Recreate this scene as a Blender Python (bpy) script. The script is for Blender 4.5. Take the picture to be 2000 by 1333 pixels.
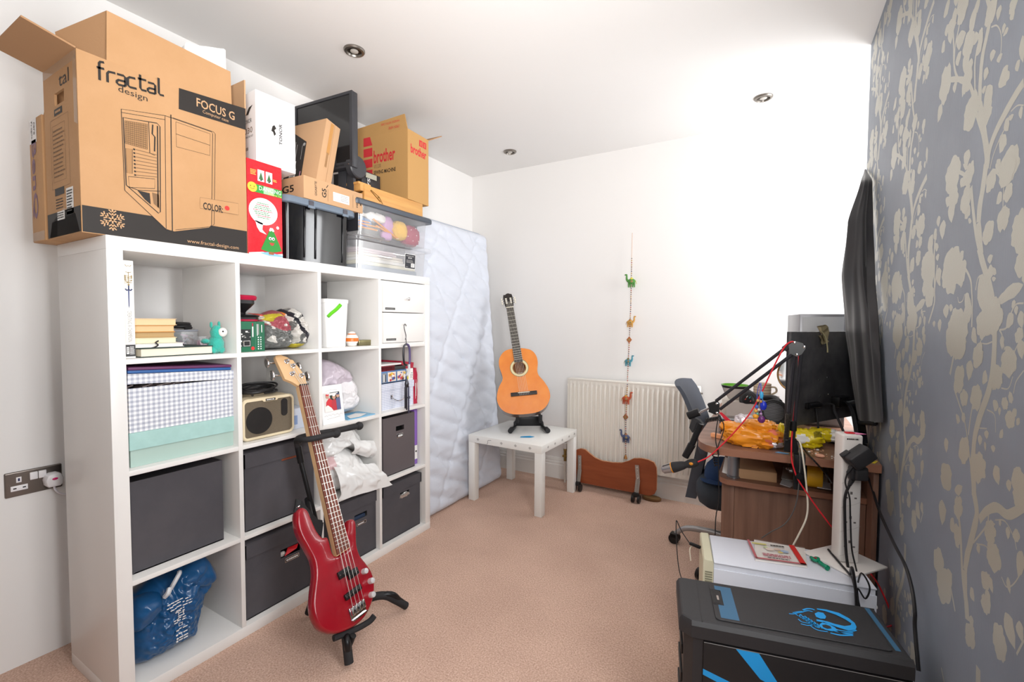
import bpy, bmesh, math, random
from mathutils import Vector as V, Matrix, noise
from mathutils.geometry import tessellate_polygon
random.seed(7)
SC = bpy.context.scene
COL = SC.collection
for o in list(bpy.data.objects):
    bpy.data.objects.remove(o)
PI = math.pi

# ------------------------------------------------ camera, world, lights, exposure
cd = bpy.data.cameras.new('camera'); cam = bpy.data.objects.new('camera', cd); COL.objects.link(cam)
cd.sensor_width = 36; cd.lens = 16.03; cd.clip_start = .02
_y, _p, _r = .523, -.0408, .0053
_f = V((-math.sin(_y)*math.cos(_p), math.cos(_y)*math.cos(_p), math.sin(_p)))
_rt = V((math.cos(_y), math.sin(_y), 0)); _up = _rt.cross(_f)
_r2 = _rt*math.cos(_r)+_up*math.sin(_r); _u2 = -_rt*math.sin(_r)+_up*math.cos(_r)
cam.matrix_world = Matrix(((_r2.x, _u2.x, -_f.x, 1.7325), (_r2.y, _u2.y, -_f.y, -.5803), (_r2.z, _u2.z, -_f.z, 1.2146), (0, 0, 0, 1)))
SC.camera = cam
W = bpy.data.worlds.new('sky'); SC.world = W; W.use_nodes = True
W.node_tree.nodes['Background'].inputs[0].default_value = (.86, .93, 1, 1)
W.node_tree.nodes['Background'].inputs[1].default_value = 1.0
SC.view_settings.view_transform = 'Standard'; SC.view_settings.look = 'None'
SC.view_settings.gamma = 1; SC.view_settings.use_curve_mapping = False
SC.view_settings.exposure = .3
def area(name, loc, to, sx, sy, watts, col=(1, 1, 1)):
    l = bpy.data.lights.new(name, 'AREA'); l.shape = 'RECTANGLE'; l.size = sx; l.size_y = sy
    l.energy = watts; l.color = col
    o = bpy.data.objects.new(name, l); COL.objects.link(o); o.location = loc
    o.rotation_euler = (V(to)-V(loc)).to_track_quat('-Z', 'Y').to_euler()
    return o
area('recess_window_daylight', (2.42, 2.36, 1.55), (0, 1.9, 1.3), .5, 1.2, 20, (.97, .985, 1))
area('side_window_daylight', (2.12, .02, 1.45), (0, .15, 1.3), .6, 1.2, 27, (.98, .99, 1))
# two added fill lamps behind the camera: one soft, one aimed at the ceiling
area('fill_soft', (1.93, -.85, 1.78), (.9, 1.9, 1.0), .5, .5, 9, (1, .985, .96))
fl_ = area('fill_ceiling_bounce', (1.9, -.85, 1.25), (.75, 1.0, 2.45), .35, .35, 15, (1, .985, .96)); fl_.data.spread = math.radians(100)

# ------------------------------------------------ materials
def lin(h):
    if isinstance(h, str):
        h = h.lstrip('#'); c = [int(h[i:i+2], 16)/255 for i in (0, 2, 4)]
    else: c = h
    return tuple(x/12.92 if x <= .04045 else ((x+.055)/1.055)**2.4 for x in c)+(1,)
MATS = {}
def mat(name, col='cccccc', rough=.5, metal=0, bump=None, var=None, spec=.5, coat=0, trans=0, ior=1.45, alpha=1, emit=0, stretch=None, sheen=0):
    if name in MATS: return MATS[name]
    m = bpy.data.materials.new(name); m.use_nodes = True; nt = m.node_tree; b = nt.nodes['Principled BSDF']
    b.inputs['Base Color'].default_value = lin(col); b.inputs['Roughness'].default_value = rough
    b.inputs['Metallic'].default_value = metal; b.inputs['Specular IOR Level'].default_value = spec
    b.inputs['Coat Weight'].default_value = coat; b.inputs['Transmission Weight'].default_value = trans
    b.inputs['IOR'].default_value = ior; b.inputs['Alpha'].default_value = alpha
    b.inputs['Sheen Weight'].default_value = sheen
    if emit: b.inputs['Emission Color'].default_value = lin(col); b.inputs['Emission Strength'].default_value = emit
    if bump or var:
        tc = nt.nodes.new('ShaderNodeTexCoord'); mp = nt.nodes.new('ShaderNodeMapping')
        nt.links.new(tc.outputs['Object'], mp.inputs[0])
        if stretch: mp.inputs['Scale'].default_value = stretch
    if var:
        sc, col2, lo, hi = var
        n = nt.nodes.new('ShaderNodeTexNoise'); n.inputs['Scale'].default_value = sc; n.inputs['Detail'].default_value = 5
        n.inputs['Roughness'].default_value = .6
        nt.links.new(mp.outputs[0], n.inputs['Vector'])
        r = nt.nodes.new('ShaderNodeValToRGB'); r.color_ramp.elements[0].position = lo; r.color_ramp.elements[1].position = hi
        r.color_ramp.elements[0].color = lin(col); r.color_ramp.elements[1].color = lin(col2)
        nt.links.new(n.outputs['Fac'], r.inputs[0]); nt.links.new(r.outputs[0], b.inputs['Base Color'])
    if bump:
        sc, st = bump
        n = nt.nodes.new('ShaderNodeTexNoise'); n.inputs['Scale'].default_value = sc; n.inputs['Detail'].default_value = 4
        nt.links.new(mp.outputs[0], n.inputs['Vector'])
        bp = nt.nodes.new('ShaderNodeBump'); bp.inputs['Strength'].default_value = st; bp.inputs['Distance'].default_value = .004
        nt.links.new(n.outputs['Fac'], bp.inputs['Height']); nt.links.new(bp.outputs[0], b.inputs['Normal'])
    MATS[name] = m
    return m
def thin_mat(name, col, opacity, rough=.15, refl=.12):
    """see-through film: straight-through transparency, some body colour and a surface reflection"""
    if name in MATS: return MATS[name]
    m = bpy.data.materials.new(name); m.use_nodes = True; nt = m.node_tree; nt.nodes.clear()
    out = nt.nodes.new('ShaderNodeOutputMaterial'); tr = nt.nodes.new('ShaderNodeBsdfTransparent')
    di = nt.nodes.new('ShaderNodeBsdfDiffuse'); di.inputs[0].default_value = lin(col)
    gl = nt.nodes.new('ShaderNodeBsdfGlossy'); gl.inputs['Roughness'].default_value = rough
    a = nt.nodes.new('ShaderNodeMixShader'); a.inputs[0].default_value = opacity
    c = nt.nodes.new('ShaderNodeMixShader'); c.inputs[0].default_value = refl
    nt.links.new(tr.outputs[0], a.inputs[1]); nt.links.new(di.outputs[0], a.inputs[2])
    nt.links.new(a.outputs[0], c.inputs[1]); nt.links.new(gl.outputs[0], c.inputs[2]); nt.links.new(c.outputs[0], out.inputs[0])
    MATS[name] = m
    return m
def gingham(name, base, mid, dark, f):
    m = bpy.data.materials.new(name); m.use_nodes = True; nt = m.node_tree; b = nt.nodes['Principled BSDF']
    b.inputs['Roughness'].default_value = .7
    tc = nt.nodes.new('ShaderNodeTexCoord'); sp = nt.nodes.new('ShaderNodeSeparateXYZ'); nt.links.new(tc.outputs['Object'], sp.inputs[0])
    def math_(op, a, bv):
        n = nt.nodes.new('ShaderNodeMath'); n.operation = op
        nt.links.new(a, n.inputs[0])
        if hasattr(bv, 'links'): nt.links.new(bv, n.inputs[1])
        else: n.inputs[1].default_value = bv
        return n.outputs[0]
    s = []
    for ax in ('Y', 'Z'):
        x = math_('MULTIPLY', sp.outputs[ax], f); x = math_('ADD', x, 100.0); x = math_('FRACT', x, 0); s.append(math_('GREATER_THAN', x, .5))
    t = math_('ADD', s[0], s[1]); t = math_('MULTIPLY', t, .5)
    r = nt.nodes.new('ShaderNodeValToRGB'); r.color_ramp.interpolation = 'CONSTANT'
    e = r.color_ramp.elements; e[0].color = lin(base); e[1].position = .4; e[1].color = lin(mid)
    k = e.new(.9); k.color = lin(dark)
    nt.links.new(t, r.inputs[0]); nt.links.new(r.outputs[0], b.inputs['Base Color'])
    MATS[name] = m
    return m

# ------------------------------------------------ mesh builder (world coordinates in, local to the parent out)
def cat_rom(pts, k=6, closed=False):
    P = [V(p) for p in pts]; n = len(P); out = []
    rng = range(n if closed else n-1)
    for i in rng:
        p1 = P[i]; p2 = P[(i+1) % n]
        p0 = P[i-1] if (closed or i > 0) else p1+(p1-p2)
        p3 = P[(i+2) % n] if (closed or i+2 < n) else p2+(p2-p1)
        for j in range(k):
            t = j/k
            out.append(.5*((2*p1)+(-p0+p2)*t+(2*p0-5*p1+4*p2-p3)*t*t+(-p0+3*p1-3*p2+p3)*t**3))
    if not closed: out.append(P[-1])
    return out
class MB:
    def __init__(s, *mats):
        s.v = []; s.f = []; s.mi = []; s.mats = list(mats); s.T = None
    def add(s, vs, fs, m=0):
        k = len(s.v)
        for p in vs:
            p = V(p); s.v.append(s.T @ p if s.T else p)
        for f in fs: s.f.append(tuple(i+k for i in f)); s.mi.append(m)
        return s
    def box(s, x0, x1, y0, y1, z0, z1, bev=0, seg=2, m=0):
        vs = [(x, y, z) for z in (z0, z1) for y in (y0, y1) for x in (x0, x1)]
        fs = [(0, 2, 3, 1), (4, 5, 7, 6), (0, 1, 5, 4), (2, 6, 7, 3), (0, 4, 6, 2), (1, 3, 7, 5)]
        if bev <= 0: return s.add(vs, fs, m)
        bm = bmesh.new(); bv = [bm.verts.new(p) for p in vs]
        for f in fs: bm.faces.new([bv[i] for i in f])
        bmesh.ops.bevel(bm, geom=list(bm.edges), offset=bev, segments=seg, profile=.5, affect='EDGES')
        bm.verts.index_update()
        s.add([v.co.copy() for v in bm.verts], [[v.index for v in f.verts] for f in bm.faces], m); bm.free()
        return s
    def obox(s, c, ax, ay, az, hx, hy, hz, bev=0, seg=2, m=0):
        """oriented box: centre, three axes, half sizes"""
        M = Matrix((( *V(ax).normalized(), 0), (*V(ay).normalized(), 0), (*V(az).normalized(), 0), (0, 0, 0, 1))).transposed()
        M.translation = V(c); old = s.T; s.T = (old @ M) if old else M
        s.box(-hx, hx, -hy, hy, -hz, hz, bev, seg, m); s.T = old
        return s
    def bar(s, a, b, w, h=None, up=(0, 0, 1), bev=0, m=0):
        a = V(a); b = V(b); d = (b-a); L = d.length; d.normalize(); u = V(up)
        if abs(d.dot(u)) > .98: u = V((1, 0, 0))
        sd = d.cross(u).normalized(); u2 = sd.cross(d)
        return s.obox((a+b)/2, d, sd, u2, L/2, w/2, (h or w)/2, bev, 2, m)
    def tube(s, pts, r, n=8, m=0, k=0, closed=False, caps=True):
        if k: pts = cat_rom(pts, k, closed)
        P = [V(p) for p in pts]; N = len(P); vs = []; fs = []
        rs = r if isinstance(r, (list, tuple)) else [r]*N
        if len(rs) != N: rs = [rs[0]+(rs[-1]-rs[0])*i/(N-1) for i in range(N)]
        u = None
        for i in range(N):
            a = P[i-1] if (i or closed) else P[0]; b = P[(i+1) % N] if (i < N-1 or closed) else P[-1]
            d = (b-a); d = d.normalized() if d.length > 1e-9 else V((0, 0, 1))
            if u is None:
                u = d.cross(V((0, 0, 1)));  u = u if u.length > .05 else d.cross(V((1, 0, 0)))
            u = (u-d*u.dot(d)).normalized(); w = d.cross(u)
            for j in range(n):
                t = 2*PI*j/n; vs.append(P[i]+(u*math.cos(t)+w*math.sin(t))*rs[i])
        for i in range(N if closed else N-1):
            for j in range(n):
                a = i*n+j; b = i*n+(j+1) % n; c = ((i+1) % N)*n+(j+1) % n; d = ((i+1) % N)*n+j
                fs.append((a, b, c, d))
        if caps and not closed: fs += [tuple(range(n))[::-1], tuple((N-1)*n+j for j in range(n))]
        return s.add(vs, fs, m)
    def cyl(s, a, b, r0, r1=None, n=20, m=0):
        return s.tube([a, b], [r0, r0 if r1 is None else r1], n, m)
    def lathe(s, c, prof, axis=(0, 0, 1), n=24, m=0, caps=True):
        """prof: list of (radius, height along axis) from c"""
        c = V(c); d = V(axis).normalized(); u = d.cross(V((0, 0, 1))); u = u if u.length > .05 else d.cross(V((1, 0, 0)))
        u.normalize(); w = d.cross(u); vs = []; fs = []; N = len(prof)
        for r, h in prof:
            for j in range(n):
                t = 2*PI*j/n; vs.append(c+d*h+(u*math.cos(t)+w*math.sin(t))*max(r, 1e-5))
        for i in range(N-1):
            for j in range(n): fs.append((i*n+j, i*n+(j+1) % n, (i+1)*n+(j+1) % n, (i+1)*n+j))
        if caps: fs += [tuple(range(n))[::-1], tuple((N-1)*n+j for j in range(n))]
        return s.add(vs, fs, m)
    def ball(s, c, r, n=16, m=0):
        r = (r, r, r) if not isinstance(r, (tuple, list)) else r; vs = []; fs = []; k = n//2
        for i in range(k+1):
            p = PI*i/k
            for j in range(n):
                t = 2*PI*j/n; vs.append((c[0]+r[0]*math.sin(p)*math.cos(t), c[1]+r[1]*math.sin(p)*math.sin(t), c[2]+r[2]*math.cos(p)))
        for i in range(k):
            for j in range(n): fs.append((i*n+j, (i+1)*n+j, (i+1)*n+(j+1) % n, i*n+(j+1) % n))
        return s.add(vs, fs, m)
    def slab(s, P, n, th, m=0, m_side=None):
        """closed plate: polygon P (3-D, planar), thickened by th along -n"""
        P = [V(p) for p in P]; n = V(n).normalized(); k = len(P)
        tri = [tuple(t) for t in tessellate_polygon([P])]
        s.add(P+[p-n*th for p in P], tri+[tuple(i+k for i in t[::-1]) for t in tri], m)
        return s.add(P+[p-n*th for p in P], [(i, (i+1) % k, (i+1) % k+k, i+k) for i in range(k)], m if m_side is None else m_side)
    def quad(s, *p, m=0): return s.add(p, [tuple(range(len(p)))], m)
    def grid(s, fn, nu, nv, m=0, wrap=False):
        vs = [fn(i/(nu if wrap else nu-1), j/(nv-1)) for j in range(nv) for i in range(nu)]
        fs = []
        for j in range(nv-1):
            for i in range(nu if wrap else nu-1):
                i2 = (i+1) % nu; fs.append((j*nu+i, j*nu+i2, (j+1)*nu+i2, (j+1)*nu+i))
        return s.add(vs, fs, m)
    def loft(s, outline, levels, o, u, v, m=0, cap0=True, cap1=True, mcap=None):
        """outline: closed 2-D list (ccw); levels: (inset, height along u x v); ends capped"""
        o = V(o); u = V(u); v = V(v); n = u.cross(v).normalized(); k = len(outline)
        nr = []
        for i in range(k):
            a = V(outline[i-1]).to_2d() if len(outline[i-1]) > 2 else V((*outline[i-1], 0)); b = V((*outline[(i+1) % k][:2], 0)); a = V((*outline[i-1][:2], 0))
            d = (b-a).normalized(); nr.append(V((d.y, -d.x, 0)))
        vs = []; fs = []
        for ins, h in levels:
            for i in range(k):
                q = V((*outline[i][:2], 0))-nr[i]*ins; vs.append(o+u*q.x+v*q.y+n*h)
        for L in range(len(levels)-1):
            for i in range(k):
                j = (i+1) % k; fs.append((L*k+i, L*k+j, (L+1)*k+j, (L+1)*k+i))
        s.add(vs, fs, m)
        for flag, L in ((cap0, 0), (cap1, len(levels)-1)):
            if flag:
                P = vs[L*k:(L+1)*k]; tri = [tuple(t) for t in tessellate_polygon([P])]
                s.add(P, [t if L else t[::-1] for t in tri], m if mcap is None else mcap)
        return s
    def build(s, name, parent=None, origin=None, smooth=32, recalc=True):
        me = bpy.data.meshes.new(name)
        if parent is not None:
            iv = parent.matrix_basis.inverted()
            if parent.parent is not None: iv = parent.matrix_basis.inverted() @ parent.parent.matrix_basis.inverted()
            if 'wm' in PW.get(parent.name, {}): iv = PW[parent.name]['wm'].inverted()
            vs = [iv @ p for p in s.v]; wm = PW.get(parent.name, {}).get('wm', parent.matrix_basis.copy())
        elif origin is not None:
            vs = [p-V(origin) for p in s.v]
        else: vs = s.v
        me.from_pydata([tuple(p) for p in vs], [], s.f)
        for m in s.mats: me.materials.append(m)
        if len(s.mats) > 1: me.polygons.foreach_set('material_index', s.mi)
        if recalc:
            bm = bmesh.new(); bm.from_mesh(me)
            bmesh.ops.remove_doubles(bm, verts=bm.verts, dist=1e-6)
            bmesh.ops.recalc_face_normals(bm, faces=bm.faces)
            bm.to_mesh(me); bm.free()
        if smooth:
            me.polygons.foreach_set('use_smooth', [True]*len(me.polygons)); me.set_sharp_from_angle(angle=math.radians(smooth))
        o = bpy.data.objects.new(name, me); COL.objects.link(o)
        if parent is not None:
            o.parent = parent; PW[o.name] = {'wm': wm}
        else:
            if origin is not None: o.location = origin
            PW[o.name] = {'wm': Matrix.Translation(V(origin) if origin is not None else V((0, 0, 0)))}
        return o
PW = {}
def tag(o, label=None, cat=None, group=None, kind=None):
    if label: o['label'] = label
    if cat: o['category'] = cat
    if group: o['group'] = group
    if kind: o['kind'] = kind
    return o
def thing(name, label, cat, loc=(0, 0, 0), rz=0, group=None):
    o = bpy.data.objects.new(name, None); COL.objects.link(o); o.empty_display_size = .05
    o.location = loc; o.rotation_euler = (0, 0, rz)
    PW[o.name] = {'wm': Matrix.Translation(V(loc)) @ Matrix.Rotation(rz, 4, 'Z')}
    return tag(o, label, cat, group)
def struct(mb, name, parent=None, smooth=32):
    o = mb.build(name, parent, smooth=smooth)
    if parent is None: o['kind'] = 'structure'
    return o
def dup(root, loc, label=None, rz=None):
    r = root.copy(); COL.objects.link(r); r.location = loc
    if rz is not None: r.rotation_euler = (0, 0, rz)
    if label: r['label'] = label
    def rec(a, b):
        for ch in list(a.children):
            c = ch.copy(); COL.objects.link(c); c.parent = b; rec(ch, c)
    rec(root, r)
    return r
def RZ(a, c=(0, 0, 0)):
    c = V(c); return Matrix.Translation(c) @ Matrix.Rotation(a, 4, 'Z')

# ------------------------------------------------ flat print: lettering, ribbons and patches lying on a face
class Ink:
    def __init__(s, o, u, v, h=.0006):
        s.o = V(o); s.u = V(u).normalized(); s.v = V(v); s.v = (s.v-s.u*s.v.dot(s.u)).normalized(); s.n = s.u.cross(s.v); s.h = h
        s.V = []; s.F = []; s.mi = []; s.mats = []
    def m(s, mt):
        if mt not in s.mats: s.mats.append(mt)
        return s.mats.index(mt)
    def put(s, pts, faces, mt, lay=0):
        k = len(s.V); i = s.m(mt)
        for a, b in pts: s.V.append(s.o+s.u*a+s.v*b+s.n*(s.h+lay*.0005))
        for f in faces: s.F.append(tuple(q+k for q in f)); s.mi.append(i)
    def rect(s, a0, b0, a1, b1, mt, lay=0): s.put([(a0, b0), (a1, b0), (a1, b1), (a0, b1)], [(0, 1, 2, 3)], mt, lay)
    def poly(s, P, mt, lay=0):
        tri = tessellate_polygon([[V((*p, 0)) for p in P]]); s.put(P, [tuple(t) for t in tri], mt, lay)
    def disc(s, a, b, r, mt, lay=0, ry=None, n=20):
        s.put([(a+r*math.cos(2*PI*i/n), b+(ry or r)*math.sin(2*PI*i/n)) for i in range(n)], [tuple(range(n))], mt, lay)
    def line(s, P, w, mt, lay=0, closed=False, k=0):
        if k: P = [(p.x, p.y) for p in cat_rom([(*p, 0) for p in P], k, closed)]
        n = len(P); L = []; R = []
        for i in range(n):
            a = P[i-1] if (i or closed) else P[0]; b = P[(i+1) % n] if (i < n-1 or closed) else P[-1]
            d = V((b[0]-a[0], b[1]-a[1])); d = d.normalized() if d.length > 1e-9 else V((1, 0)); nx, ny = -d.y*w/2, d.x*w/2
            L.append((P[i][0]+nx, P[i][1]+ny)); R.append((P[i][0]-nx, P[i][1]-ny))
        s.put(L+R, [(i, i+n if 0 else (i+1) % n, (i+1) % n+n, i+n) for i in range(n if closed else n-1)], mt, lay)
    def text(s, st, a0, b0, a1, b1, mt, lay=0, rot=0, bold=0, shear=0):
        """text stretched to fill the rectangle; rot = quarter turns counter-clockwise"""
        cu = bpy.data.curves.new('t', 'FONT'); cu.body = st; cu.resolution_u = 2; cu.offset = bold; cu.shear = shear
        ob = bpy.data.objects.new('t', cu); me = ob.to_mesh()
        pts = [(v.co.x, v.co.y) for v in me.vertices]; fs = [tuple(p.vertices) for p in me.polygons]
        ob.to_mesh_clear(); bpy.data.objects.remove(ob); bpy.data.curves.remove(cu)
        if not pts: return
        x0 = min(p[0] for p in pts); x1 = max(p[0] for p in pts); y0 = min(p[1] for p in pts); y1 = max(p[1] for p in pts)
        Q = []
        for x, y in pts:
            x = (x-x0)/(x1-x0); y = (y-y0)/(y1-y0)
            if rot == 1: x, y = 1-y, x
            elif rot == 2: x, y = 1-x, 1-y
            elif rot == 3: x, y = y, 1-x
            Q.append((a0+(a1-a0)*x, b0+(b1-b0)*y))
        s.put(Q, fs, mt, lay)
    def lines(s, a0, b0, a1, b1, n, mt, lay=0, seed=1, fill=.45):
        """rows of print too small to read"""
        rd = random.Random(seed); hh = (b1-b0)/n
        for i in range(n):
            x = a0; y = b1-(i+.5)*hh; e = a1-(a1-a0)*rd.random()*.25
            while x < e:
                w = (a1-a0)*(.05+.12*rd.random()); s.rect(x, y-hh*fill/2, min(x+w, e), y+hh*fill/2, mt, lay); x += w+(a1-a0)*.025
    def build(s, name, parent):
        b = MB(*s.mats); b.v = s.V; b.f = s.F; b.mi = s.mi
        me = bpy.data.meshes.new(name); wm = PW[parent.name]['wm']; iv = wm.inverted()
        me.from_pydata([tuple(iv @ p) for p in s.V], [], s.F)
        for q in s.mats: me.materials.append(q)
        me.polygons.foreach_set('material_index', s.mi)
        o = bpy.data.objects.new(name, me); COL.objects.link(o); o.parent = parent; PW[o.name] = {'wm': wm}
        return o
def pillow(mb, outl, c, xc, df, db, nr=18, seed=0, cr=.012, freq=14, m=0, mfn=None, sub=5):
    """soft bag seen from +X: closed outline in (Y, Z), bulging by df to the front and db to the back, with creases; returns its front skin points"""
    O = [(p.x, p.y) for p in cat_rom([(*q, 0) for q in outl], sub, True)]; n = len(O); rows = []
    for side in (1, -1):
        vs = []
        for i in range(nr+1):
            r = i/nr
            for k in range(n):
                y = c[0]+(O[k][0]-c[0])*r; z = c[1]+(O[k][1]-c[1])*r
                g = max(0, 1-r**2.6)**.6; q = V((y*freq, z*freq, seed+3*(side > 0)))
                h = cr*(.45-1.3*abs(noise.noise(q)))+cr*.6*(.4-1.2*abs(noise.noise(q*2.2)))+(cr*.4*(.4-1.2*abs(noise.noise(q*4.7))) if sub > 5 else 0)
                vs.append(V((xc+side*((df if side > 0 else db)*g+h*min(1, (1-r)*5)), y, z)))
        fs = [(i*n+k, i*n+(k+1) % n, (i+1)*n+(k+1) % n, (i+1)*n+k) for i in range(nr) for k in range(n)]
        if mfn:
            for f in fs: mb.add([vs[i] for i in f], [(0, 1, 2, 3)], mfn((vs[f[0]]+vs[f[2]])/2))
        else: mb.add(vs, fs, m)
        rows.append(vs)
    return rows[0]
def open_box(mb, x0, x1, y0, y1, z0, z1, t=.004, m=0, lid=False):
    """thin walled carton, open at the top"""
    mb.box(x0, x1, y0, y1, z0, z0+t, m=m); mb.box(x0, x0+t, y0, y1, z0+t, z1, m=m); mb.box(x1-t, x1, y0, y1, z0+t, z1, m=m)
    mb.box(x0+t, x1-t, y0, y0+t, z0+t, z1, m=m); mb.box(x0+t, x1-t, y1-t, y1, z0+t, z1, m=m)
    return mb
def crumple(mb, c, r, seed=0, amp=.12, n=28, e=.75, m=0, freq=3.2, floor=None, mfn=None):
    """crumpled bag: super-ellipsoid with sharp creases"""
    c = V(c); k = n//2+1; S = V((seed*3.7, seed*1.3, seed*.7)); vs = []; fs = []; ms = []
    sg = lambda x, p: math.copysign(abs(x)**p, x)
    for i in range(k+1):
        p = PI*i/k
        for j in range(n):
            t = 2*PI*j/n
            d = V((sg(math.sin(p), e)*sg(math.cos(t), e), sg(math.sin(p), e)*sg(math.sin(t), e), sg(math.cos(p), e)))
            q = d*freq+S
            h = 1+amp*.75*(.5-2*abs(noise.noise(q)))+amp*.45*(.5-2*abs(noise.noise(q*2.1+V((5, 1, 2)))))+amp*.12*noise.noise(q*5)
            P = c+V((d.x*r[0]*h, d.y*r[1]*h, d.z*r[2]*h))
            if floor is not None and P.z < floor: P.z = floor
            vs.append(P)
    for i in range(k):
        for j in range(n):
            f = (i*n+j, (i+1)*n+j, (i+1)*n+(j+1) % n, i*n+(j+1) % n); fs.append(f)
    if mfn:
        for f in fs: mb.add([vs[i] for i in f], [(0, 1, 2, 3)], mfn((vs[f[0]]+vs[f[2]])/2))
    else: mb.add(vs, fs, m)
    return mb

# ------------------------------------------------ room shell
M_wall = mat('white_wall_paint', 'eceae8', .75, bump=(60, .04))
M_ceil = mat('ceiling_paint', 'e6e4e2', .85)
M_trim = mat('gloss_trim_white', 'eeece8', .3)
H = 2.449; XL = -.535; XR = 2.069; YB = 2.661; YF = -1.6; YE = 2.0; XRC = 2.6
def carpet_mat():
    m = bpy.data.materials.new('beige_pink_carpet'); m.use_nodes = True; nt = m.node_tree; b = nt.nodes['Principled BSDF']
    b.inputs['Roughness'].default_value = 1; b.inputs['Specular IOR Level'].default_value = .1
    tc = nt.nodes.new('ShaderNodeTexCoord')
    n1 = nt.nodes.new('ShaderNodeTexNoise'); n1.inputs['Scale'].default_value = 170; n1.inputs['Detail'].default_value = 3
    n2 = nt.nodes.new('ShaderNodeTexNoise'); n2.inputs['Scale'].default_value = 3.5; n2.inputs['Detail'].default_value = 5
    n3 = nt.nodes.new('ShaderNodeTexNoise'); n3.inputs['Scale'].default_value = 45; n3.inputs['Detail'].default_value = 4
    for n in (n1, n2, n3): nt.links.new(tc.outputs['Object'], n.inputs['Vector'])
    r = nt.nodes.new('ShaderNodeValToRGB'); e = r.color_ramp.elements
    e[0].position = .3; e[0].color = lin('bb9a86'); e[1].position = .72; e[1].color = lin('e8cbb9')
    k = e.new(.5); k.color = lin('d3b19f')
    nt.links.new(n1.outputs['Fac'], r.inputs[0])
    mx = nt.nodes.new('ShaderNodeMix'); mx.data_type = 'RGBA'; mx.blend_type = 'MULTIPLY'; mx.inputs[0].default_value = .55
    r2 = nt.nodes.new('ShaderNodeValToRGB'); r2.color_ramp.elements[0].position = .35; r2.color_ramp.elements[0].color = (.82, .80, .80, 1)
    r2.color_ramp.elements[1].position = .65; r2.color_ramp.elements[1].color = (1, 1, 1, 1)
    nt.links.new(n2.outputs['Fac'], r2.inputs[0]); nt.links.new(r.outputs[0], mx.inputs[6]); nt.links.new(r2.outputs[0], mx.inputs[7])
    nt.links.new(mx.outputs[2], b.inputs['Base Color'])
    ad = nt.nodes.new('ShaderNodeMath'); nt.links.new(n1.outputs['Fac'], ad.inputs[0]); nt.links.new(n3.outputs['Fac'], ad.inputs[1])
    bp = nt.nodes.new('ShaderNodeBump'); bp.inputs['Strength'].default_value = .5; bp.inputs['Distance'].default_value = .006
    nt.links.new(ad.outputs[0], bp.inputs['Height']); nt.links.new(bp.outputs[0], b.inputs['Normal'])
    return m
struct(MB(carpet_mat()).box(XL-.1, XRC+.1, YF-.1, YB+.1, -.1, 0), 'floor')
struct(MB(M_ceil).box(XL-.1, XRC+.1, YF-.1, YB+.1, H, H+.1), 'ceiling')
struct(MB(M_wall).box(XL-.1, XL, YF-.1, YB+.1, 0, H), 'wall_left')
struct(MB(M_wall).box(XL, XRC+.1, YB, YB+.1, 0, H), 'wall_back')
# wall behind the photographer, painted taupe; a window in the right wall just behind the camera
struct(MB(mat('taupe_wall_paint', '6f655e', .8)).box(XL, XRC+.1, YF-.1, YF, 0, H), 'wall_front')
WA, WB_ = -.62, .34
w = struct(MB(M_trim).box(XR+.03, XR+.09, WA, WB_, .8, .86).box(XR+.03, XR+.09, WA, WB_, 2.04, 2.1).box(XR+.03, XR+.09, WA, WA+.06, .86, 2.04)
           .box(XR+.03, XR+.09, WB_-.06, WB_, .86, 2.04).box(XR+.03, XR+.09, -.17, -.11, .86, 2.04), 'window_2')
M_pane = thin_mat('window_glass', 'ffffff', .02, .02, .06)
for a, c in ((WA+.06, -.17), (-.11, WB_-.06)): MB(M_pane).box(XR+.057, XR+.063, a, c, .86, 2.04).build('pane', w)
# window recess at the far right, daylight from its side
b = MB(M_wall)
b.box(XRC, XRC+.1, YE, YB, 0, .95); b.box(XRC, XRC+.1, YE, YB, 2.2, H); b.box(XRC, XRC+.1, YE, 2.06, .95, 2.2); b.box(XRC, XRC+.1, 2.6, YB, .95, 2.2)
struct(b, 'wall_recess')
w = struct(MB(M_trim).box(XRC+.02, XRC+.07, 2.06, 2.6, .95, 1.0).box(XRC+.02, XRC+.07, 2.06, 2.6, 2.15, 2.2).box(XRC+.02, XRC+.07, 2.06, 2.11, 1.0, 2.15)
           .box(XRC+.02, XRC+.07, 2.55, 2.6, 1.0, 2.15), 'window_1')
MB(M_pane).box(XRC+.042, XRC+.048, 2.11, 2.55, 1.0, 2.15).build('pane', w)
MB(M_trim).box(XRC-.1, XRC+.05, 2.02, 2.64, .93, .955, .004).build('sill', w)
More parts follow.
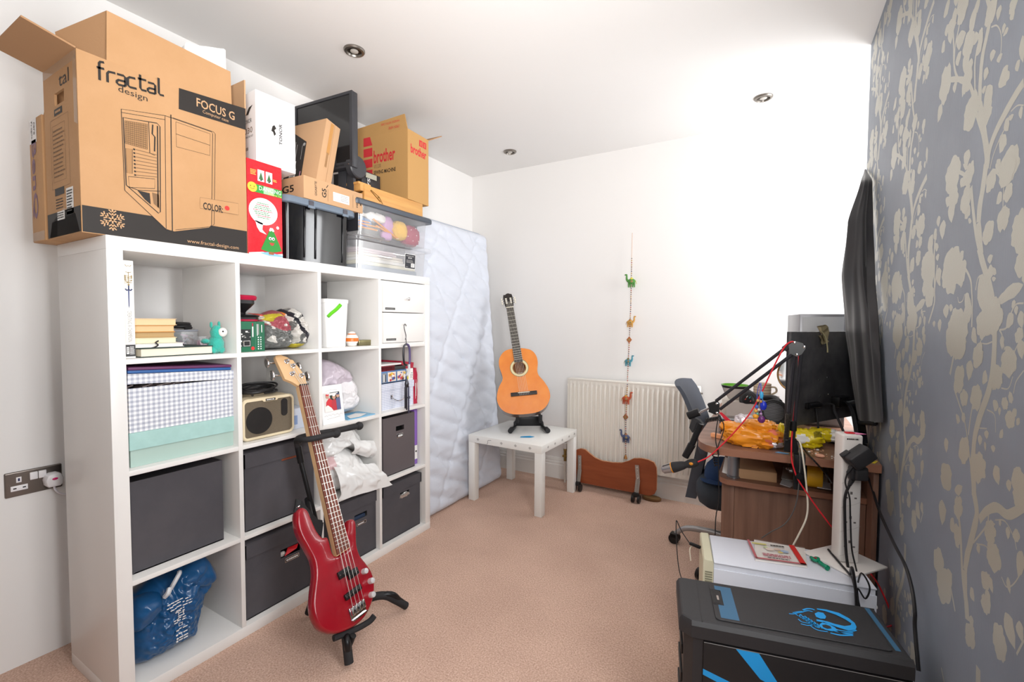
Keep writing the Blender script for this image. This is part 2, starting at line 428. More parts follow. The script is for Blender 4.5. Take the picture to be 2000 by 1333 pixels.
# right wall: wallpaper with a printed climbing-branch pattern
def paper_mat():
    m = bpy.data.materials.new('blue_grey_wallpaper'); m.use_nodes = True; nt = m.node_tree; b = nt.nodes['Principled BSDF']
    b.inputs['Roughness'].default_value = .5; b.inputs['Specular IOR Level'].default_value = .4
    tc = nt.nodes.new('ShaderNodeTexCoord'); n = nt.nodes.new('ShaderNodeTexNoise'); n.inputs['Scale'].default_value = 4; n.inputs['Detail'].default_value = 6
    nt.links.new(tc.outputs['Object'], n.inputs['Vector'])
    r = nt.nodes.new('ShaderNodeValToRGB'); r.color_ramp.elements[0].position = .3; r.color_ramp.elements[1].position = .7
    r.color_ramp.elements[0].color = lin('7e8692'); r.color_ramp.elements[1].color = lin('8a93a0')
    nt.links.new(n.outputs['Fac'], r.inputs[0]); nt.links.new(r.outputs[0], b.inputs['Base Color'])
    mp = nt.nodes.new('ShaderNodeMapping'); mp.inputs['Scale'].default_value = (1, 1, .08); nt.links.new(tc.outputs['Object'], mp.inputs[0])
    g = nt.nodes.new('ShaderNodeTexNoise'); g.inputs['Scale'].default_value = 500; nt.links.new(mp.outputs[0], g.inputs['Vector'])
    bp = nt.nodes.new('ShaderNodeBump'); bp.inputs['Strength'].default_value = .15; bp.inputs['Distance'].default_value = .002
    nt.links.new(g.outputs['Fac'], bp.inputs['Height']); nt.links.new(bp.outputs[0], b.inputs['Normal'])
    return m
M_print = mat('champagne_print', 'b5b4a8', .42, .2, bump=(400, .1))
b = MB(paper_mat(), M_wall)
b.box(XR, XR+.12, YF, WA, 0, H).box(XR, XR+.12, WA, WB_, 0, .8).box(XR, XR+.12, WA, WB_, 2.1, H).box(XR, XR+.12, WB_, YE, 0, H).box(XR+.1201, XRC+.1, YE-.12, YE, 0, H, m=1)
b.mi[21] = 1
wr = struct(b, 'wall_right')
WP_STEMS=[(0.0179,[(0.623,1.819),(0.634,1.789),(0.648,1.764),(0.664,1.736),(0.669,1.69),(0.665,1.645)]),(0.0237,[(0.665,1.645),(0.648,1.606),(0.627,1.559),(0.615,1.529),(0.618,1.508)]),(0.0233,[(0.619,1.518),(0.629,1.478),(0.641,1.445),(0.644,1.414)]),(0.0215,[(0.644,1.414),(0.633,1.378),(0.623,1.348)]),(0.0139,[(0.693,1.494),(0.677,1.448),(0.658,1.402),(0.637,1.364)]),(0.0203,[(0.637,1.364),(0.612,1.33),(0.577,1.287),(0.556,1.251),(0.545,1.222)]),(0.0171,[(0.479,1.605),(0.51,1.596),(0.547,1.581),(0.577,1.566),(0.602,1.546),(0.614,1.524)]),(0.0092,[(0.857,1.9),(0.844,1.854),(0.834,1.801),(0.801,1.756),(0.747,1.725)]),(0.0072,[(0.801,1.896),(0.816,1.869),(0.832,1.847),(0.835,1.812)]),(0.0118,[(0.868,1.785),(0.814,1.762),(0.747,1.728),(0.711,1.691),(0.697,1.66),(0.68,1.633),(0.653,1.596),(0.627,1.561)]),(0.007,[(0.694,1.77),(0.703,1.743),(0.698,1.701),(0.693,1.659)]),(0.0031,[(0.626,1.772),(0.599,1.76),(0.58,1.737),(0.575,1.716),(0.576,1.697)]),(0.0034,[(0.526,1.571),(0.539,1.557),(0.563,1.544),(0.588,1.523),(0.6,1.503)]),(0.0025,[(0.475,1.567),(0.498,1.576),(0.522,1.576)]),(0.0085,[(0.778,1.549),(0.729,1.526),(0.7,1.494)]),(0.0033,[(0.599,1.493),(0.573,1.488),(0.556,1.477)]),(0.0069,[(0.744,1.347),(0.704,1.33),(0.673,1.306),(0.663,1.283),(0.656,1.25),(0.654,1.21)]),(0.0085,[(0.895,1.359),(0.909,1.302),(0.907,1.267),(0.948,1.218)]),(0.0101,[(0.917,1.448),(0.925,1.393),(0.909,1.302)]),(0.0039,[(0.643,1.282),(0.633,1.305),(0.609,1.309)]),(0.0029,[(0.484,1.234),(0.467,1.248),(0.441,1.249)]),(0.0033,[(0.525,1.206),(0.5,1.209),(0.482,1.222)]),(0.0025,[(0.742,1.274),(0.733,1.262),(0.711,1.265),(0.701,1.278)]),(0.003,[(0.536,1.46),(0.536,1.437),(0.535,1.419)]),(0.0205,[(0.545,1.21),(0.542,1.17),(0.545,1.131),(0.56,1.091),(0.59,1.047),(0.611,1.004),(0.616,0.966)]),(0.0222,[(0.616,0.966),(0.618,0.943),(0.607,0.912),(0.603,0.888)]),(0.0032,[(0.57,1.204),(0.601,1.188),(0.617,1.169)]),(0.0025,[(0.6,1.18),(0.576,1.18),(0.551,1.185)]),(0.0038,[(0.525,1.206),(0.513,1.197),(0.501,1.172)]),(0.0025,[(0.449,1.189),(0.465,1.17)]),(0.0051,[(0.74,1.078),(0.705,1.05),(0.673,1.024),(0.651,0.993),(0.628,0.943)]),(0.0025,[(0.429,1.144),(0.453,1.124),(0.46,1.104)]),(0.0025,[(0.465,1.131),(0.479,1.11),(0.506,1.107)]),(0.0053,[(0.629,1.062),(0.639,1.031),(0.645,0.997)]),(0.0026,[(0.562,1.061),(0.528,1.057),(0.52,1.028)]),(0.0025,[(0.599,1.02),(0.558,1.027)]),(0.0094,[(0.737,1.174),(0.75,1.149),(0.769,1.105)]),(0.0219,[(0.605,0.897),(0.585,0.862),(0.596,0.825),(0.622,0.764),(0.63,0.729)]),(0.0211,[(0.63,0.729),(0.624,0.694),(0.614,0.668),(0.607,0.643)]),(0.017,[(0.572,0.854),(0.542,0.881),(0.502,0.902),(0.463,0.904),(0.436,0.917),(0.406,0.937)]),(0.0114,[(0.678,0.823),(0.662,0.79),(0.644,0.721),(0.623,0.674)]),(0.0044,[(0.594,0.801),(0.539,0.856),(0.532,0.879)]),(0.0025,[(0.505,0.879),(0.467,0.891),(0.434,0.878),(0.422,0.863)]),(0.0035,[(0.539,0.856),(0.504,0.872)]),(0.0025,[(0.58,0.805),(0.535,0.819),(0.52,0.804)]),(0.0025,[(0.47,0.796),(0.45,0.789),(0.426,0.806),(0.401,0.839)]),(0.0065,[(0.715,0.669),(0.673,0.623)]),(0.0043,[(0.517,0.777),(0.523,0.746)]),(0.0045,[(0.385,0.74),(0.405,0.705)])]
WP_LEAVES=[('l',0.794,1.857,0.805,1.82,0.034),('f',0.777,1.816,0.713,1.79,0.026),('l',0.809,1.816,0.805,1.787,0.02),('l',0.749,1.799,0.757,1.743,0.024),('f',0.765,1.749,0.72,1.713,0.028),('l',0.723,1.763,0.734,1.735,0.018),('l',0.751,1.73,0.771,1.704,0.014),('l',0.818,1.76,0.823,1.735,0.015),('f',0.893,1.829,0.895,1.744,0.044),('l',0.915,1.749,0.943,1.715,0.022),('l',0.895,1.918,0.831,1.894,0.019),('l',0.845,1.935,0.855,1.879,0.021),('f',0.795,1.922,0.785,1.879,0.034),('l',0.706,1.869,0.702,1.842,0.019),('l',0.721,1.861,0.733,1.811,0.021),('f',0.692,1.782,0.667,1.788,0.014),('l',0.691,1.777,0.672,1.752,0.023),('l',0.721,1.8,0.686,1.786,0.013),('f',0.629,1.823,0.633,1.781,0.028),('l',0.586,1.789,0.597,1.767,0.013),('l',0.548,1.727,0.571,1.726,0.006),('l',0.566,1.746,0.572,1.73,0.009),('l',0.612,1.724,0.618,1.705,0.015),('l',0.58,1.7,0.581,1.685,0.013),('l',0.635,1.703,0.648,1.684,0.015),('l',0.606,1.655,0.647,1.628,0.023),('f',0.719,1.672,0.706,1.629,0.043),('l',0.689,1.649,0.753,1.657,0.015),('f',0.635,1.628,0.626,1.603,0.028),('l',0.562,1.666,0.548,1.631,0.022),('l',0.534,1.647,0.551,1.639,0.01),('l',0.507,1.652,0.502,1.633,0.01),('l',0.519,1.57,0.52,1.56,0.012),('l',0.484,1.569,0.482,1.548,0.008),('l',0.541,1.57,0.528,1.546,0.012),('f',0.519,1.512,0.513,1.459,0.037),('l',0.538,1.543,0.56,1.518,0.019),('l',0.714,1.575,0.731,1.541,0.021),('f',0.533,1.766,0.532,1.752,0.017),('l',0.537,1.753,0.53,1.732,0.011),('l',0.492,1.685,0.485,1.638,0.011),('l',0.647,1.673,0.648,1.659,0.012),('f',0.558,1.5,0.568,1.494,0.014),('l',0.914,1.984,0.9,1.953,0.028),('f',0.814,1.576,0.808,1.524,0.05),('l',0.73,1.535,0.719,1.504,0.025),('f',0.709,1.534,0.699,1.514,0.026),('l',0.744,1.526,0.753,1.507,0.015),('l',0.725,1.549,0.731,1.538,0.018),('f',0.797,1.507,0.803,1.492,0.033),('l',0.831,1.507,0.841,1.485,0.021),('l',0.812,1.494,0.803,1.442,0.026),('f',0.724,1.484,0.714,1.466,0.032),('l',0.695,1.457,0.721,1.435,0.023),('l',0.689,1.43,0.694,1.42,0.011),('f',0.595,1.485,0.591,1.473,0.024),('f',0.529,1.491,0.524,1.466,0.033),('l',0.539,1.47,0.525,1.458,0.013),('f',0.519,1.445,0.515,1.433,0.018),('l',0.542,1.445,0.564,1.43,0.012),('f',0.533,1.411,0.53,1.386,0.025),('l',0.541,1.392,0.541,1.375,0.009),('l',0.525,1.389,0.524,1.376,0.009),('f',0.599,1.396,0.59,1.374,0.026),('l',0.902,1.478,0.9,1.451,0.016),('l',0.861,1.46,0.866,1.415,0.024),('l',0.928,1.451,0.912,1.422,0.015),('l',0.974,1.437,0.947,1.396,0.027),('l',0.902,1.412,0.91,1.393,0.019),('f',0.981,1.407,0.955,1.301,0.051),('l',0.894,1.386,0.894,1.368,0.014),('l',0.884,1.351,0.878,1.309,0.023),('f',0.949,1.301,0.951,1.277,0.038),('l',0.87,1.323,0.883,1.312,0.016),('f',0.806,1.383,0.776,1.29,0.063),('l',0.823,1.379,0.821,1.299,0.031),('l',0.789,1.386,0.797,1.348,0.023),('l',0.735,1.37,0.725,1.345,0.015),('f',0.735,1.336,0.724,1.313,0.032),('l',0.721,1.318,0.725,1.292,0.016),('l',0.779,1.307,0.767,1.281,0.021),('l',0.581,1.343,0.579,1.326,0.013),('f',0.581,1.319,0.573,1.3,0.016),('l',0.553,1.314,0.562,1.304,0.01),('l',0.559,1.301,0.56,1.292,0.01),('f',0.461,1.399,0.472,1.332,0.029),('l',0.481,1.381,0.469,1.352,0.02),('f',0.454,1.33,0.458,1.29,0.022),('l',0.624,1.307,0.567,1.227,0.031),('l',0.446,1.278,0.551,1.249,0.013),('f',0.561,1.245,0.563,1.217,0.046),('l',0.507,1.269,0.546,1.253,0.007),('f',0.598,1.22,0.612,1.206,0.028),('l',0.521,1.244,0.523,1.211,0.011),('l',0.474,1.232,0.5,1.209,0.013),('f',0.478,1.251,0.473,1.246,0.008),('l',0.464,1.246,0.463,1.23,0.008),('l',0.45,1.237,0.441,1.209,0.012),('l',0.815,1.261,0.811,1.229,0.022),('l',0.781,1.26,0.785,1.243,0.013),('f',0.759,1.248,0.756,1.231,0.015),('f',0.728,1.236,0.725,1.234,0.01),('l',0.698,1.277,0.659,1.248,0.016),('f',0.686,1.246,0.677,1.228,0.025),('f',0.743,1.22,0.74,1.198,0.049),('l',0.705,1.22,0.698,1.199,0.019),('l',0.857,1.228,0.855,1.197,0.015),('l',0.901,1.224,0.901,1.208,0.012),('f',0.74,1.201,0.738,1.182,0.065),('l',0.807,1.2,0.77,1.181,0.019),('l',0.694,1.194,0.701,1.161,0.018),('l',0.648,1.209,0.624,1.178,0.014),('f',0.619,1.161,0.612,1.152,0.028),('l',0.62,1.147,0.619,1.134,0.015),('l',0.65,1.144,0.658,1.103,0.02),('f',0.72,1.107,0.703,1.093,0.034),('l',0.513,1.197,0.51,1.172,0.009),('f',0.485,1.166,0.482,1.139,0.03),('l',0.482,1.179,0.485,1.164,0.018),('f',0.453,1.203,0.448,1.193,0.015),('l',0.447,1.191,0.436,1.161,0.014),('l',0.587,1.125,0.565,1.113,0.015),('f',0.531,1.128,0.525,1.118,0.026),('l',0.515,1.123,0.502,1.116,0.009),('f',0.62,1.088,0.61,1.065,0.029),('l',0.61,1.065,0.605,1.05,0.013),('f',0.68,1.08,0.676,1.052,0.022),('f',0.687,1.027,0.666,1.026,0.01),('l',0.702,1.024,0.711,1.007,0.014),('l',0.521,1.083,0.529,1.063,0.013),('f',0.489,1.088,0.49,1.079,0.013),('f',0.468,1.097,0.47,1.095,0.01),('l',0.507,1.074,0.508,1.059,0.006),('f',0.468,1.07,0.468,1.049,0.018),('l',0.446,1.08,0.464,1.062,0.008),('f',0.44,1.063,0.438,1.061,0.007),('l',0.588,1.009,0.586,0.989,0.011),('l',0.558,1.024,0.556,1.008,0.011),('l',0.502,1.034,0.491,1.025,0.011),('l',0.527,1.004,0.526,0.991,0.01),('l',0.564,1.002,0.559,0.985,0.006),('f',0.681,0.978,0.648,0.945,0.032),('f',0.582,0.962,0.583,0.943,0.03),('l',0.589,0.939,0.586,0.916,0.021),('l',0.516,0.971,0.497,0.942,0.016),('f',0.43,0.992,0.425,0.947,0.023),('l',0.463,0.962,0.456,0.944,0.011),('f',0.771,0.899,0.76,0.856,0.038),('l',0.691,0.883,0.681,0.862,0.026),('l',0.779,0.962,0.77,0.93,0.016),('f',0.69,0.846,0.675,0.83,0.027),('l',0.785,0.819,0.777,0.763,0.028),('l',0.724,0.798,0.694,0.78,0.018),('f',0.679,0.798,0.68,0.768,0.024),('l',0.692,0.766,0.666,0.759,0.009),('f',0.798,0.695,0.782,0.655,0.037),('f',0.763,0.664,0.736,0.613,0.048),('l',0.727,0.688,0.704,0.65,0.022),('f',0.526,0.856,0.519,0.846,0.025),('f',0.506,0.838,0.501,0.791,0.03),('l',0.573,0.807,0.564,0.792,0.01),('f',0.488,0.883,0.482,0.881,0.006),('l',0.456,0.886,0.453,0.866,0.009),('f',0.428,0.888,0.424,0.88,0.012),('f',0.535,0.764,0.53,0.753,0.02),('l',0.517,0.773,0.499,0.752,0.011),('f',0.531,0.732,0.524,0.704,0.02),('l',0.526,0.747,0.507,0.714,0.014),('l',0.597,0.713,0.577,0.695,0.013),('l',0.447,0.807,0.436,0.784,0.008),('l',0.45,0.746,0.41,0.709,0.021),('f',0.469,0.716,0.462,0.658,0.026),('l',0.402,0.76,0.389,0.733,0.014),('l',0.587,0.663,0.581,0.641,0.013),('f',0.603,0.64,0.576,0.605,0.028),('l',0.404,0.868,0.413,0.823,0.015),('f',0.423,0.956,0.416,0.938,0.025)]

def wallpaper_print():
    """stems as ribbons, leaves pointed, blossoms lobed; repeats every 0.54 m along the wall"""
    vs = []; fs = []; grid = {}
    def add(polys):
        """one printed shape; shapes that touch get their own hair-thin ink layer"""
        pts = [p for P in polys for p in P]
        y0, y1 = min(p[0] for p in pts), max(p[0] for p in pts); z0, z1 = min(p[1] for p in pts), max(p[1] for p in pts)
        if y1 > YE-.003 or z1 > H-.005 or z0 < .03 or (y0 < WB_+.005 and z1 > .79 and z0 < 2.11): return
        cells = [(i, j) for i in range(int(y0*50), int(y1*50)+1) for j in range(int(z0*50), int(z1*50)+1)]
        used = set().union(*[grid.get(c, set()) for c in cells]); lay = 0
        while lay in used: lay += 1
        for c in cells: grid.setdefault(c, set()).add(lay)
        for P in polys:
            if sum(P[i-1][0]*P[i][1]-P[i][0]*P[i-1][1] for i in range(len(P))) > 0: P = P[::-1]
            k = len(vs); vs.extend((XR-.0001-lay*.00003, y, z) for y, z in P)
            fs.extend(tuple(i+k for i in t) for t in tessellate_polygon([[V((y, z, 0)) for y, z in P]]))
    rd = random.Random(3)
    def leaf(y0, z0, y1, z1, w):
        d = V((y1-y0, z1-z0)); n = V((-d.y, d.x)).normalized(); a = V((y0, z0)); b = rd.uniform(-.25, .25)
        prof = [(0, .1), (.12, .62), (.3, 1), (.5, .96), (.72, .66), (.9, .22), (1, 0)]
        L = [a+d*t+n*w*(s+b*s*math.sin(t*PI)) for t, s in prof]; R = [a+d*t-n*w*(s-b*s*math.sin(t*PI))*(.92 if i != 3 else .75) for i, (t, s) in enumerate(prof[:-1])]
        return [tuple(p) for p in L+R[::-1]]
    def bloom(y0, z0, y1, z1, w):
        d = V((y1-y0, z1-z0)); h = max(d.length/2, w*.8); n = d.normalized() if d.length > 1e-6 else V((0, 1)); s = V((-n.y, n.x)); c = V(((y0+y1)/2, (z0+z1)/2))
        lob = rd.choice((4, 5, 6)); ph = rd.random()*6; P = []
        for i in range(30):
            t = 2*PI*i/30; r = .86+.2*abs(math.cos(lob*t/2+ph))**.7+rd.uniform(-.07, .07)
            q = c+s*math.cos(t)*w*r+n*math.sin(t)*h*r; P.append(tuple(q))
        return P
    def ribbon(w, P):
        P = cat_rom([(y, z, 0) for y, z in P], 4); N = len(P); L = []; R = []
        for i in range(N):
            d = (P[min(i+1, N-1)]-P[max(i-1, 0)]).normalized(); ww = w/2*(1+.14*noise.noise(P[i]*40))
            L.append((P[i].x-d.y*ww, P[i].y+d.x*ww)); R.append((P[i].x+d.y*ww, P[i].y-d.x*ww))
        return L, R
    shifts = [(k*.54, 0, -9, 9) for k in range(-1, 4)]
    shifts += [(k*.54, .45, 1.42, 9) for k in range(0, 4)]+[(k*.54, .9, 1.42, 1.62) for k in range(0, 4)]+[(k*.54, -.62, .4, 1.1) for k in range(0, 4)]
    for dy, dz, lo, hi in shifts:
        for w, P in WP_STEMS:
            if not lo < sum(p[1] for p in P)/len(P) < hi: continue
            L, R = ribbon(w, [(y+dy, z+dz) for y, z in P])
            add([[L[i], L[i+1], R[i+1], R[i]] for i in range(len(L)-1)])
        for t, y0, z0, y1, z1, w in WP_LEAVES:
            if not lo < (z0+z1)/2 < hi: continue
            add([(leaf if t == 'l' else bloom)(y0+dy, z0+dz, y1+dy, z1+dz, w)])
    b = MB(M_print); b.add(vs, fs)
    o = b.build('printed_branches', wr, smooth=0, recalc=False); o['kind'] = 'stuff'
wallpaper_print()
# baseboard along the back wall: stepped moulding
b = MB(M_trim)
prof = [(0, 0), (.02, 0), (.02, .105), (.016, .112), (.016, .125), (.011, .134), (.011, .146), (.005, .16), (0, .163)]
b.add([(x, YB-d, z) for x in (XL, XRC) for d, z in prof], [(i, i+1, i+10, i+9) for i in range(8)]+[tuple(range(9)), tuple(range(9, 18))[::-1]])
struct(b, 'baseboard_back', smooth=25)
# ceiling downlights
M_nick = mat('brushed_nickel', '8d8780', .35, .9)
M_lampglass = mat('lamp_lens', 'b9b4ad', .2, 0)
M_can = mat('lamp_can_dark', '3a332d', .4, .6)
def downlight(x, y, label):
    t = thing('ceiling_light', label, 'ceiling light', (x, y, H-.012), group='recessed ceiling lights')
    MB(M_nick).lathe((x, y, H), [(.047, 0), (.047, -.004), (.043, -.009), (.034, -.011), (.031, -.006), (.03, 0)], n=32).build('trim_ring', t)
    MB(M_can).lathe((x, y, H), [(.031, -.0015), (.031, -.0035), (.028, -.0045)], n=28).build('reflector', t)
    MB(M_lampglass).lathe((x, y, H), [(.018, -.004), (.018, -.007), (.012, -.010), (.002, -.011)], n=20).build('bulb', t)
    return t
downlight(.043, .9, 'round nickel downlight in the ceiling above the tall shelf unit')
downlight(.042, 2.308, 'small round nickel downlight in the ceiling nearest the far left corner')
downlight(1.646, 2.299, 'round nickel downlight in the ceiling nearest the patterned wallpaper')

# ------------------------------------------------ tall white cube shelf unit
M_melamine = mat('white_melamine', 'e9e7e4', .32, bump=(35, .015))
SH = 1.47; SO = .041; SC_ = .335; SD = .016; SX0 = -.39
cy = lambda i: SO+i*(SC_+SD)                       # near edge of column i
cz = lambda j: SH-SO-j*(SC_+SD)-SC_                # floor of row j (0 = top)
unit = thing('shelf_unit', 'tall white sixteen-cube shelf unit full of boxes along the left wall', 'shelf unit', (-.195, .735, 0))
MB(M_melamine).box(SX0, 0, 0, SH, SH-SO, SH, .0012).build('top_panel', unit)
MB(M_melamine).box(SX0, 0, 0, SH, 0, SO, .0012).build('bottom_panel', unit)
for y in (0, SH-SO): MB(M_melamine).box(SX0, 0, y, y+SO, SO, SH-SO, .0012).build('side_panel', unit)
for i in (1, 2, 3): MB(M_melamine).box(SX0, -.001, cy(i)-SD, cy(i), SO, SH-SO, .0008).build('divider', unit)
for i in range(4):
    for j in range(3): MB(M_melamine).box(SX0, -.001, cy(i), cy(i)+SC_, cz(j)-SD, cz(j), .0008).build('shelf', unit)
# ---- drawer insert, top cube of the far column
ins = thing('drawer_insert', 'white two-drawer insert in the top far cube of the shelf unit', 'drawers', (-.18, cy(3)+SC_/2, cz(0)))
y0 = cy(3)+.002; y1 = cy(3)+SC_-.002; z0 = cz(0)
b = MB(M_melamine)
b.box(-.37, -.004, y0, y0+.009, z0, z0+.331).box(-.37, -.004, y1-.009, y1, z0, z0+.331).box(-.37, -.004, y0+.009, y1-.009, z0, z0+.009).box(-.37, -.004, y0+.009, y1-.009, z0+.322, z0+.331)
b.build('casing', ins)
M_chrome = mat('chrome', 'd8d8da', .12, 1); M_blacklabel = mat('black_label', '1d1b1c', .5); M_silver_ink = mat('grey_lettering', '9b9a98', .5)
for k, (a, c) in enumerate(((z0+.171, z0+.327), (z0+.011, z0+.167))):
    d = MB(M_melamine).box(-.3, .004, y0+.011, y1-.011, a, c, .0015).build('drawer', ins)
    if k == 0: MB(M_chrome).lathe((.004, 1.275, a+.073), [(.004, 0), (.004, .010), (.009, .014), (.009, .02), (.006, .023)], (1, 0, 0), 18).build('knob', d)
    ik = Ink((.0043, 0, 0), (0, 1, 0), (0, 0, 1)); ya = 1.118 if k == 0 else 1.124; zb = a+.012
    ik.rect(ya, zb, ya+.07, zb+.011, M_blacklabel); ik.lines(ya+.004, zb+.003, ya+.068, zb+.008, 1, M_silver_ink, 1, 4, .8); ik.build('label', d)

# ---- generic lidded storage boxes
M_charcoal = mat('charcoal_card', '47454a', .8, bump=(300, .12), var=(6, '504d51', .35, .7))
M_taupe = mat('taupe_card', '5d5557', .8, bump=(300, .12))
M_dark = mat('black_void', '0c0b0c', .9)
def card_box(label, y0, y1, z0, h, xf, dep, m, lid=.05, slot=None, tagtext=None, group='lidded charcoal storage boxes', stuff=None):
    t = thing('storage_box', label, 'storage box', ((xf-dep/2), (y0+y1)/2, z0), group=group)
    x0 = xf-dep; top = z0+h-(lid*.12 if lid else 0)
    b = MB(m)
    b.box(x0, xf-.004, y0, y0+.004, z0, top); b.box(x0, xf-.004, y1-.004, y1, z0, top); b.box(x0, x0+.004, y0+.004, y1-.004, z0, top); b.box(x0, xf, y0+.004, y1-.004, z0, z0+.004)
    if slot:
        a, c, e, g = slot                            # slot: y range, z range
        b.box(xf-.004, xf, y0, y1, z0+.0, e); b.box(xf-.004, xf, y0, y1, g, top); b.box(xf-.004, xf, y0, a, e, g); b.box(xf-.004, xf, c, y1, e, g)
    else: b.box(xf-.004, xf, y0, y1, z0, top)
    b.build('body', t)
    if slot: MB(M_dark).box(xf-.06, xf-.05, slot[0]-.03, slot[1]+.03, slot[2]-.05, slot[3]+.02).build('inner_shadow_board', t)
    if lid:
        b = MB(m); e = .0065
        zl = z0+h-lid
        b.box(x0-e, xf+e, y0-e, y1+e, z0+h, z0+h+.004, .001)
        b.box(xf+.0005, xf+e, y0-e, y1+e, zl, z0+h); b.box(x0-e, x0-.0005, y0-e, y1+e, zl, z0+h); b.box(x0-e, xf+e, y0-e, y0-.0005, zl, z0+h); b.box(x0-e, xf+e, y1+.0005, y1+e, zl, z0+h)
        b.build('lid', t)
    if tagtext:
        a, c, e, g = tagtext
        MB(M_chrome).box(xf, xf+.002, a-.003, c+.003, e-.003, g+.003, .0008).build('label_holder', t)
        ik = Ink((xf+.0021, 0, 0), (0, 1, 0), (0, 0, 1)); ik.rect(a, e, c, g, M_blacklabel); ik.lines(a+.003, e+.002, c-.003, g-.002, 1, mat('white_ink', 'f0efee', .5), 1, int(a*100), .8); ik.build('label_card', t)
    return t
# near column, third row: open charcoal carton without a lid
t = card_box('wide charcoal storage box without lid in the near column above the blue bag', .058, .339, cz(2)+.0005, .302, -.045, .30, M_charcoal, lid=0, group=None)
MB(M_charcoal).add([(-.34, .062, .668), (-.05, .062, .668), (-.052, .335, .690), (-.34, .335, .690)], [(0, 1, 2, 3)]).build('sagging_flap', t)
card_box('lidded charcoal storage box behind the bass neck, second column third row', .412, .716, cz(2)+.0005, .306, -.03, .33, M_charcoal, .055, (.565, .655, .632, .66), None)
MB(mat('orange_brown_cloth', 'a5583c', .8), mat('white_tissue', 'e6e2dd', .8)).box(-.052, -.036, .568, .652, .628, .642, .004).ball((-.043, .615, .650), (.008, .03, .012), 10, 1).build('contents', bpy.data.objects['storage_box.001'])
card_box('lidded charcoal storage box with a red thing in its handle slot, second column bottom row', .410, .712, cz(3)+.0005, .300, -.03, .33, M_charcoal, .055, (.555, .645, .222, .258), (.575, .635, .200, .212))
MB(mat('glossy_red_wrap', 'd21f2b', .35), mat('white_tissue', 'e6e2dd')).add([(-.035, .575, .223), (-.035, .632, .234), (-.035, .640, .252), (-.035, .590, .254), (-.046, .6, .24)], [(0, 1, 4), (1, 2, 4), (2, 3, 4), (3, 0, 4)]).ball((-.045, .572, .232), (.006, .014, .012), 10, 1).build('contents', bpy.data.objects['storage_box.002'])
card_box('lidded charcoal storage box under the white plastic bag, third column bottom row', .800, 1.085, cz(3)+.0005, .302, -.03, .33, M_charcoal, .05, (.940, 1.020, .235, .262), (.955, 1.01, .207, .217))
MB(mat('navy_cloth', '26364f', .8)).box(-.05, -.037, .945, 1.016, .23, .25, .005).build('contents', bpy.data.objects['storage_box.003'])
card_box('lidded charcoal storage box in the far bottom corner cube of the shelf unit', 1.125, 1.415, cz(3)+.0005, .298, -.03, .33, M_charcoal, .05, (1.255, 1.325, .245, .272), None)
b = MB(mat('silver_foil', 'c9c7c4', .25, .8)); crumple(b, (-.033, 1.29, .252), (.008, .035, .013), 5, .4, 14, freq=4); b.build('contents', bpy.data.objects['storage_box.004'])
card_box('taller open taupe storage box with a handle slot, far column third row', 1.132, 1.372, cz(2)+.0005, .312, -.03, .32, M_taupe, 0, (1.225, 1.288, .622, .648), (1.235, 1.275, .585, .602), group=None)
# purple folder beside it
t = thing('folder', 'purple plastic folder squeezed beside the taupe storage box', 'folder', (-.17, 1.405, cz(2)))
MB(mat('purple_plastic', '8a63b8', .4)).box(-.31, -.05, 1.392, 1.418, cz(2)+.0005, cz(2)+.318, .002).build('cover', t)
ik = Ink((-.0497, 0, 0), (0, 1, 0), (0, 0, 1)); M_white = mat('white_paper', 'f1efec', .6); M_black = mat('black_ink', '201d1e', .6)
ik.rect(1.394, cz(2)+.03, 1.416, cz(2)+.11, M_white); ik.disc(1.405, cz(2)+.075, .006, M_black, 1); ik.build('label', t)

# ---- near column, top cube: books, tubs, soft toy
M_page = mat('book_pages', 'e9dfca', .8, bump=(60, .3), stretch=(.2, .2, 14)); M_page2 = mat('yellowed_pages', 'ddbd8e', .85, bump=(60, .3), stretch=(.2, .2, 14))
def book(label, x1, dep, y0, y1, z0, z1, cover, pages, rz=0, group=None, c=.002):
    """lying book, spine away: cover boards above and below, page block between"""
    t = thing('book', label, 'book', (x1-dep/2, (y0+y1)/2, z0), group=group)
    T = RZ(rz, (x1-dep/2, (y0+y1)/2, 0)) @ Matrix.Translation((-(x1-dep/2), -(y0+y1)/2, 0))
    b = MB(cover); b.T = T; b.box(x1-dep, x1, y0, y1, z0, z0+c, .0008).box(x1-dep, x1, y0, y1, z1-c, z1, .0008).box(x1-dep, x1-dep+.003, y0, y1, z0+c, z1-c); b.build('cover', t)
    b = MB(pages); b.T = T; b.box(x1-dep+.003, x1-.003, y0+.003, y1-.003, z0+c, z1-c); b.build('pages', t)
    return t
zf = cz(0)+.0006
g = 'stacked books in the near top cube'
book('thick dark green hardback at the bottom of the book stack', -.035, .165, .085, .310, zf, zf+.030, mat('dark_green_cloth', '2c3d38', .7), M_page, .05, g, .003)
t = book('white paperback with a black ribbon bookmark, second from the bottom of the stack', -.055, .21, .083, .226, zf+.0305, zf+.044, mat('white_cover', 'efece6', .5), mat('white_pages', 'f0ece3', .8), 0, g)
MB(mat('black_ribbon', '2a2628', .7)).tube([(-.056, .150, zf+.052), (-.050, .140, zf+.046), (-.049, .146, zf+.038), (-.050, .133, zf+.030), (-.049, .118, zf+.028)], .0022, 6, k=5).build('bookmark', t)
book('cream paperback in the middle of the book stack', -.055, .20, .083, .205, zf+.0445, zf+.063, mat('cream_cover', 'e6dcb5', .6), mat('cream_pages', 'ece2c2', .8), 0, g)
book('worn tan paperback with brown page edges in the book stack', -.06, .19, .083, .202, zf+.0635, zf+.081, mat('tan_cover', 'b48a55', .6), mat('brown_pages', 'b89a6c', .85), 0, g)
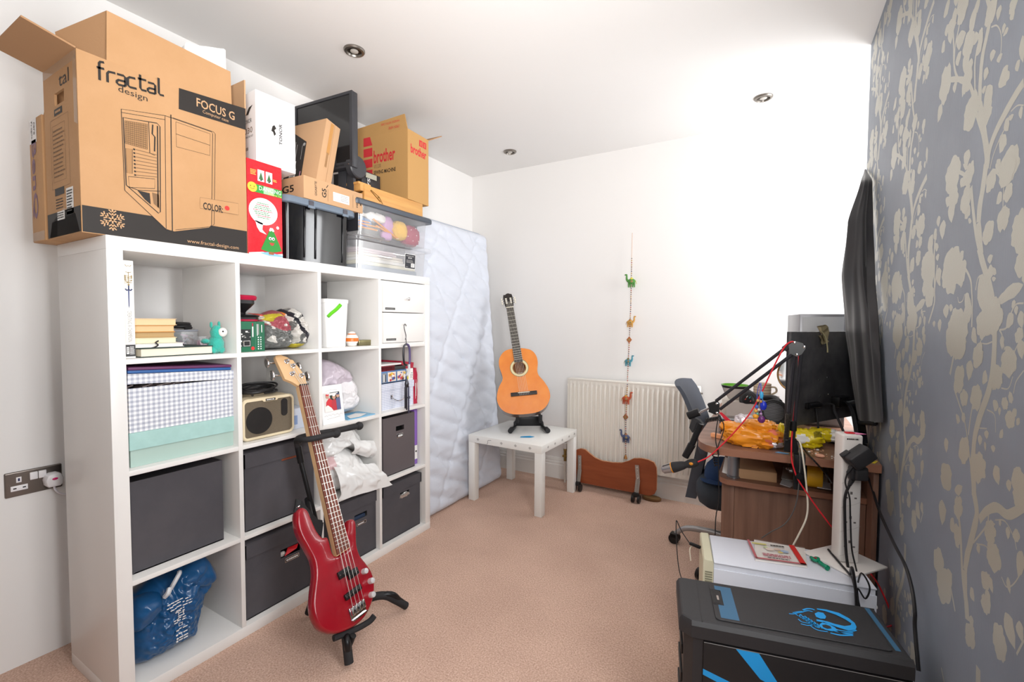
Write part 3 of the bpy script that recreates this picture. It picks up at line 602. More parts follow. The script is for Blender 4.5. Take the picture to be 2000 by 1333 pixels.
book('yellowed orange paperback, second from the top of the book stack', -.06, .19, .083, .202, zf+.0815, zf+.104, mat('orange_cover', 'd99a4e', .6), M_page2, 0, g)
book('pale peach paperback on the top of the book stack', -.06, .19, .083, .208, zf+.1045, zf+.1265, mat('peach_cover', 'e8c9a0', .6), mat('peach_pages', 'e6c79c', .85), 0, g)
# tall white book standing at the left
t = thing('book', 'tall white art book standing upright at the left with a sword on its spine', 'book', (-.15, .063, zf))
MB(mat('white_cover', 'efece6')).box(-.27, -.03, .0485, .0775, zf, zf+.308, .002).build('cover', t)
ik = Ink((-.0297, 0, 0), (0, 1, 0), (0, 0, 1)); M_gold = mat('bronze_ink', '9a8455', .5); M_navy = mat('navy_ink', '2e3a63', .5); M_grey = mat('grey_ink', 'a29f9c', .6)
ik.rect(.0495, zf+.006, .0765, zf+.043, mat('dark_grey_ink', '3a3a3c', .5)); ik.rect(.053, zf+.014, .060, zf+.036, M_white, 1); ik.lines(.054, zf+.018, .059, zf+.033, 3, M_black, 2, 4, .5)
ik.lines(.062, zf+.012, .074, zf+.038, 6, M_white, 1, 9, .5)
ik.text('CREATING A CHAMPION', .058, zf+.052, .069, zf+.150, M_grey, 0, 3)
ik.text('ZELDA', .053, zf+.236, .073, zf+.262, M_gold, 0, 3, .02)
ik.line([(.063, zf+.272), (.063, zf+.230)], .0016, M_gold, 1); ik.line([(.0555, zf+.272), (.063, zf+.2695), (.0705, zf+.272)], .0016, M_gold, 1)
ik.line([(.055, zf+.294), (.059, zf+.289), (.063, zf+.292), (.067, zf+.289), (.071, zf+.294)], .0016, M_gold)
ik.poly([(.061, zf+.215), (.065, zf+.215), (.0645, zf+.166), (.063, zf+.158), (.0615, zf+.166)], mat('steel_blue_ink', '5a6287', .5)); ik.line([(.0545, zf+.219), (.058, zf+.214), (.063, zf+.217), (.068, zf+.214), (.0715, zf+.219)], .004, M_navy, 1)
ik.line([(.063, zf+.217), (.063, zf+.231)], .0035, M_navy, 1); ik.disc(.063, zf+.232, .0028, M_gold, 2)
ik.build('spine_print', t)
# clear plastic tubs with a black lid
M_clear = thin_mat('clear_plastic', 'd6d8dd', .18, .08, .10)
t = thing('plastic_tub', 'small clear plastic tub of bits with black cable on top, behind the books', 'tub', (-.257, .304, zf))
open_box(MB(M_clear), -.300, -.215, .262, .345, zf, zf+.078, .002).build('tub', t)
b = MB(mat('brown_bits', '7a5b4f', .6), mat('pink_bits', 'b88aa5', .6), mat('grey_bits', '8a8d96', .6)); rd = random.Random(5)
for k in range(26):
    p = V((rd.uniform(-.288, -.227), rd.uniform(.275, .332), zf+.008+.014*(k//6))); d = V((rd.uniform(-1, 1), rd.uniform(-1, 1), .2)).normalized()*.012
    b.bar(p-d, p+d, .006, .006, m=k % 3)
b.build('bits', t)['kind'] = 'stuff'
MB(mat('grey_plastic_lid', '8f929c', .4)).box(-.303, -.212, .259, .348, zf+.0785, zf+.085, .002).build('lid', t)
b = MB(mat('black_rubber', '1e1d1f', .5))
b.tube([(-.257+.035*math.cos(a)*(1-.02*a), .304+.036*math.sin(a)*(1-.01*a), zf+.091+.0012*a) for a in [i*.35 for i in range(52)]], .0055, 6)
tag(b.build('cable_coil', origin=(-.257, .304, zf+.085)), 'coiled black cable lying on the small clear tub of bits', 'cable')
t = thing('plastic_tub', 'frosted clear tub holding a pink piece, left of the teal soft toy', 'tub', (-.19, .35, zf))
open_box(MB(M_clear), -.205, -.155, .326, .372, zf, zf+.06, .002).build('tub', t); MB(mat('pink_plastic', 'e3a3c0', .4)).box(-.20, -.172, .333, .36, zf+.004, zf+.045, .006).build('bits', t)
# teal alpaca soft toy
M_teal = mat('teal_plush', '38b3a2', .95, bump=(220, .8), sheen=.4)
toy = thing('soft_toy', 'small teal alpaca soft toy with a white face, sitting right of the books', 'soft toy', (-.065, .338, zf))
b = MB(M_teal)
def fluffy(c, r, seed, n=22):
    c = V(c); k = n//2; vs = []; fs = []
    for i in range(k+1):
        for j in range(n):
            p = PI*i/k; a = 2*PI*j/n; d = V((math.sin(p)*math.cos(a), math.sin(p)*math.sin(a), math.cos(p))); h = 1+.09*noise.noise(d*5+V((seed, 0, 0)))
            vs.append(c+V((d.x*r[0]*h, d.y*r[1]*h, d.z*r[2]*h)))
    for i in range(k):
        for j in range(n): fs.append((i*n+j, (i+1)*n+j, (i+1)*n+(j+1) % n, i*n+(j+1) % n))
    b.add(vs, fs)
fluffy((-.065, .336, zf+.034), (.028, .026, .034), 1); fluffy((-.06, .337, zf+.074), (.022, .021, .030), 2)
for dx, dy in ((.012, -.015), (.012, .013), (-.018, -.015), (-.018, .013)): fluffy((-.065+dx, .336+dy, zf+.0135), (.011, .011, .0135), dx*50)
fluffy((-.06, .318, zf+.105), (.006, .005, .012), 3, 10); fluffy((-.062, .346, zf+.107), (.006, .005, .012), 4, 10); fluffy((-.075, .305, zf+.045), (.02, .014, .01), 5, 12)
b.build('body', toy)
MB(mat('white_plush', 'efece8', .9, bump=(300, .4))).ball((-.041, .348, zf+.078), (.013, .016, .017), 16).build('face', toy)
MB(M_black).ball((-.0292, .343, zf+.081), .0032, 10).build('eye', toy)

# ---- near column, second cube: mint box, gingham box, folders
M_mint = mat('mint_card', 'a3c9c4', .55, var=(20, 'a9cfca', .4, .6)); M_mint2 = mat('mint_card_lower', 'acc4bb', .6)
zf1 = cz(1)+.0006
t = thing('gift_box', 'pale mint green cardboard box under the gingham box', 'box', (-.18, .215, zf1))
open_box(MB(M_mint2), -.33, -.037, .058, .380, zf1, zf1+.108, .003).build('body', t)
MB(M_mint).box(-.336, -.030, .054, .386, zf1+.108, zf1+.1115).box(-.0335, -.030, .054, .386, zf1+.056, zf1+.108).box(-.336, -.3325, .054, .386, zf1+.056, zf1+.108).box(-.3325, -.0335, .054, .0575, zf1+.056, zf1+.108).box(-.3325, -.0335, .3825, .386, zf1+.056, zf1+.108).build('lid', t)
M_ging = gingham('grey_gingham_paper', 'efeff0', 'cacdd6', 'a6abba', 68)
t = thing('gift_box', 'grey and white gingham box with its lid ajar, on the mint green box', 'box', (-.18, .215, zf1+.112))
z = zf1+.1121
open_box(MB(M_ging), -.32, -.033, .056, .382, z, z+.142, .003).build('body', t)
b = MB(M_ging)
T = Matrix.Translation((0, .385, z+.140)) @ Matrix.Rotation(math.radians(-2.8), 4, 'X') @ Matrix.Translation((0, -.385, -(z+.140))); b.T = T
b.box(-.326, -.026, .051, .387, z+.170, z+.1735).box(-.0295, -.026, .051, .387, z+.141, z+.170).box(-.326, -.3225, .051, .387, z+.141, z+.170).box(-.3225, -.0295, .051, .0545, z+.141, z+.170).box(-.3225, -.0295, .3835, .387, z+.141, z+.170)
b.build('lid', t)
b = MB(mat('tissue_dark', '4a3d3c', .8), mat('tissue_pale', 'c2b0ac', .7)); rd = random.Random(2)
for k in range(14): b.bar((-.05-rd.random()*.05, .07+k*.013, z+.139), (-.05-rd.random()*.05, .09+k*.016, z+.145+.004*rd.random()), .012, .004, m=k % 3 == 0)
b.build('contents', t)['kind'] = 'stuff'
t = thing('folder', 'blue ring folder lying on the gingham box lid', 'folder', (-.18, .2, zf1+.305))
T = Matrix.Translation((0, .385, z+.140)) @ Matrix.Rotation(math.radians(-2.8), 4, 'X') @ Matrix.Translation((0, -.385, -(z+.140)))
b = MB(mat('blue_folder_card', '2d5f9e', .5)); b.T = T; b.box(-.31, -.032, .053, .368, z+.1745, z+.184, .002); b.build('cover', t)
t = thing('folder', 'plum purple folder on top of the blue ring folder', 'folder', (-.18, .2, zf1+.316))
b = MB(mat('plum_folder_card', '6a3560', .5)); b.T = T; b.box(-.31, -.035, .055, .372, z+.1845, z+.194, .002); b.build('cover', t)

# ---- near column, bottom cube: blue tote bag
M_blue = mat('blue_laminated_fabric', '144f80', .28, coat=.3, bump=(28, .35))
zf3 = cz(3)+.0006
bag = thing('tote_bag', 'crumpled blue laminated shopping bag with white print in the bottom near cube', 'bag', (-.12, .18, zf3))
b = MB(M_blue)
BAGO = [(.078, zf3+.002), (.064, zf3+.045), (.058, zf3+.12), (.060, zf3+.19), (.078, zf3+.226), (.105, zf3+.235), (.135, zf3+.258), (.150, zf3+.270), (.185, zf3+.262), (.205, zf3+.280), (.240, zf3+.300), (.285, zf3+.302), (.305, zf3+.265), (.333, zf3+.198), (.318, zf3+.168), (.300, zf3+.10), (.283, zf3+.045), (.268, zf3+.004), (.20, zf3+.001), (.13, zf3+.0005)]
skinpts = pillow(b, BAGO, (.185, zf3+.13), -.15, .105, .11, 44, 2, .024, 13, sub=8)
for p_ in b.v: p_.x = max(min(p_.x, -.012), -.34); p_.z = max(p_.z, zf3); p_.y = min(max(p_.y, .0465), .372)
b.build('body', bag, smooth=55)
M_wsack = mat('white_ink', 'f0efee')
b = MB(M_blue); pillow(b, [(.060, zf3+.15), (.058, zf3+.20), (.075, zf3+.240), (.11, zf3+.245), (.145, zf3+.235), (.150, zf3+.19), (.12, zf3+.155), (.085, zf3+.14)], (.10, zf3+.195), -.085, .05, .08, 14, 5, .012, 16)
for p_ in b.v: p_.x = min(p_.x, -.012); p_.y = max(p_.y, .0465)
b.build('side_gusset', bag, smooth=55)
b = MB(M_blue); pillow(b, [(.19, zf3+.225), (.215, zf3+.268), (.245, zf3+.298), (.287, zf3+.300), (.312, zf3+.262), (.334, zf3+.196), (.300, zf3+.182), (.25, zf3+.198)], (.265, zf3+.24), -.095, .045, .08, 14, 9, .016, 16)
for p_ in b.v: p_.x = min(p_.x, -.012)
b.build('side_gusset', bag, smooth=55)
MB(mat('white_tape_handle', 'd8dadd', .5)).tube([(-.05, .165, zf3+.248), (-.040, .172, zf3+.270), (-.045, .190, zf3+.292), (-.07, .20, zf3+.285)], .007, 6, k=5).build('handle', bag)
MB(mat('white_tape_handle', 'd8dadd')).tube([(-.045, .145, zf3+.232), (-.034, .150, zf3+.246), (-.040, .158, zf3+.258)], .008, 6, k=5).build('handle', bag)
def decal_on(parent, name, mt, rows):
    """white print wrapped on the bag: small plates laid onto its front skin"""
    b = MB(mt)
    def skin(y, z):
        q = sorted(skinpts, key=lambda p: (p.y-y)**2+(p.z-z)**2)[:10]; return max(p.x for p in q)
    for y0, z0, y1, z1 in rows:
        dz = 0; zc = (z0+z1)/2; x = max(skin(y0, zc), skin(y1, zc), skin((y0+y1)/2, zc))+.002; dz1 = 0
        b.add([(x, y0, z0+dz), (x, y1, z0+dz1), (x, y1, z1+dz1), (x, y0, z1+dz)], [(0, 1, 2, 3)])
    b.build(name, parent, smooth=0)
rows = []; rd = random.Random(11)
for zz, y0, y1 in ((.196, .150, .215), (.187, .146, .222), (.178, .155, .222), (.168, .172, .200), (.160, .172, .200), (.133, .166, .206), (.124, .168, .206), (.096, .172, .210)):
    y = y0
    while y < y1:
        w = .005+.010*rd.random(); rows.append((y, zf3+zz, min(y+w, y1), zf3+zz+.0036)); y += w+.002
for zz in (.078, .067, .056):
    rows += [(.172, zf3+zz, .178, zf3+zz+.006), (.181, zf3+zz+.001, .193, zf3+zz+.005), (.195, zf3+zz+.001, .208, zf3+zz+.005)]
rows += [(.180, zf3+.143, .200, zf3+.146), (.182, zf3+.146, .184, zf3+.157), (.196, zf3+.146, .198, zf3+.157), (.182, zf3+.155, .198, zf3+.157)]
rows += [(.184, zf3+.105, .196, zf3+.1065), (.184, zf3+.115, .196, zf3+.1165), (.184, zf3+.1065, .1855, zf3+.115), (.1945, zf3+.1065, .196, zf3+.115)]
decal_on(bag, 'white_print', M_wsack, rows)

# ---- second column, top cube: red rimmed case, green kit box, plastic bag
zf = cz(0)+.0006; y0 = cy(1)
M_blackp = mat('black_plastic', '1b1a1c', .38, bump=(200, .05)); M_red = mat('crimson_plastic', 'b3193f', .3)
t = thing('plastic_case', 'black plastic case with crimson rims stacked on the green kit box', 'case', (-.2, .46, zf+.118))
zz = zf+.1182
def rr(cx_, cy_, hx, hy, r, k=6):
    P = []
    for sx, sy, a in ((1, -1, -PI/2), (1, 1, 0), (-1, 1, PI/2), (-1, -1, PI)):
        for i in range(k+1): q = a+PI/2*i/k; P.append((cx_+sx*(hx-r)+r*math.cos(q), cy_+sy*(hy-r)+r*math.sin(q)))
    return P
b = MB(M_red); b.loft(rr(-.2, .462, .11, .062, .03), [(.003, 0), (0, .003), (0, .006), (.003, .009)], (0, 0, zz), (1, 0, 0), (0, 1, 0)); b.build('lower_rim', t)
b = MB(M_blackp); b.loft(rr(-.2, .462, .108, .066, .03), [(0, .009), (0, .016), (-.006, .024), (.01, .028)], (0, 0, zz), (1, 0, 0), (0, 1, 0)); b.build('base', t)
b = MB(M_blackp); b.loft(rr(-.2, .455, .105, .058, .028), [(.035, .028), (.034, .036), (.012, .058), (.0, .072), (0, .086)], (0, 0, zz), (1, 0, 0), (0, 1, 0)); b.build('body', t)
b = MB(M_red); b.loft(rr(-.2, .458, .11, .062, .03), [(.003, .086), (0, .090), (-.002, .098), (.002, .104), (.012, .106)], (0, 0, zz), (1, 0, 0), (0, 1, 0)); b.build('lid', t)
M_green = mat('green_box_card', '1f6447', .5); M_pcb = mat('dark_print', '232628', .5)
t = thing('kit_box', 'green electronics kit box with a circuit board picture below the crimson rimmed case', 'box', (-.17, .455, zf))
MB(M_green).box(-.30, -.04, .3935, .508, zf, zf+.118, .001).build('carton', t)
ik = Ink((-.0398, 0, 0), (0, 1, 0), (0, 0, 1))
ik.rect(.394, zf+.02, .452, zf+.088, M_pcb); rd = random.Random(4)
for k in range(26):
    a = .396+rd.random()*.05; c = zf+.022+rd.random()*.06; ik.rect(a, c, a+.003+rd.random()*.006, c+.002+rd.random()*.005, rd.choice((M_grey, M_silver_ink, M_white, M_gold)), 1)
ik.rect(.422, zf+.022, .449, zf+.044, M_grey, 2); ik.rect(.425, zf+.025, .446, zf+.041, M_black, 3)
ik.rect(.457, zf+.058, .462, zf+.098, M_white); ik.rect(.457, zf+.1, .461, zf+.112, M_red)
for k in range(2):
    for j in range(6): ik.rect(.479+k*.010, zf+.008+j*.009, .4835+k*.010, zf+.0125+j*.009, M_white)
ik.disc(.459, zf+.013, .007, mat('bright_red_ink', 'd92c2c', .5)); ik.rect(.476, zf+.062, .479, zf+.108, M_white); ik.rect(.481, zf+.066, .484, zf+.108, M_grey); ik.rect(.494, zf+.075, .497, zf+.105, M_white); ik.rect(.470, zf, .4708, zf+.117, mat('pale_green_ink', '5d9a7e', .5))
ik.build('box_print', t)
# crumpled carrier bag
fl = thing('carrier_bag', 'crumpled grey plastic carrier bag with red and yellow patches, beside the green box', 'bag', (-.15, .60, zf))
M_fa = mat('grey_film', '6e6f6d', .22, coat=.3, bump=(40, .4)); M_fb = mat('pale_film', 'd6d2cc', .25, bump=(40, .4)); M_fc = mat('brick_film', 'a4545c', .3, bump=(40, .4)); M_fd = mat('yellow_film', 'c9b93b', .3, bump=(40, .4)); M_fe = mat('black_film', '2b2a31', .3)
def bagmat(p):
    q = noise.noise(V((p.x*9, p.y*14, p.z*16))); h = p.z-zf
    if h < .075+.03*q: return 0 if q > -.45 else 1
    if q > .38: return 3
    if p.y > .64: return 1 if q > -.2 else 4
    return 2 if q > -.35 else 1
def bagmat(p):
    q = noise.noise(V((p.x*9, p.y*20, p.z*20+3))); h = p.z-zf
    if h < .088+.02*q-.25*(p.y-.6): return 0 if noise.noise(V((p.y*34, p.z*34, 8))) > -.28 else 1
    if q > .33: return 3
    return 2 if noise.noise(V((p.y*26, p.z*26, 1))) > -.22 else 1
b = MB(M_fa, M_fb, M_fc, M_fd, M_fe)
pillow(b, [(.515, zf+.003), (.510, zf+.06), (.515, zf+.105), (.545, zf+.132), (.585, zf+.160), (.62, zf+.165), (.645, zf+.12), (.665, zf+.07), (.66, zf+.02), (.64, zf+.001), (.57, zf+.001)], (.585, zf+.07), -.15, .10, .10, 46, 4, .034, 20, mfn=bagmat, sub=12)
for p_ in b.v: p_.z = max(p_.z, zf)
b.build('body', fl, smooth=60)
b = MB(M_fb, M_fe, M_fd, M_fa, mat('orange_film', 'cf7a3a', .3))
pillow(b, [(.605, zf+.12), (.625, zf+.165), (.655, zf+.178), (.69, zf+.176), (.715, zf+.14), (.735, zf+.09), (.737, zf+.04), (.72, zf+.008), (.68, zf+.002), (.655, zf+.03), (.63, zf+.08)], (.675, zf+.09), -.13, .08, .08, 46, 7, .032, 20, sub=12, mfn=lambda p: (1 if abs((p.y-.628)-(zf+.17-p.z)*.62) < .010 or (p.y > .69 and p.z > zf+.14) else 2 if p.z < zf+.022 else 4 if (p.y < .63 and p.z > zf+.145) else 0 if noise.noise(p*24) > -.33 else 3))
for p_ in b.v: p_.z = max(p_.z, zf); p_.y = min(p_.y, .7265)
b.build('flap', fl, smooth=60)
b = MB(mat('translucent_film', 'd9d4d2', .2), mat('scarlet_film', 'cf4a3e', .3)); crumple(b, (-.2, .525, zf+.137), (.09, .05, .016), 31, .22, 26, .8, freq=2.0, mfn=lambda p: 1 if abs(p.y-.528) < .018 and p.z > zf+.14 else 0)
b.build('handle_film', fl, smooth=60)

# ---- second column, second cube: guitar amplifier, cable, pale box, papers
zf = cz(1)+.0006
M_cream = mat('cream_vinyl', 'e3d3b3', .55, bump=(250, .2)); M_grille = mat('brown_grille_cloth', '776b5a', .8, bump=(900, .5), var=(900, '655a4a', .4, .6))
amp = thing('guitar_amplifier', 'small cream guitar amplifier with a brown grille on the second column shelf', 'amplifier', (-.12, .517, zf))
T = RZ(.0, (-.03, .5, 0)) @ Matrix.Translation((.03, -.5, 0))
P = rr(.517, zf+.084, .111, .082, .024)
b = MB(M_cream); b.loft(P, [(.004, -.17), (0, -.165), (0, -.005), (.004, 0), (.011, .0005), (.0125, -.006)], (-.03, 0, 0), (0, 1, 0), (0, 0, 1), cap1=False)
b.build('cabinet', amp)
G = [(.417, zf+.016), (.433, zf+.011), (.602, zf+.011), (.617, zf+.025), (.617, zf+.143), (.603, zf+.155), (.555, zf+.155), (.548, zf+.148), (.493, zf+.148), (.486, zf+.155), (.431, zf+.155), (.417, zf+.143)]
b = MB(M_grille); b.slab([(-.033, y, z) for y, z in G], (1, 0, 0), .005); b.build('grille', amp)
b = MB(M_cream); b.slab([(-.0285, y, z) for y, z in [(.493, zf+.149), (.486, zf+.156), (.486, zf+.160), (.555, zf+.160), (.555, zf+.156), (.548, zf+.149)]], (1, 0, 0), .006); b.build('top_notch', amp)
M_spk = mat('black_speaker_mesh', '201d1c', .8, bump=(700, .6))
b = MB(M_spk); b.lathe((-.0335, .476, zf+.076), [(.053, 0), (.053, .002), (.047, .003), (.02, .0022), (.001, .002)], (1, 0, 0), 40); b.build('speaker', amp)
b = MB(M_spk); b.slab([(-.031, .582+.014*math.cos(a), zf+.114+(.022 if math.sin(a) >= 0 else -.022)+.014*math.sin(a)) for a in [2*PI*i/28 for i in range(28)]], (1, 0, 0), .003); b.build('port', amp)
ik = Ink((-.028, 0, 0), (0, 1, 0), (0, 0, 1)); ik.rect(.500, zf+.1505, .541, zf+.1595, M_black); ik.lines(.504, zf+.1525, .538, zf+.1576, 1, M_white, 1, 3, .8); ik.build('badge', amp)
b = MB(mat('black_cable', '201f21', .45)); rd = random.Random(8); P = []
for k in range(5*16):
    a = 2*PI*k/16; g = k/80; P.append((-.12+(.048+.012*math.sin(k*.7))*math.cos(a), .522+(.070+.010*math.sin(k*.31))*math.sin(a), zf+.172+.004+.028*g*abs(math.sin(a*.5+.3))+.010*g))
b.tube(P, .0042, 7, k=2)
b.tube([(-.05, .46, zf+.176), (-.04, .449, zf+.186), (-.045, .440, zf+.19)], .0045, 7, k=3)
o = b.build('instrument_cable', origin=(-.12, .52, zf+.168)); tag(o, 'coil of black instrument cable lying on top of the cream amplifier', 'cable')
t = thing('gift_box', 'pale lilac-blue card box behind the bass guitar neck, right of the amplifier', 'box', (-.14, .675, zf))
MB(mat('pale_lilac_card', 'cfd5e4', .5)).box(-.2, -.07, .637, .715, zf, zf+.09, .002).build('carton', t)
b = MB(mat('blue_print_ink', '8ea4cf', .5)); b.box(-.0699, -.0694, .645, .668, zf+.02, zf+.06, 0); b.build('printed_patch', t)
t = thing('paper_sheet', 'crumpled white sheet of paper under the cream amplifier', 'paper', (-.02, .47, zf))
b = MB(M_white); b.grid(lambda u, v: V((-.028+.024*v, .43+.11*u, zf+.0004+.003*abs(noise.noise(V((u*6, v*4, 2)))))), 14, 5); b.build('sheet', t)
bpy.data.objects.remove(t.children[0]) if False else None

# ---- third column, top cube: bucket, orange and white stand-in jar, flat tin
zf = cz(0)+.0006
M_bucket = mat('white_plastic', 'eeedec', .3)
t = thing('bucket', 'white plastic bucket with a bright green handle in the third column top cube', 'bucket', (-.11, .872, zf))
P = rr(-.125, .87, .078, .065, .018)
b = MB(M_bucket); b.loft(P, [(.012, 0), (.004, .13), (0, .205), (-.003, .206), (-.004, .222), (0, .225), (.003, .221), (.006, .12), (.013, .004)], (0, 0, zf), (1, 0, 0), (0, 1, 0), cap1=True); b.build('pail', t)
M_lime = mat('lime_green_plastic', '62c61c', .35)
b = MB(M_lime); b.tube([(-.045, .812, zf+.142), (-.0435, .83, zf+.158), (-.0425, .857, zf+.177), (-.0425, .880, zf+.198)], [.0075, .0075, .0075, .0085], 10, k=5)
b.build('handle', t)
t = thing('stand_in_jar', 'small round white jar with orange bands, standing in for a toy figure, beside the white bucket', 'jar', (-.07, .962, zf))  # plain jar modelled in place of a round toy figure
b = MB(mat('white_glaze', 'f2ede6', .25)); b.ball((-.068, .966, zf+.032), (.032, .032, .032), 24); b.lathe((-.068, .966, zf), [(.018, 0), (.024, .004), (.024, .008)], n=20); b.build('jar', t)
b = MB(mat('orange_glaze', 'd97328', .3)); b.lathe((-.068, .966, zf+.032), [(.0318, -.009), (.0326, -.008), (.0326, .002), (.0324, .006), (.031, .008)], n=28, caps=False); b.lathe((-.068, .966, zf+.056), [(.0205, 0), (.0195, .004), (.017, .008)], n=24, caps=False); b.build('band', t)
b = MB(mat('white_glaze', 'f2ede6')); b.lathe((-.068, .966, zf+.060), [(.019, 0), (.018, .005), (.012, .010), (.003, .012)], n=24); b.build('lid', t)
t = thing('flat_tin', 'flat olive metal tin lying right of the small round jar', 'tin', (-.08, 1.045, zf))
b = MB(mat('olive_metal', '7e7757', .3, .6)); P = rr(-.085, 1.046, .028, .043, .006)
b.loft(P, [(.001, 0), (0, .002), (0, .016)], (0, 0, zf), (1, 0, 0), (0, 1, 0)); b.build('tin_base', t)
b = MB(mat('olive_metal_lid', '8c8560', .25, .7)); b.loft(P, [(-.001, .0165), (-.001, .026), (.002, .028)], (0, 0, zf), (1, 0, 0), (0, 1, 0)); b.build('lid', t)

# ---- third column, second cube: framed photo, white bag, blue leaflet
zf = cz(1)+.0006
fr = thing('photo_frame', 'white folded photo card with a snapshot of people in red winter clothes', 'photo', (-.03, .825, zf))
T = Matrix.Translation((-.03, 0, zf)) @ Matrix.Rotation(math.radians(-8), 4, 'Y')
b = MB(mat('white_card', 'f3f2f2', .5)); b.T = T; b.box(-.004, 0, .769, .890, 0, .176, .001); b.build('card', fr)
b = MB(mat('white_card', 'f3f2f2')); b.T = Matrix.Translation((-.03, 0, zf)) @ Matrix.Rotation(math.radians(14), 4, 'Y') @ Matrix.Translation((-.047, 0, .0)); b.box(-.003, 0, .80, .86, 0.004, .13); b.build('strut', fr)
o_ = T @ V((0.0002, 0, 0)); ik = Ink(o_, (0, 1, 0), (T.to_3x3() @ V((0, 0, 1))))
a, c, e, g = .783, .872, .055, .142
ik.rect(a, e, c, g, mat('photo_pale', 'dcd6d2', .4)); ik.rect(.818, .095, c, g, mat('photo_dark_green', '2f3a2c', .4), 1)
ik.poly([(.79, .06), (.795, .1), (.812, .118), (.83, .105), (.838, .07), (.83, .056)], mat('photo_red', 'd1303a', .4), 2)
ik.poly([(.822, .058), (.824, .1), (.84, .112), (.852, .1), (.856, .058)], mat('photo_red2', 'b8323c', .4), 3)
ik.poly([(.85, .058), (.848, .11), (.86, .116), (.872, .11), (.872, .058)], mat('photo_blue', '5c6188', .4), 4)
for y, z, r, mt in ((.803, .125, .009, 'photo_skin'), (.838, .119, .0095, 'photo_skin'), (.860, .124, .009, 'photo_skin')): ik.disc(y, z, r, mat(mt, 'c79a83', .4), 5)
ik.disc(.838, .129, .009, mat('photo_white', 'f0ece8', .4), 6, .006); ik.disc(.803, .133, .009, mat('photo_red', 'd1303a'), 6, .005); ik.disc(.86, .133, .009, mat('photo_navy', '3a4568', .4), 6, .005)
ik.poly([(.783, .055), (.783, .078), (.80, .086), (.818, .072), (.83, .055)], mat('photo_white', 'f0ece8'), 7)
for k in range(5): ik.line([(.778+k*.02, .036+.006*math.sin(k)), (.79+k*.02, .04), (.797+k*.02, .034)], .0009, M_grey, 1)
ik.line([(.79, .022), (.865, .026)], .001, M_grey); ik.line([(.795, .15), (.83, .156), (.862, .151)], .001, M_grey)
ik.build('snapshot', fr)
M_film = mat('milky_film', 'e6e3e5', .22, bump=(26, .35)); M_lilac = mat('lilac_film', 'cbbfca', .22, bump=(26, .35))
t = thing('carrier_bag', 'white and lilac plastic bag slumped behind the photo card', 'bag', (-.17, .97, zf))
b = MB(M_film, M_lilac)
pillow(b, [(.90, zf+.004), (.88, zf+.06), (.885, zf+.15), (.93, zf+.20), (1.0, zf+.205), (1.06, zf+.17), (1.068, zf+.10), (1.062, zf+.03), (1.03, zf+.004)], (.98, zf+.09), -.20, .11, .11, 36, 21, .022, 10, sub=9)
for p_ in b.v: p_.z = max(p_.z, zf+.004)
b.build('body', t, smooth=60)
b = MB(M_lilac, M_film)
pillow(b, [(.80, zf+.13), (.815, zf+.22), (.845, zf+.275), (.90, zf+.285), (.97, zf+.255), (1.03, zf+.215), (1.055, zf+.18), (1.0, zf+.15), (.92, zf+.13), (.85, zf+.10)], (.92, zf+.19), -.20, .10, .11, 36, 24, .022, 10, sub=9)
b.build('upper_fold', t, smooth=60)
t = thing('leaflet', 'glossy blue leaflet lying under the white and lilac bag', 'paper', (-.08, 1.0, zf))
MB(mat('blue_gloss_paper', '6fb2d8', .25)).box(-.15, -.02, .90, 1.07, zf-.0003, zf+.003).build('sheet', t)
ik = Ink((0, 0, zf+.0032), (0, 1, 0), (-1, 0, 0)); ik.poly([(.92, .03), (.98, .025), (1.05, .06), (1.02, .11), (.95, .09)], M_white); ik.build('leaflet_print', t)

# ---- third column, third cube: white bag hanging out
zf = cz(2)+.0006
M_film2 = mat('white_film', 'e6e6e5', .2, coat=.2, bump=(22, .35))
t = thing('carrier_bag', 'large white plastic bag spilling out of the third column cube over the charcoal box', 'bag', (-.12, .95, zf))
M_film3 = mat('pinkish_film', 'e0bcbe', .25)
b = MB(M_film2, M_film3)
pillow(b, [(.790, zf+.002), (.768, zf+.05), (.775, zf+.12), (.80, zf+.20), (.85, zf+.225), (.93, zf+.215), (1.0, zf+.17), (1.06, zf+.11), (1.095, zf+.04), (1.08, zf+.002), (.95, zf+.001)], (.92, zf+.09), -.15, .125, .15, 36, 12, .020, 9, sub=9, mfn=lambda p: 1 if (p.y < .845 and abs(p.z-zf-.155) < .03 and p.x > -.15) else 0)
for p_ in b.v: p_.z = max(p_.z, zf); p_.x = min(p_.x, -.004); p_.y = min(max(p_.y, .7445), 1.0765)
b.build('lower_bag', t, smooth=60)
b = MB(M_film2)
pillow(b, [(.765, zf+.17), (.785, zf+.26), (.83, zf+.305), (.90, zf+.322), (.97, zf+.312), (1.03, zf+.27), (1.072, zf+.20), (1.075, zf+.155), (1.02, zf+.165), (.95, zf+.19), (.88, zf+.185), (.82, zf+.15)], (.92, zf+.24), -.16, .11, .14, 36, 15, .022, 10, sub=9)
for p_ in b.v: p_.y = min(max(p_.y, .7445), 1.0765); p_.z = min(p_.z, zf+.331)
b.build('upper_bag', t, smooth=60)
def cuff(u, v):
    return V((-.045+.028*math.sin(PI*v)+.008*noise.noise(V((u*6, v*5, 2)))+.010*math.sin(u*11+1)*v, .93+.15*u, zf+.245-.035*u-.085*v*(.75+.35*u)+.006*noise.noise(V((u*4, v*3, 8)))))
b = MB(M_film2); b.grid(cuff, 30, 14); b.build('open_cuff', t, smooth=60)
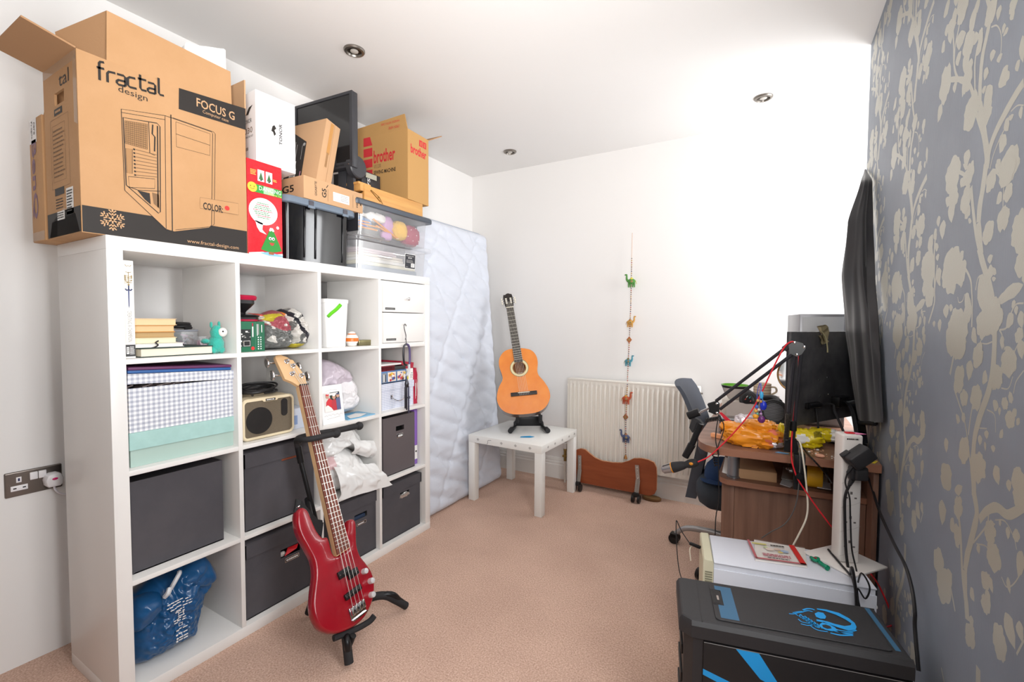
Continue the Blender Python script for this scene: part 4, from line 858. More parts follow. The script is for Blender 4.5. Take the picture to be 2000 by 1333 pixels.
def drape(u, v):
    y = .815+.345*u*(.72+.28*v)+.012*noise.noise(V((u*3, v*3, 1))); z = zf+.150-.05*u-.155*v*(1-.12*u)+.008*noise.noise(V((u*4, v*3, 7)))
    x = -.035+.050*math.sin(PI*min(1, v*.75+.05))*(1-.2*u)+.010*math.sin(u*17+v*3)*v+.009*(.4-abs(noise.noise(V((u*7, v*4, 5)))))*2
    return V((max(x, .008 if v > .45 else -.035), y, z))
b = MB(M_film2); b.grid(drape, 44, 22); b.build('draped_skirt', t, smooth=60)

# ---- far column, second cube: gingham box, game box, red cartons, ring of keys
zf = cz(1)+.0006
M_ging2 = gingham('small_blue_gingham_paper', 'f2f1f4', 'cfd4e4', 'a9b2cf', 110)
t = thing('gift_box', 'small blue and white gingham file box with a ring pull in the far column', 'box', (-.17, 1.262, zf))
open_box(MB(M_ging2), -.30, -.05, 1.143, 1.384, zf, zf+.110, .003).build('body', t)
MB(M_ging2).box(-.304, -.046, 1.139, 1.388, zf+.138, zf+.141).box(-.049, -.046, 1.139, 1.388, zf+.104, zf+.138).box(-.304, -.301, 1.139, 1.388, zf+.104, zf+.138).box(-.301, -.049, 1.139, 1.142, zf+.104, zf+.138).box(-.301, -.049, 1.385, 1.388, zf+.104, zf+.138).build('lid', t)
b = MB(M_chrome); b.box(-.05, -.046, 1.205, 1.220, zf+.055, zf+.078, .002); b.tube([(-.045, 1.212, zf+.066), (-.035, 1.222, zf+.052), (-.03, 1.245, zf+.043), (-.03, 1.270, zf+.043), (-.035, 1.292, zf+.05), (-.045, 1.302, zf+.062)], .0025, 7, k=4); b.build('handle', t)
t = thing('game_box', 'blue edged game box with colourful photos lying on the small gingham box', 'box', (-.17, 1.23, zf+.142))
MB(mat('steel_blue_card', '5077a8', .4)).box(-.30, -.044, 1.135, 1.325, zf+.1412, zf+.208, .001).build('carton', t)
ik = Ink((-.0438, 0, 0), (0, 1, 0), (0, 0, 1)); z = zf+.1412
ik.rect(1.136, z+.002, 1.324, z+.006, M_black); ik.rect(1.140, z+.008, 1.172, z+.058, mat('grey_print', '8a9097', .4)); ik.rect(1.150, z+.012, 1.156, z+.05, M_white, 1); ik.rect(1.162, z+.012, 1.166, z+.05, M_black, 1)
rd = random.Random(6); cols = [mat('print_%s' % h, h, .4) for h in ('f0e2d2', 'd9913a', 'c24a55', '7a4c8e', '3b5fae', 'e8c04a', 'f4f1ee', '4e3a34', 'd8532f')]
for a0, a1 in ((1.180, 1.240), (1.250, 1.312)):
    ik.rect(a0, z+.010, a1, z+.060, cols[0], 1)
    for k in range(14): ik.disc(a0+.008+rd.random()*(a1-a0-.016), z+.017+rd.random()*.036, .003+.006*rd.random(), cols[1+k % 8], 2+k)
ik.build('box_print', t)
t = thing('wire_tray', 'small dark red wire tray of papers on the game box', 'tray', (-.17, 1.235, zf+.209))
b = MB(mat('dark_red_wire', '8a2530', .4))
for k in range(13): b.box(-.052, -.05, 1.14+k*.008, 1.1415+k*.008, zf+.2085, zf+.234)
b.box(-.053, -.049, 1.138, 1.24, zf+.232, zf+.235).box(-.053, -.049, 1.138, 1.24, zf+.208, zf+.210).box(-.2, -.05, 1.138, 1.24, zf+.2082, zf+.2095); b.build('tray', t)
MB(mat('dark_card', '3d3a3a', .7)).box(-.19, -.055, 1.243, 1.33, zf+.2085, zf+.228, .001).build('dark_carton', t)
MB(M_white).box(-.19, -.06, 1.15, 1.30, zf+.2352, zf+.244, .001).build('papers', t)
t = thing('carton', 'flat dark red carton standing in the upper part of the far column cube', 'box', (-.15, 1.36, zf+.21))
MB(mat('deep_red_card', 'a81f38', .45)).add([(-.06, 1.30, zf+.2535), (-.06, 1.40, zf+.238), (-.06, 1.395, zf+.208), (-.06, 1.335, zf+.209), (-.06, 1.30, zf+.238)]+[(-.25, 1.30, zf+.2535), (-.25, 1.40, zf+.238), (-.25, 1.395, zf+.208), (-.25, 1.335, zf+.209), (-.25, 1.30, zf+.238)], [(0, 1, 2, 3, 4), (9, 8, 7, 6, 5), (0, 5, 6, 1), (1, 6, 7, 2), (2, 7, 8, 3), (3, 8, 9, 4), (4, 9, 5, 0)]).build('carton', t)
t = thing('carton', 'white and green card carton behind the hanging keyring', 'box', (-.15, 1.36, zf+.142))
MB(M_white).box(-.26, -.055, 1.331, 1.389, zf+.1412, zf+.207, .001).build('carton', t)
ik = Ink((-.0548, 0, 0), (0, 1, 0), (0, 0, 1)); ik.rect(1.333, zf+.146, 1.35, zf+.195, mat('yellow_ink', 'e0cf2c', .4)); ik.rect(1.372, zf+.18, 1.384, zf+.183, M_green); ik.lines(1.365, zf+.15, 1.386, zf+.175, 4, M_grey); ik.build('box_print', t)
t = thing('packet', 'tall crimson paper packet standing at the right of the far column cube', 'packet', (-.11, 1.412, zf))
M_crim = mat('crimson_paper', 'b31a3c', .4, bump=(25, .3))
def pk(u, v):
    a = 2*PI*u; q = 1-.55*max(0, v-.82)/.18*(abs(math.cos(a)) > .3); n = .004*noise.noise(V((math.cos(a)*3, math.sin(a)*3, v*7)))
    return V((-.115+math.copysign(abs(math.cos(a))**.4, math.cos(a))*(.06+n), 1.412+math.copysign(abs(math.sin(a))**.4, math.sin(a))*(.0185*q+n), zf+.206*v))
b = MB(M_crim); b.grid(pk, 36, 16, wrap=True); b.add([pk(i/36, 0) for i in range(36)], [tuple(range(36))]); b.add([pk(i/36, 1) for i in range(36)], [tuple(range(36))]); b.build('body', t)
ik = Ink((-.051, 0, 0), (0, 1, 0), (0, 0, 1), .0012); ik.lines(1.402, zf+.03, 1.408, zf+.15, 1, M_white, 0, 3, .5); ik.rect(1.401, zf+.03, 1.4035, zf+.12, M_white); ik.rect(1.407, zf+.045, 1.409, zf+.14, M_white); ik.build('packet_print', t)
# keyring hanging from a hook at the drawer front
kr = thing('key_bunch', 'bunch of black pens and tags on a purple carabiner hooked below the lower drawer', 'keyring', (.02, 1.255, .98))
M_steel = mat('dark_steel', '4b4b50', .3, .9)

b = MB(M_steel); b.tube([(.012, 1.262, 1.192), (.014, 1.256, 1.200), (.018, 1.245, 1.202), (.02, 1.238, 1.19), (.02, 1.244, 1.165), (.02, 1.252, 1.14), (.02, 1.250, 1.125), (.02, 1.246, 1.122)], .0022, 8, k=5); b.build('hook', kr)
b = MB(mat('purple_anodised', '6b5f8c', .3, .4), M_steel); b.tube([(.02, 1.254, 1.095), (.02, 1.27, 1.088), (.021, 1.278, 1.065), (.021, 1.280, 1.02), (.021, 1.277, .985)], .0062, 10, k=5)
b.tube([(.02, 1.254, 1.095), (.02, 1.238, 1.085), (.021, 1.232, 1.06), (.021, 1.232, 1.02), (.021, 1.238, .990), (.021, 1.255, .982)], .0055, 10, k=5, m=1); b.tube([(.02, 1.252, 1.124), (.02, 1.254, 1.098)], .002, 6, m=1); b.build('carabiner', kr)
b = MB(mat('pale_ribbon', 'c9ccd2', .4), M_chrome); b.tube([(.024, 1.270, .985), (.026, 1.268, .96), (.024, 1.258, .935), (.026, 1.250, .925)], .007, 8, k=5); b.tube([(.022, 1.258, .985), (.022, 1.268, .975), (.022, 1.276, .98)], .004, 8, k=4, m=1); b.build('strap', kr)
b = MB(M_steel); b.lathe((.022, 1.254, .862), [(.010, 0), (.011, .01), (.012, .02), (.008, .034), (.003, .05), (.002, .07)], n=14); b.build('clip', kr)
for dy, l, mt in ((-.012, .120, 'graphite'), (-.001, .130, 'graphite'), (.014, .150, 'graphite2')):
    MB(mat(mt, '3a3940' if mt == 'graphite' else '4a4a60', .35, .5)).lathe((.022, 1.254+dy, .868-l), [(.002, 0), (.0045, .006), (.0045, l-.01), (.003, l)], n=12).build('pen', kr)
b = MB(M_steel); b.tube([(.024, 1.268+.009*math.cos(a), .805+.006*math.sin(a)) for a in [2*PI*i/16 for i in range(16)]], .0018, 6, closed=True); b.build('ring', kr)

# ------------------------------------------------ cartons and tubs on top of the shelf unit
ZT = SH+.0006
M_kraft = mat('kraft_card', 'b88d62', .8, bump=(140, .12), var=(5, 'bf946a', .35, .65))
M_kraft2 = mat('kraft_card_inside', 'ad8560', .85, bump=(140, .12)); M_kraft3 = mat('light_kraft_card', 'c79e77', .8, bump=(140, .1))
M_tape = thin_mat('parcel_tape', 'd8c4ae', .30, .12, .12); M_ink = mat('charcoal_ink', '27221f', .6)
fx, fy0, fy1, fz1 = -.018, -.048, .433, 1.993
fb = thing('carton', 'large open brown carton with a computer case drawing, on the shelf unit', 'carton', (-.155, .19, ZT))
t_ = .006; b = MB(M_kraft)
b.box(-.288, fx, fy0, fy1, ZT, ZT+t_).box(fx-t_, fx, fy0, fy1, ZT+t_, fz1, .0015).box(-.288, -.288+t_, fy0, fy1, ZT+t_, fz1, .0015).box(-.288+t_, fx-t_, fy1-t_, fy1, ZT+t_, fz1)
# near end with a punched hand hole
hx0, hx1, hz0, hz1 = -.195, -.118, 1.868, 1.905
b.box(-.288+t_, fx-t_, fy0, fy0+t_, ZT+t_, hz0).box(-.288+t_, fx-t_, fy0, fy0+t_, hz1, fz1).box(-.288+t_, hx0, fy0, fy0+t_, hz0, hz1).box(hx1, fx-t_, fy0, fy0+t_, hz0, hz1)
b.build('body', fb)
# flaps
b = MB(M_kraft2); b.slab([(-0.022,-0.044,1.994),(-0.022,-0.157,2.019),(-0.285,-0.138,2.043),(-0.285,-0.034,1.987)], (-.1, .2, .97), .004) if False else None
P = [V((-0.022,-0.045,1.993)), V((-0.022,-0.157,2.019)), V((-0.284,-0.138,2.043)), V((-.284, fy0, fz1))]
P[0] = V((-.022, fy0, fz1)); n_ = (P[1]-P[0]).cross(P[3]-P[0]).normalized()
P[2] = P[3]+(P[1]-P[0])
b = MB(M_kraft2); b.slab(P, n_, .005); b.build('flap', fb)
FP = [(-0.024,0.023,2.001),(-0.024,0.027,2.142),(-0.024,0.385,2.13),(-0.024,0.388,2.015)]
FP[0] = (-.024, FP[0][1], fz1-.002); FP[3] = (-.024, FP[3][1], fz1-.002)
MB(M_kraft).slab(FP, (1, 0, 0), .005).build('flap', fb)
Q = [(-0.03,0.028,2.144),(-0.15,-0.054,2.074)]
MB(M_kraft2).slab([Q[0], Q[1], (-.15, Q[1][1]+.008, fz1-.03), (-.03, Q[0][1], fz1-.03)], (.2, -1, 0), .005).build('flap', fb)
MB(M_kraft3).slab([(-.02, fy1-.001, fz1), (-.02, fy1-.001, fz1+.128), (-.28, fy1-.001, fz1+.128), (-.28, fy1-.001, fz1)], (0, -1, 0), .005).build('flap', fb)
# tape along the near end
b = MB(M_tape); b.add([(-.286, fy0-.0006, 1.965), (-.02, fy0-.0006, 1.965), (-.02, fy0-.0006, 1.992), (-.286, fy0-.0006, 1.992)], [(0, 1, 2, 3)])
b.build('tape', fb, smooth=0); b = MB(M_tape); b.add([(-.27, fy0-.0006, ZT+.003), (-.03, fy0-.0006, ZT+.003), (-.06, fy0-.0006, ZT+.06), (-.15, fy0-.0006, ZT+.085), (-.25, fy0-.0006, ZT+.05)], [(0, 1, 2, 3, 4)])
b.build('tape', fb, smooth=0); b = MB(M_tape); b.add([(-.02, fy0-.0008, 1.78), (-.045, fy0-.0008, 1.79), (-.045, fy0-.0008, 1.97), (-.02, fy0-.0008, 1.985)], [(0, 1, 2, 3)]); b.build('tape', fb, smooth=0)
# front print (Y, Z on the front face)
ik = Ink((fx, 0, 0), (0, 1, 0), (0, 0, 1))
F = lambda P: P
ik.poly([(fy0+.002, ZT+.002), (fy1-.002, ZT+.002), (fy1-.002, 1.556), (fy0+.002, 1.549)], M_ink)
ik.poly([(0.21,1.924),(0.434,1.936),(0.434,2.015),(0.212,1.994)], M_ink)
ik.text('FOCUS G', 0.265, 1.955, 0.393, 1.985, M_kraft3, 1, bold=.012)
ik.text('Computer case', 0.284, 1.937, 0.371, 1.951, M_kraft3, 1)
ik.text('fractal', *(-0.003,1.925,0.175,1.985), M_ink, 1) if False else None
# the rounded wordmark, drawn stroke by stroke between y = 0 and 0.176
wy0 = -0.003; wy1 = 0.175; wz = 1.924; wz2 = 1.948
def wm(P, w=.0065):
    L = wy1-wy0
    ik.line([(wy0+a*L, wz+(wz2-wz)*a+c*.058) for a, c in P], w, M_ink, 1)
wm([(.10, .95), (.05, .93), (.035, .85), (.035, 0)]); wm([(0, .62), (.10, .62)])
wm([(.14, 0), (.14, .45), (.16, .55), (.25, .56)])
wm([(.27, .55), (.36, .55), (.385, .48), (.385, .02)]); wm([(.385, .02), (.29, .02), (.265, .10), (.265, .18), (.29, .26), (.385, .26)])
wm([(.53, .56), (.45, .56), (.42, .48), (.42, .12), (.45, .04), (.545, .04)])
wm([(.60, .85), (.60, .14), (.62, .05), (.69, .05)]); wm([(.565, .62), (.69, .62)])
wm([(.715, .55), (.80, .55), (.825, .48), (.825, .02)]); wm([(.825, .02), (.735, .02), (.71, .10), (.71, .18), (.735, .26), (.825, .26)])
wm([(.88, .95), (.88, .12), (.90, .04), (.96, .04)])
ik.text('design', 0.047, 1.904+.002, 0.122, 1.904+.026, M_ink, 1)
ik.text('www.fractal-design.com', 0.226, ZT+.008, 0.399, ZT+.024, M_kraft3, 1)
# snow crystal
cyk, czk = (0.024,1.519)
for k in range(6):
    a = PI/2+k*PI/3; d = V((math.cos(a), math.sin(a))); nn = V((-d.y, d.x)); c = V((cyk, czk))
    ik.line([tuple(c), tuple(c+d*.032)], .004, M_kraft3, 1)
    for h in (.012, .021):
        for s in (1, -1): ik.line([tuple(c+d*h), tuple(c+d*(h+.008)+nn*s*.009)], .0032, M_kraft3, 1)
# drawing of the computer case
pl = lambda P, w=.0016, closed=False, lay=2: ik.line(P, w, M_ink, lay, closed)
CASE = [(0.053,1.861),(0.169,1.886),(0.312,1.885),(0.315,1.879),(0.305,1.556),(0.297,1.545),(0.188,1.512),(0.164,1.516),(0.056,1.616)]
ik.poly([CASE[0], CASE[1], CASE[2], CASE[3], CASE[4], CASE[5], CASE[6], CASE[7], CASE[8]], M_kraft, 1)
pl(CASE, .0018, True); pl([(0.054,1.851),(0.169,1.873)]); pl([(0.169,1.886),(0.164,1.516)]); pl([(0.186,1.896),(0.182,1.513)], .003)
pl([(0.191,1.888),(0.319,1.887),(0.324,1.882),(0.314,1.561),(0.304,1.55),(0.191,1.519)], .0014); pl([(0.2,1.878),(0.307,1.876),(0.304,1.8),(0.2,1.796)], .0013, True); pl([(0.199,1.838),(0.306,1.836)], .0013)
pl([(0.057,1.837),(0.146,1.853),(0.154,1.845),(0.149,1.57),(0.144,1.564),(0.06,1.633)], .0028, True)
GR = [(0.061,1.829),(0.119,1.84),(0.117,1.76),(0.06,1.76)]
M_inkg = mat('mid_brown_ink', '7d6045', .7); M_inkl = mat('pale_brown_ink', 'a57c52', .7)
ik.poly(GR, M_inkl, 2); pl(GR, .0012, True, 3)
for i in range(1, 12):
    t = i/12; ik.line([(GR[0][0]+(GR[1][0]-GR[0][0])*t, GR[0][1]+(GR[1][1]-GR[0][1])*t), (GR[3][0]+(GR[2][0]-GR[3][0])*t, GR[3][1]+(GR[2][1]-GR[3][1])*t)], .0008, M_ink, 3)
    ik.line([(GR[0][0]+(GR[3][0]-GR[0][0])*t, GR[0][1]+(GR[3][1]-GR[0][1])*t), (GR[1][0]+(GR[2][0]-GR[1][0])*t, GR[1][1]+(GR[2][1]-GR[1][1])*t)], .0008, M_ink, 3)
SL = [(0.086,1.75),(0.143,1.751),(0.142,1.68),(0.087,1.671)]
for i in range(8):
    t = i/7; A = (SL[0][0]+(SL[3][0]-SL[0][0])*t, SL[0][1]+(SL[3][1]-SL[0][1])*t); B = (SL[1][0]+(SL[2][0]-SL[1][0])*t, SL[1][1]+(SL[2][1]-SL[1][1])*t)
    ik.line([A, B], .0022, M_inkg, 2); ik.rect(A[0]-.006, A[1]-.0035, A[0]-.001, A[1]+.0015, M_ink, 3)
G2 = [(0.061,1.745),(0.078,1.748),(0.076,1.672),(0.062,1.671)]
ik.poly(G2, M_inkl, 2); pl(G2, .001, True, 3)
pl([(0.066,1.661),(0.136,1.672),(0.135,1.641),(0.068,1.628)], .0016, True); pl([(0.123,1.849),(0.124,1.75),(0.138,1.748)], .002); pl([(0.134,1.844),(0.132,1.814),(0.139,1.807),(0.137,1.76)], .004); pl([(0.147,1.845),(0.143,1.583)], .0035)
ik.poly([(0.088,1.624),(0.121,1.623),(0.123,1.587),(0.107,1.6)], M_ink, 2); ik.poly([(0.127,1.627),(0.146,1.625),(0.147,1.579),(0.131,1.592)], M_inkg, 2); pl([(0.062,1.63),(0.091,1.625),(0.149,1.636)], .002)
LB = [(0.269,1.645),(0.4,1.653),(0.4,1.611),(0.268,1.607)]
ik.poly(LB, M_kraft, 3); ik.line(LB, .001, M_inkg, 4, True)
ik.text('COLOR:', *(0.278,1.606), 0.344, 1.631, M_ink, 5, bold=.02)
ik.disc(*(0.359,1.627), .0085, mat('red_dot_ink', 'd8362f', .5), 5)
ik.build('front_print', fb)
# near end print
ie = Ink((0, fy0, 0), (1, 0, 0), (0, 0, 1))
ie.rect(-.286, ZT+.003, fx-.003, 1.548, M_ink); ie.rect(-.20, 1.838, -.135, 1.858, M_ink); ie.lines(-.19, 1.843, -.145, 1.853, 1, M_kraft3, 1, 3, .7)
ie.text('tal', -.155, 1.915, -.075, 1.955, M_ink, 0)
for P in ([(-.235, 1.62), (-.235, 1.83), (-.09, 1.83), (-.09, 1.62)], [(-.22, 1.64), (-.22, 1.81), (-.12, 1.81), (-.12, 1.64)]): ie.line(P, .0015, M_inkg, 0, True)
ie.lines(-.215, 1.65, -.125, 1.80, 12, M_inkg, 1, 5, .3)
ie.rect(-.215, 1.598, -.14, 1.62, M_ink); ie.rect(-.125, 1.532, -.07, 1.610, M_white); ie.lines(-.12, 1.538, -.075, 1.605, 8, M_ink, 1, 3, .5); ie.rect(-.20, 1.522, -.14, 1.548, M_white, 1); ie.lines(-.197, 1.525, -.143, 1.546, 3, M_ink, 2, 8, .5)
ie.lines(-.21, 1.555, -.15, 1.59, 4, M_ink, 0, 7, .4)
ie.build('end_print', fb)
# slim monitor carton behind it, near the wall
t = thing('carton', 'slim brown monitor carton with faded purple lettering, behind the large open carton', 'carton', (-.37, .1, ZT))
MB(M_kraft).box(-.415, -.300, -.052, .36, ZT, 1.868, .003).build('body', t)
MB(M_kraft2).slab([(-.300, -.045, 1.868), (-.300, .30, 1.868), (-.285, .30, 1.985), (-.285, -.03, 1.985)], (1, 0, -.1), .004).build('flap', t)
ie = Ink((0, -.052, 0), (1, 0, 0), (0, 0, 1)); M_purp = mat('faded_purple_ink', '7c5d72', .6)
ie.text('BenQ', -.402, 1.545, -.352, 1.80, M_purp, 0, 3, .02); ie.rect(-.413, ZT+.003, -.303, 1.502, M_tape); ie.rect(-.410, 1.79, -.345, 1.866, mat('white_tape', 'dcd8d6', .3)); ie.text('Fragile', -.395, 1.805, -.38, 1.86, M_ink, 1, 3); ie.text('care', -.37, 1.815, -.358, 1.855, M_ink, 1, 3); ie.build('end_print', t)
# white paper bag standing in the open carton
t = thing('paper_bag', 'white paper bag sticking up out of the large open carton', 'bag', (-.13, .34, ZT+.007))
M_wpaper = mat('white_bag_paper', 'efeeed', .7, bump=(15, .3))
def pb(u, v):
    a = 2*PI*u; n = .010*noise.noise(V((math.cos(a)*2, math.sin(a)*2, v*3))); sy = math.copysign(abs(math.sin(a))**.4, math.sin(a))
    return V((-.13+math.copysign(abs(math.cos(a))**.3, math.cos(a))*(.05*(1-.55*v)+n*.3), .348+sy*(.068+.002*v+n*.4), ZT+.0072+(.748+.026*sy+.012*noise.noise(V((a, 3, 1))))*v))
b = MB(M_wpaper); b.grid(pb, 40, 14, wrap=True); b.add([pb(i/40, 0) for i in range(40)], [tuple(range(40))]); b.build('body', t, smooth=40)
# red box with a cartoon fir tree
M_redc = mat('red_box_card', 'd4232e', .35, var=(70, 'c81c28', .45, .55)); M_snow = mat('white_gloss_ink', 'f2f2f2', .4); M_tree = mat('fir_green_ink', '2c8a35', .5)
t = thing('carton', 'tall red toy carton with a fir tree and speech bubble, beside the large open carton', 'carton', (-.09, .505, ZT))
ry0, ry1, rz1 = .436, .578, ZT+.365
MB(M_redc).box(-.16, -.02, ry0, ry1, ZT, rz1, .002).build('body', t)
ik = Ink((-.02, 0, 0), (0, 1, 0), (0, 0, 1)); RX = lambda a: ry0+(ry1-ry0)*a; RZ_ = lambda c: ZT+.365*c
M_dkr = mat('dark_red_ink', 'a81720', .5); rd = random.Random(1)
for i in range(9):
    for j in range(22): ik.disc(RX(.05+.11*i+(.055 if j % 2 else 0)), RZ_(.1+.04*j), .0011, M_dkr, 0, n=6)
for a in (.29, .52): ik.rect(RX(a), RZ_(.79), RX(a+.19), RZ_(.91), M_snow, 1); ik.poly([(RX(a+.03), RZ_(.81)), (RX(a+.16), RZ_(.81)), (RX(a+.095), RZ_(.89))], mat('dark_fir_ink', '3f6b3c', .5), 2); ik.rect(RX(a+.07), RZ_(.797), RX(a+.12), RZ_(.81), M_ink, 2)
ik.lines(RX(.09), RZ_(.84), RX(.26), RZ_(.90), 4, mat('yellow_print', 'f0d468', .5), 1, 3); ik.lines(RX(.73), RZ_(.82), RX(.85), RZ_(.85), 2, mat('yellow_print', 'f0d468'), 1, 5)
ik.rect(RX(.08), RZ_(.665), RX(.995), RZ_(.75), mat('banner_green', '2f9a3c', .5), 1); ik.rect(RX(.45), RZ_(.668), RX(.75), RZ_(.747), mat('banner_pale', 'a9d3a5', .5), 2)
ik.text('DANCING', RX(.32), RZ_(.695), RX(.96), RZ_(.738), M_snow, 4); ik.text('Christmas Tree', RX(.6), RZ_(.668), RX(.97), RZ_(.69), mat('yellow_print', 'f0d468'), 4)
ik.disc(RX(.13), RZ_(.71), .019, mat('smile_yellow', 'e6c03f', .5), 5); ik.disc(RX(.08), RZ_(.718), .002, M_ink, 6, n=8); ik.disc(RX(.18), RZ_(.718), .002, M_ink, 6, n=8); ik.line([(RX(.07), RZ_(.70)), (RX(.13), RZ_(.688)), (RX(.19), RZ_(.70))], .0012, M_ink, 6, k=4)
ik.disc(RX(.44), RZ_(.475), .058, M_snow, 1, .052, 32); ik.poly([(RX(.2), RZ_(.37)), (RX(.42), RZ_(.35)), (RX(.40), RZ_(.28)), (RX(.52), RZ_(.235)), (RX(.33), RZ_(.255)), (RX(.25), RZ_(.30))], M_snow, 1); ik.disc(RX(.85), RZ_(.33), .006, M_snow, 1)
for k in range(9): ik.lines(RX(.15+.03*abs(k-4)), RZ_(.40+.019*k), RX(.75-.03*abs(k-4)), RZ_(.413+.019*k), 1, (M_tree, M_dkr)[k % 3 == 1], 2, k+3, .6)
ik.poly([(RX(.35), RZ_(.07)), (RX(.42), RZ_(.13)), (RX(.55), RZ_(.24)), (RX(.62), RZ_(.30)), (RX(.70), RZ_(.30)), (RX(.78), RZ_(.24)), (RX(.97), RZ_(.08)), (RX(.80), RZ_(.06)), (RX(.66), RZ_(.05)), (RX(.5), RZ_(.055))], M_tree, 2)
ik.poly([(RX(.585), RZ_(.285)), (RX(.62), RZ_(.315)), (RX(.70), RZ_(.315)), (RX(.745), RZ_(.285)), (RX(.70), RZ_(.275)), (RX(.66), RZ_(.287)), (RX(.62), RZ_(.275))], M_snow, 3)
for a in (.62, .71): ik.disc(RX(a), RZ_(.20), .0062, M_snow, 3); ik.disc(RX(a+.005), RZ_(.197), .003, M_ink, 4)
ik.poly([(RX(.59), RZ_(.155)), (RX(.75), RZ_(.155)), (RX(.70), RZ_(.125)), (RX(.64), RZ_(.125))], mat('mouth_red', 'b53a30', .5), 3)
ik.poly([(RX(.02), RZ_(.005)), (RX(.99), RZ_(.005)), (RX(.99), RZ_(.05)), (RX(.7), RZ_(.03)), (RX(.4), RZ_(.045)), (RX(.02), RZ_(.02))], M_snow, 1); ik.poly([(RX(.3), RZ_(.03)), (RX(.55), RZ_(.05)), (RX(.99), RZ_(.03)), (RX(.99), RZ_(.015)), (RX(.6), RZ_(.008))], mat('ice_blue_ink', '7fb4dc', .5), 2); ik.rect(RX(.57), RZ_(.025), RX(.72), RZ_(.055), mat('trunk_ink', '9c5a34', .5), 3)
ik.build('box_print', t)
# white microphone box on the red carton
t = thing('carton', 'glossy white microphone kit carton standing on the red toy carton', 'carton', (-.12, .56, rz1))
M_wbox = mat('white_gloss_card', 'f2f0f1', .3)
ty0, ty1, tz0, tz1 = .478, .668, rz1+.0008, rz1+.286
T = RZ(math.radians(-8), (-.05, .478, 0)) @ Matrix.Translation((.05, -.478, 0))
tx0, tx1 = -.17, -.05
T = RZ(math.radians(-4), (-.05, .49, 0)) @ Matrix.Translation((.05, -.49, 0)); b = MB(M_wbox); b.T = T; b.box(-.235, -.05, .492, .655, tz0, tz1, .002); b.build('body', t)
ik = Ink(T @ V((-.05, 0, 0)), T.to_3x3() @ V((0, 1, 0)), (0, 0, 1)); ik.text('TONOR', .585, tz0+.10, .598, tz0+.185, M_ink, 0, 1, .02)
ik.poly([(.553, tz0+.145), (.558, tz0+.165), (.566, tz0+.172), (.574, tz0+.160), (.566, tz0+.152), (.572, tz0+.138), (.565, tz0+.128), (.560, tz0+.142)], M_ink); ik.line([(.566, tz0+.125), (.578, tz0+.118), (.583, tz0+.135)], .001, M_grey, 0, k=4); ik.build('front_print', t)
ie = Ink(T @ V((0, .492, 0)), T.to_3x3() @ V((1, 0, 0)), (0, 0, 1))
ie.text('TONOR', -.145, tz0+.165, -.08, tz0+.182, M_ink); ie.text('T030', -.16, tz0+.125, -.075, tz0+.148, M_inkg, 0); ie.text('MICROPHONE KIT', -.165, tz0+.108, -.07, tz0+.116, M_ink); ie.poly([(-.125, tz0+.20), (-.10, tz0+.225), (-.07, tz0+.23), (-.09, tz0+.215), (-.105, tz0+.198)], M_ink); ie.rect(-.13, tz0+.06, -.11, tz0+.072, M_grey); ie.build('end_print', t)
# black tub with a blue-grey rim
M_smoke = mat('black_gloss_plastic', '0d0d10', .1, coat=.3); M_rim = mat('blue_grey_plastic', '6f7c8b', .4)
t = thing('storage_tub', 'glossy black plastic tub with a blue-grey rim on top of the shelf unit', 'tub', (-.2, .77, ZT))
P = rr(-.205, .766, .172, .172, .035)
b = MB(M_smoke); b.loft(P, [(.012, 0), (.008, .004), (.000, .252), (.003, .252), (.012, .01)], (0, 0, ZT), (1, 0, 0), (0, 1, 0)); b.build('body', t)
b = MB(M_smoke)
for y in (.69, .745, .89):
    b = MB(M_smoke); b.bar((-.0405, y, ZT+.02), (-.0325, y, ZT+.24), .010, .006, (1, 0, 0), .002); b.build('rib', t)
b = MB(M_rim); P2 = rr(-.205, .777, .188, .192, .045); b.loft(P2, [(.006, .239), (0, .243), (0, .262), (.004, .269), (.012, .271), (.02, .266)], (0, 0, ZT), (1, 0, 0), (0, 1, 0)); b.build('lid', t)
for y in (.71, .89): MB(mat('dark_clip', '4c4a52', .4), M_rim).box(-.0165, -.0135, y-.012, y+.012, ZT+.244, ZT+.264, .001).box(-.017, -.0128, y-.016, y+.018, ZT+.232, ZT+.244, .001, m=1).build('clip', t)
# laptop carton on the tub
gz0 = ZT+.2722; gz1 = gz0+.096; gy0, gy1, gx1 = .679, 1.008, -.022
t = thing('carton', 'flat brown laptop carton with black lettering, lying on the black tub', 'carton', (-.15, .80, gz0))
T = RZ(math.radians(1.5), (gx1, gy0, 0)) @ Matrix.Translation((-gx1, -gy0, 0))
b = MB(M_kraft3); b.T = T; b.box(-.27, gx1, gy0, gy1, gz0, gz1, .0015); b.build('body', t)
ik = Ink(T @ V((gx1, 0, 0)), T.to_3x3() @ V((0, 1, 0)), (0, 0, 1))
ik.text('GIGABYTE', gy0+.055, gz0+.022, gy0+.066, gz0+.084, M_ink, 0, 1, .01); ik.text('G5', gy0+.092, gz0+.024, gy0+.116, gz0+.064, M_ink, 0, 1, .02); ik.line([(gy0+.116, gz0+.07), (gy0+.125, gz0+.084)], .003, M_ink); ik.line([(gy0+.124, gz0+.012), (gy0+.124, gz0+.066)], .001, M_ink)
ik.rect(gy0+.152, gz0+.022, gy0+.245, gz0+.062, M_white, 1); ik.lines(gy0+.195, gz0+.028, gy0+.240, gz0+.058, 4, M_grey, 2, 4); ik.lines(gy0+.156, gz0+.026, gy0+.19, gz0+.056, 3, mat('pale_violet_print', 'c9c0dd', .5), 2, 6)
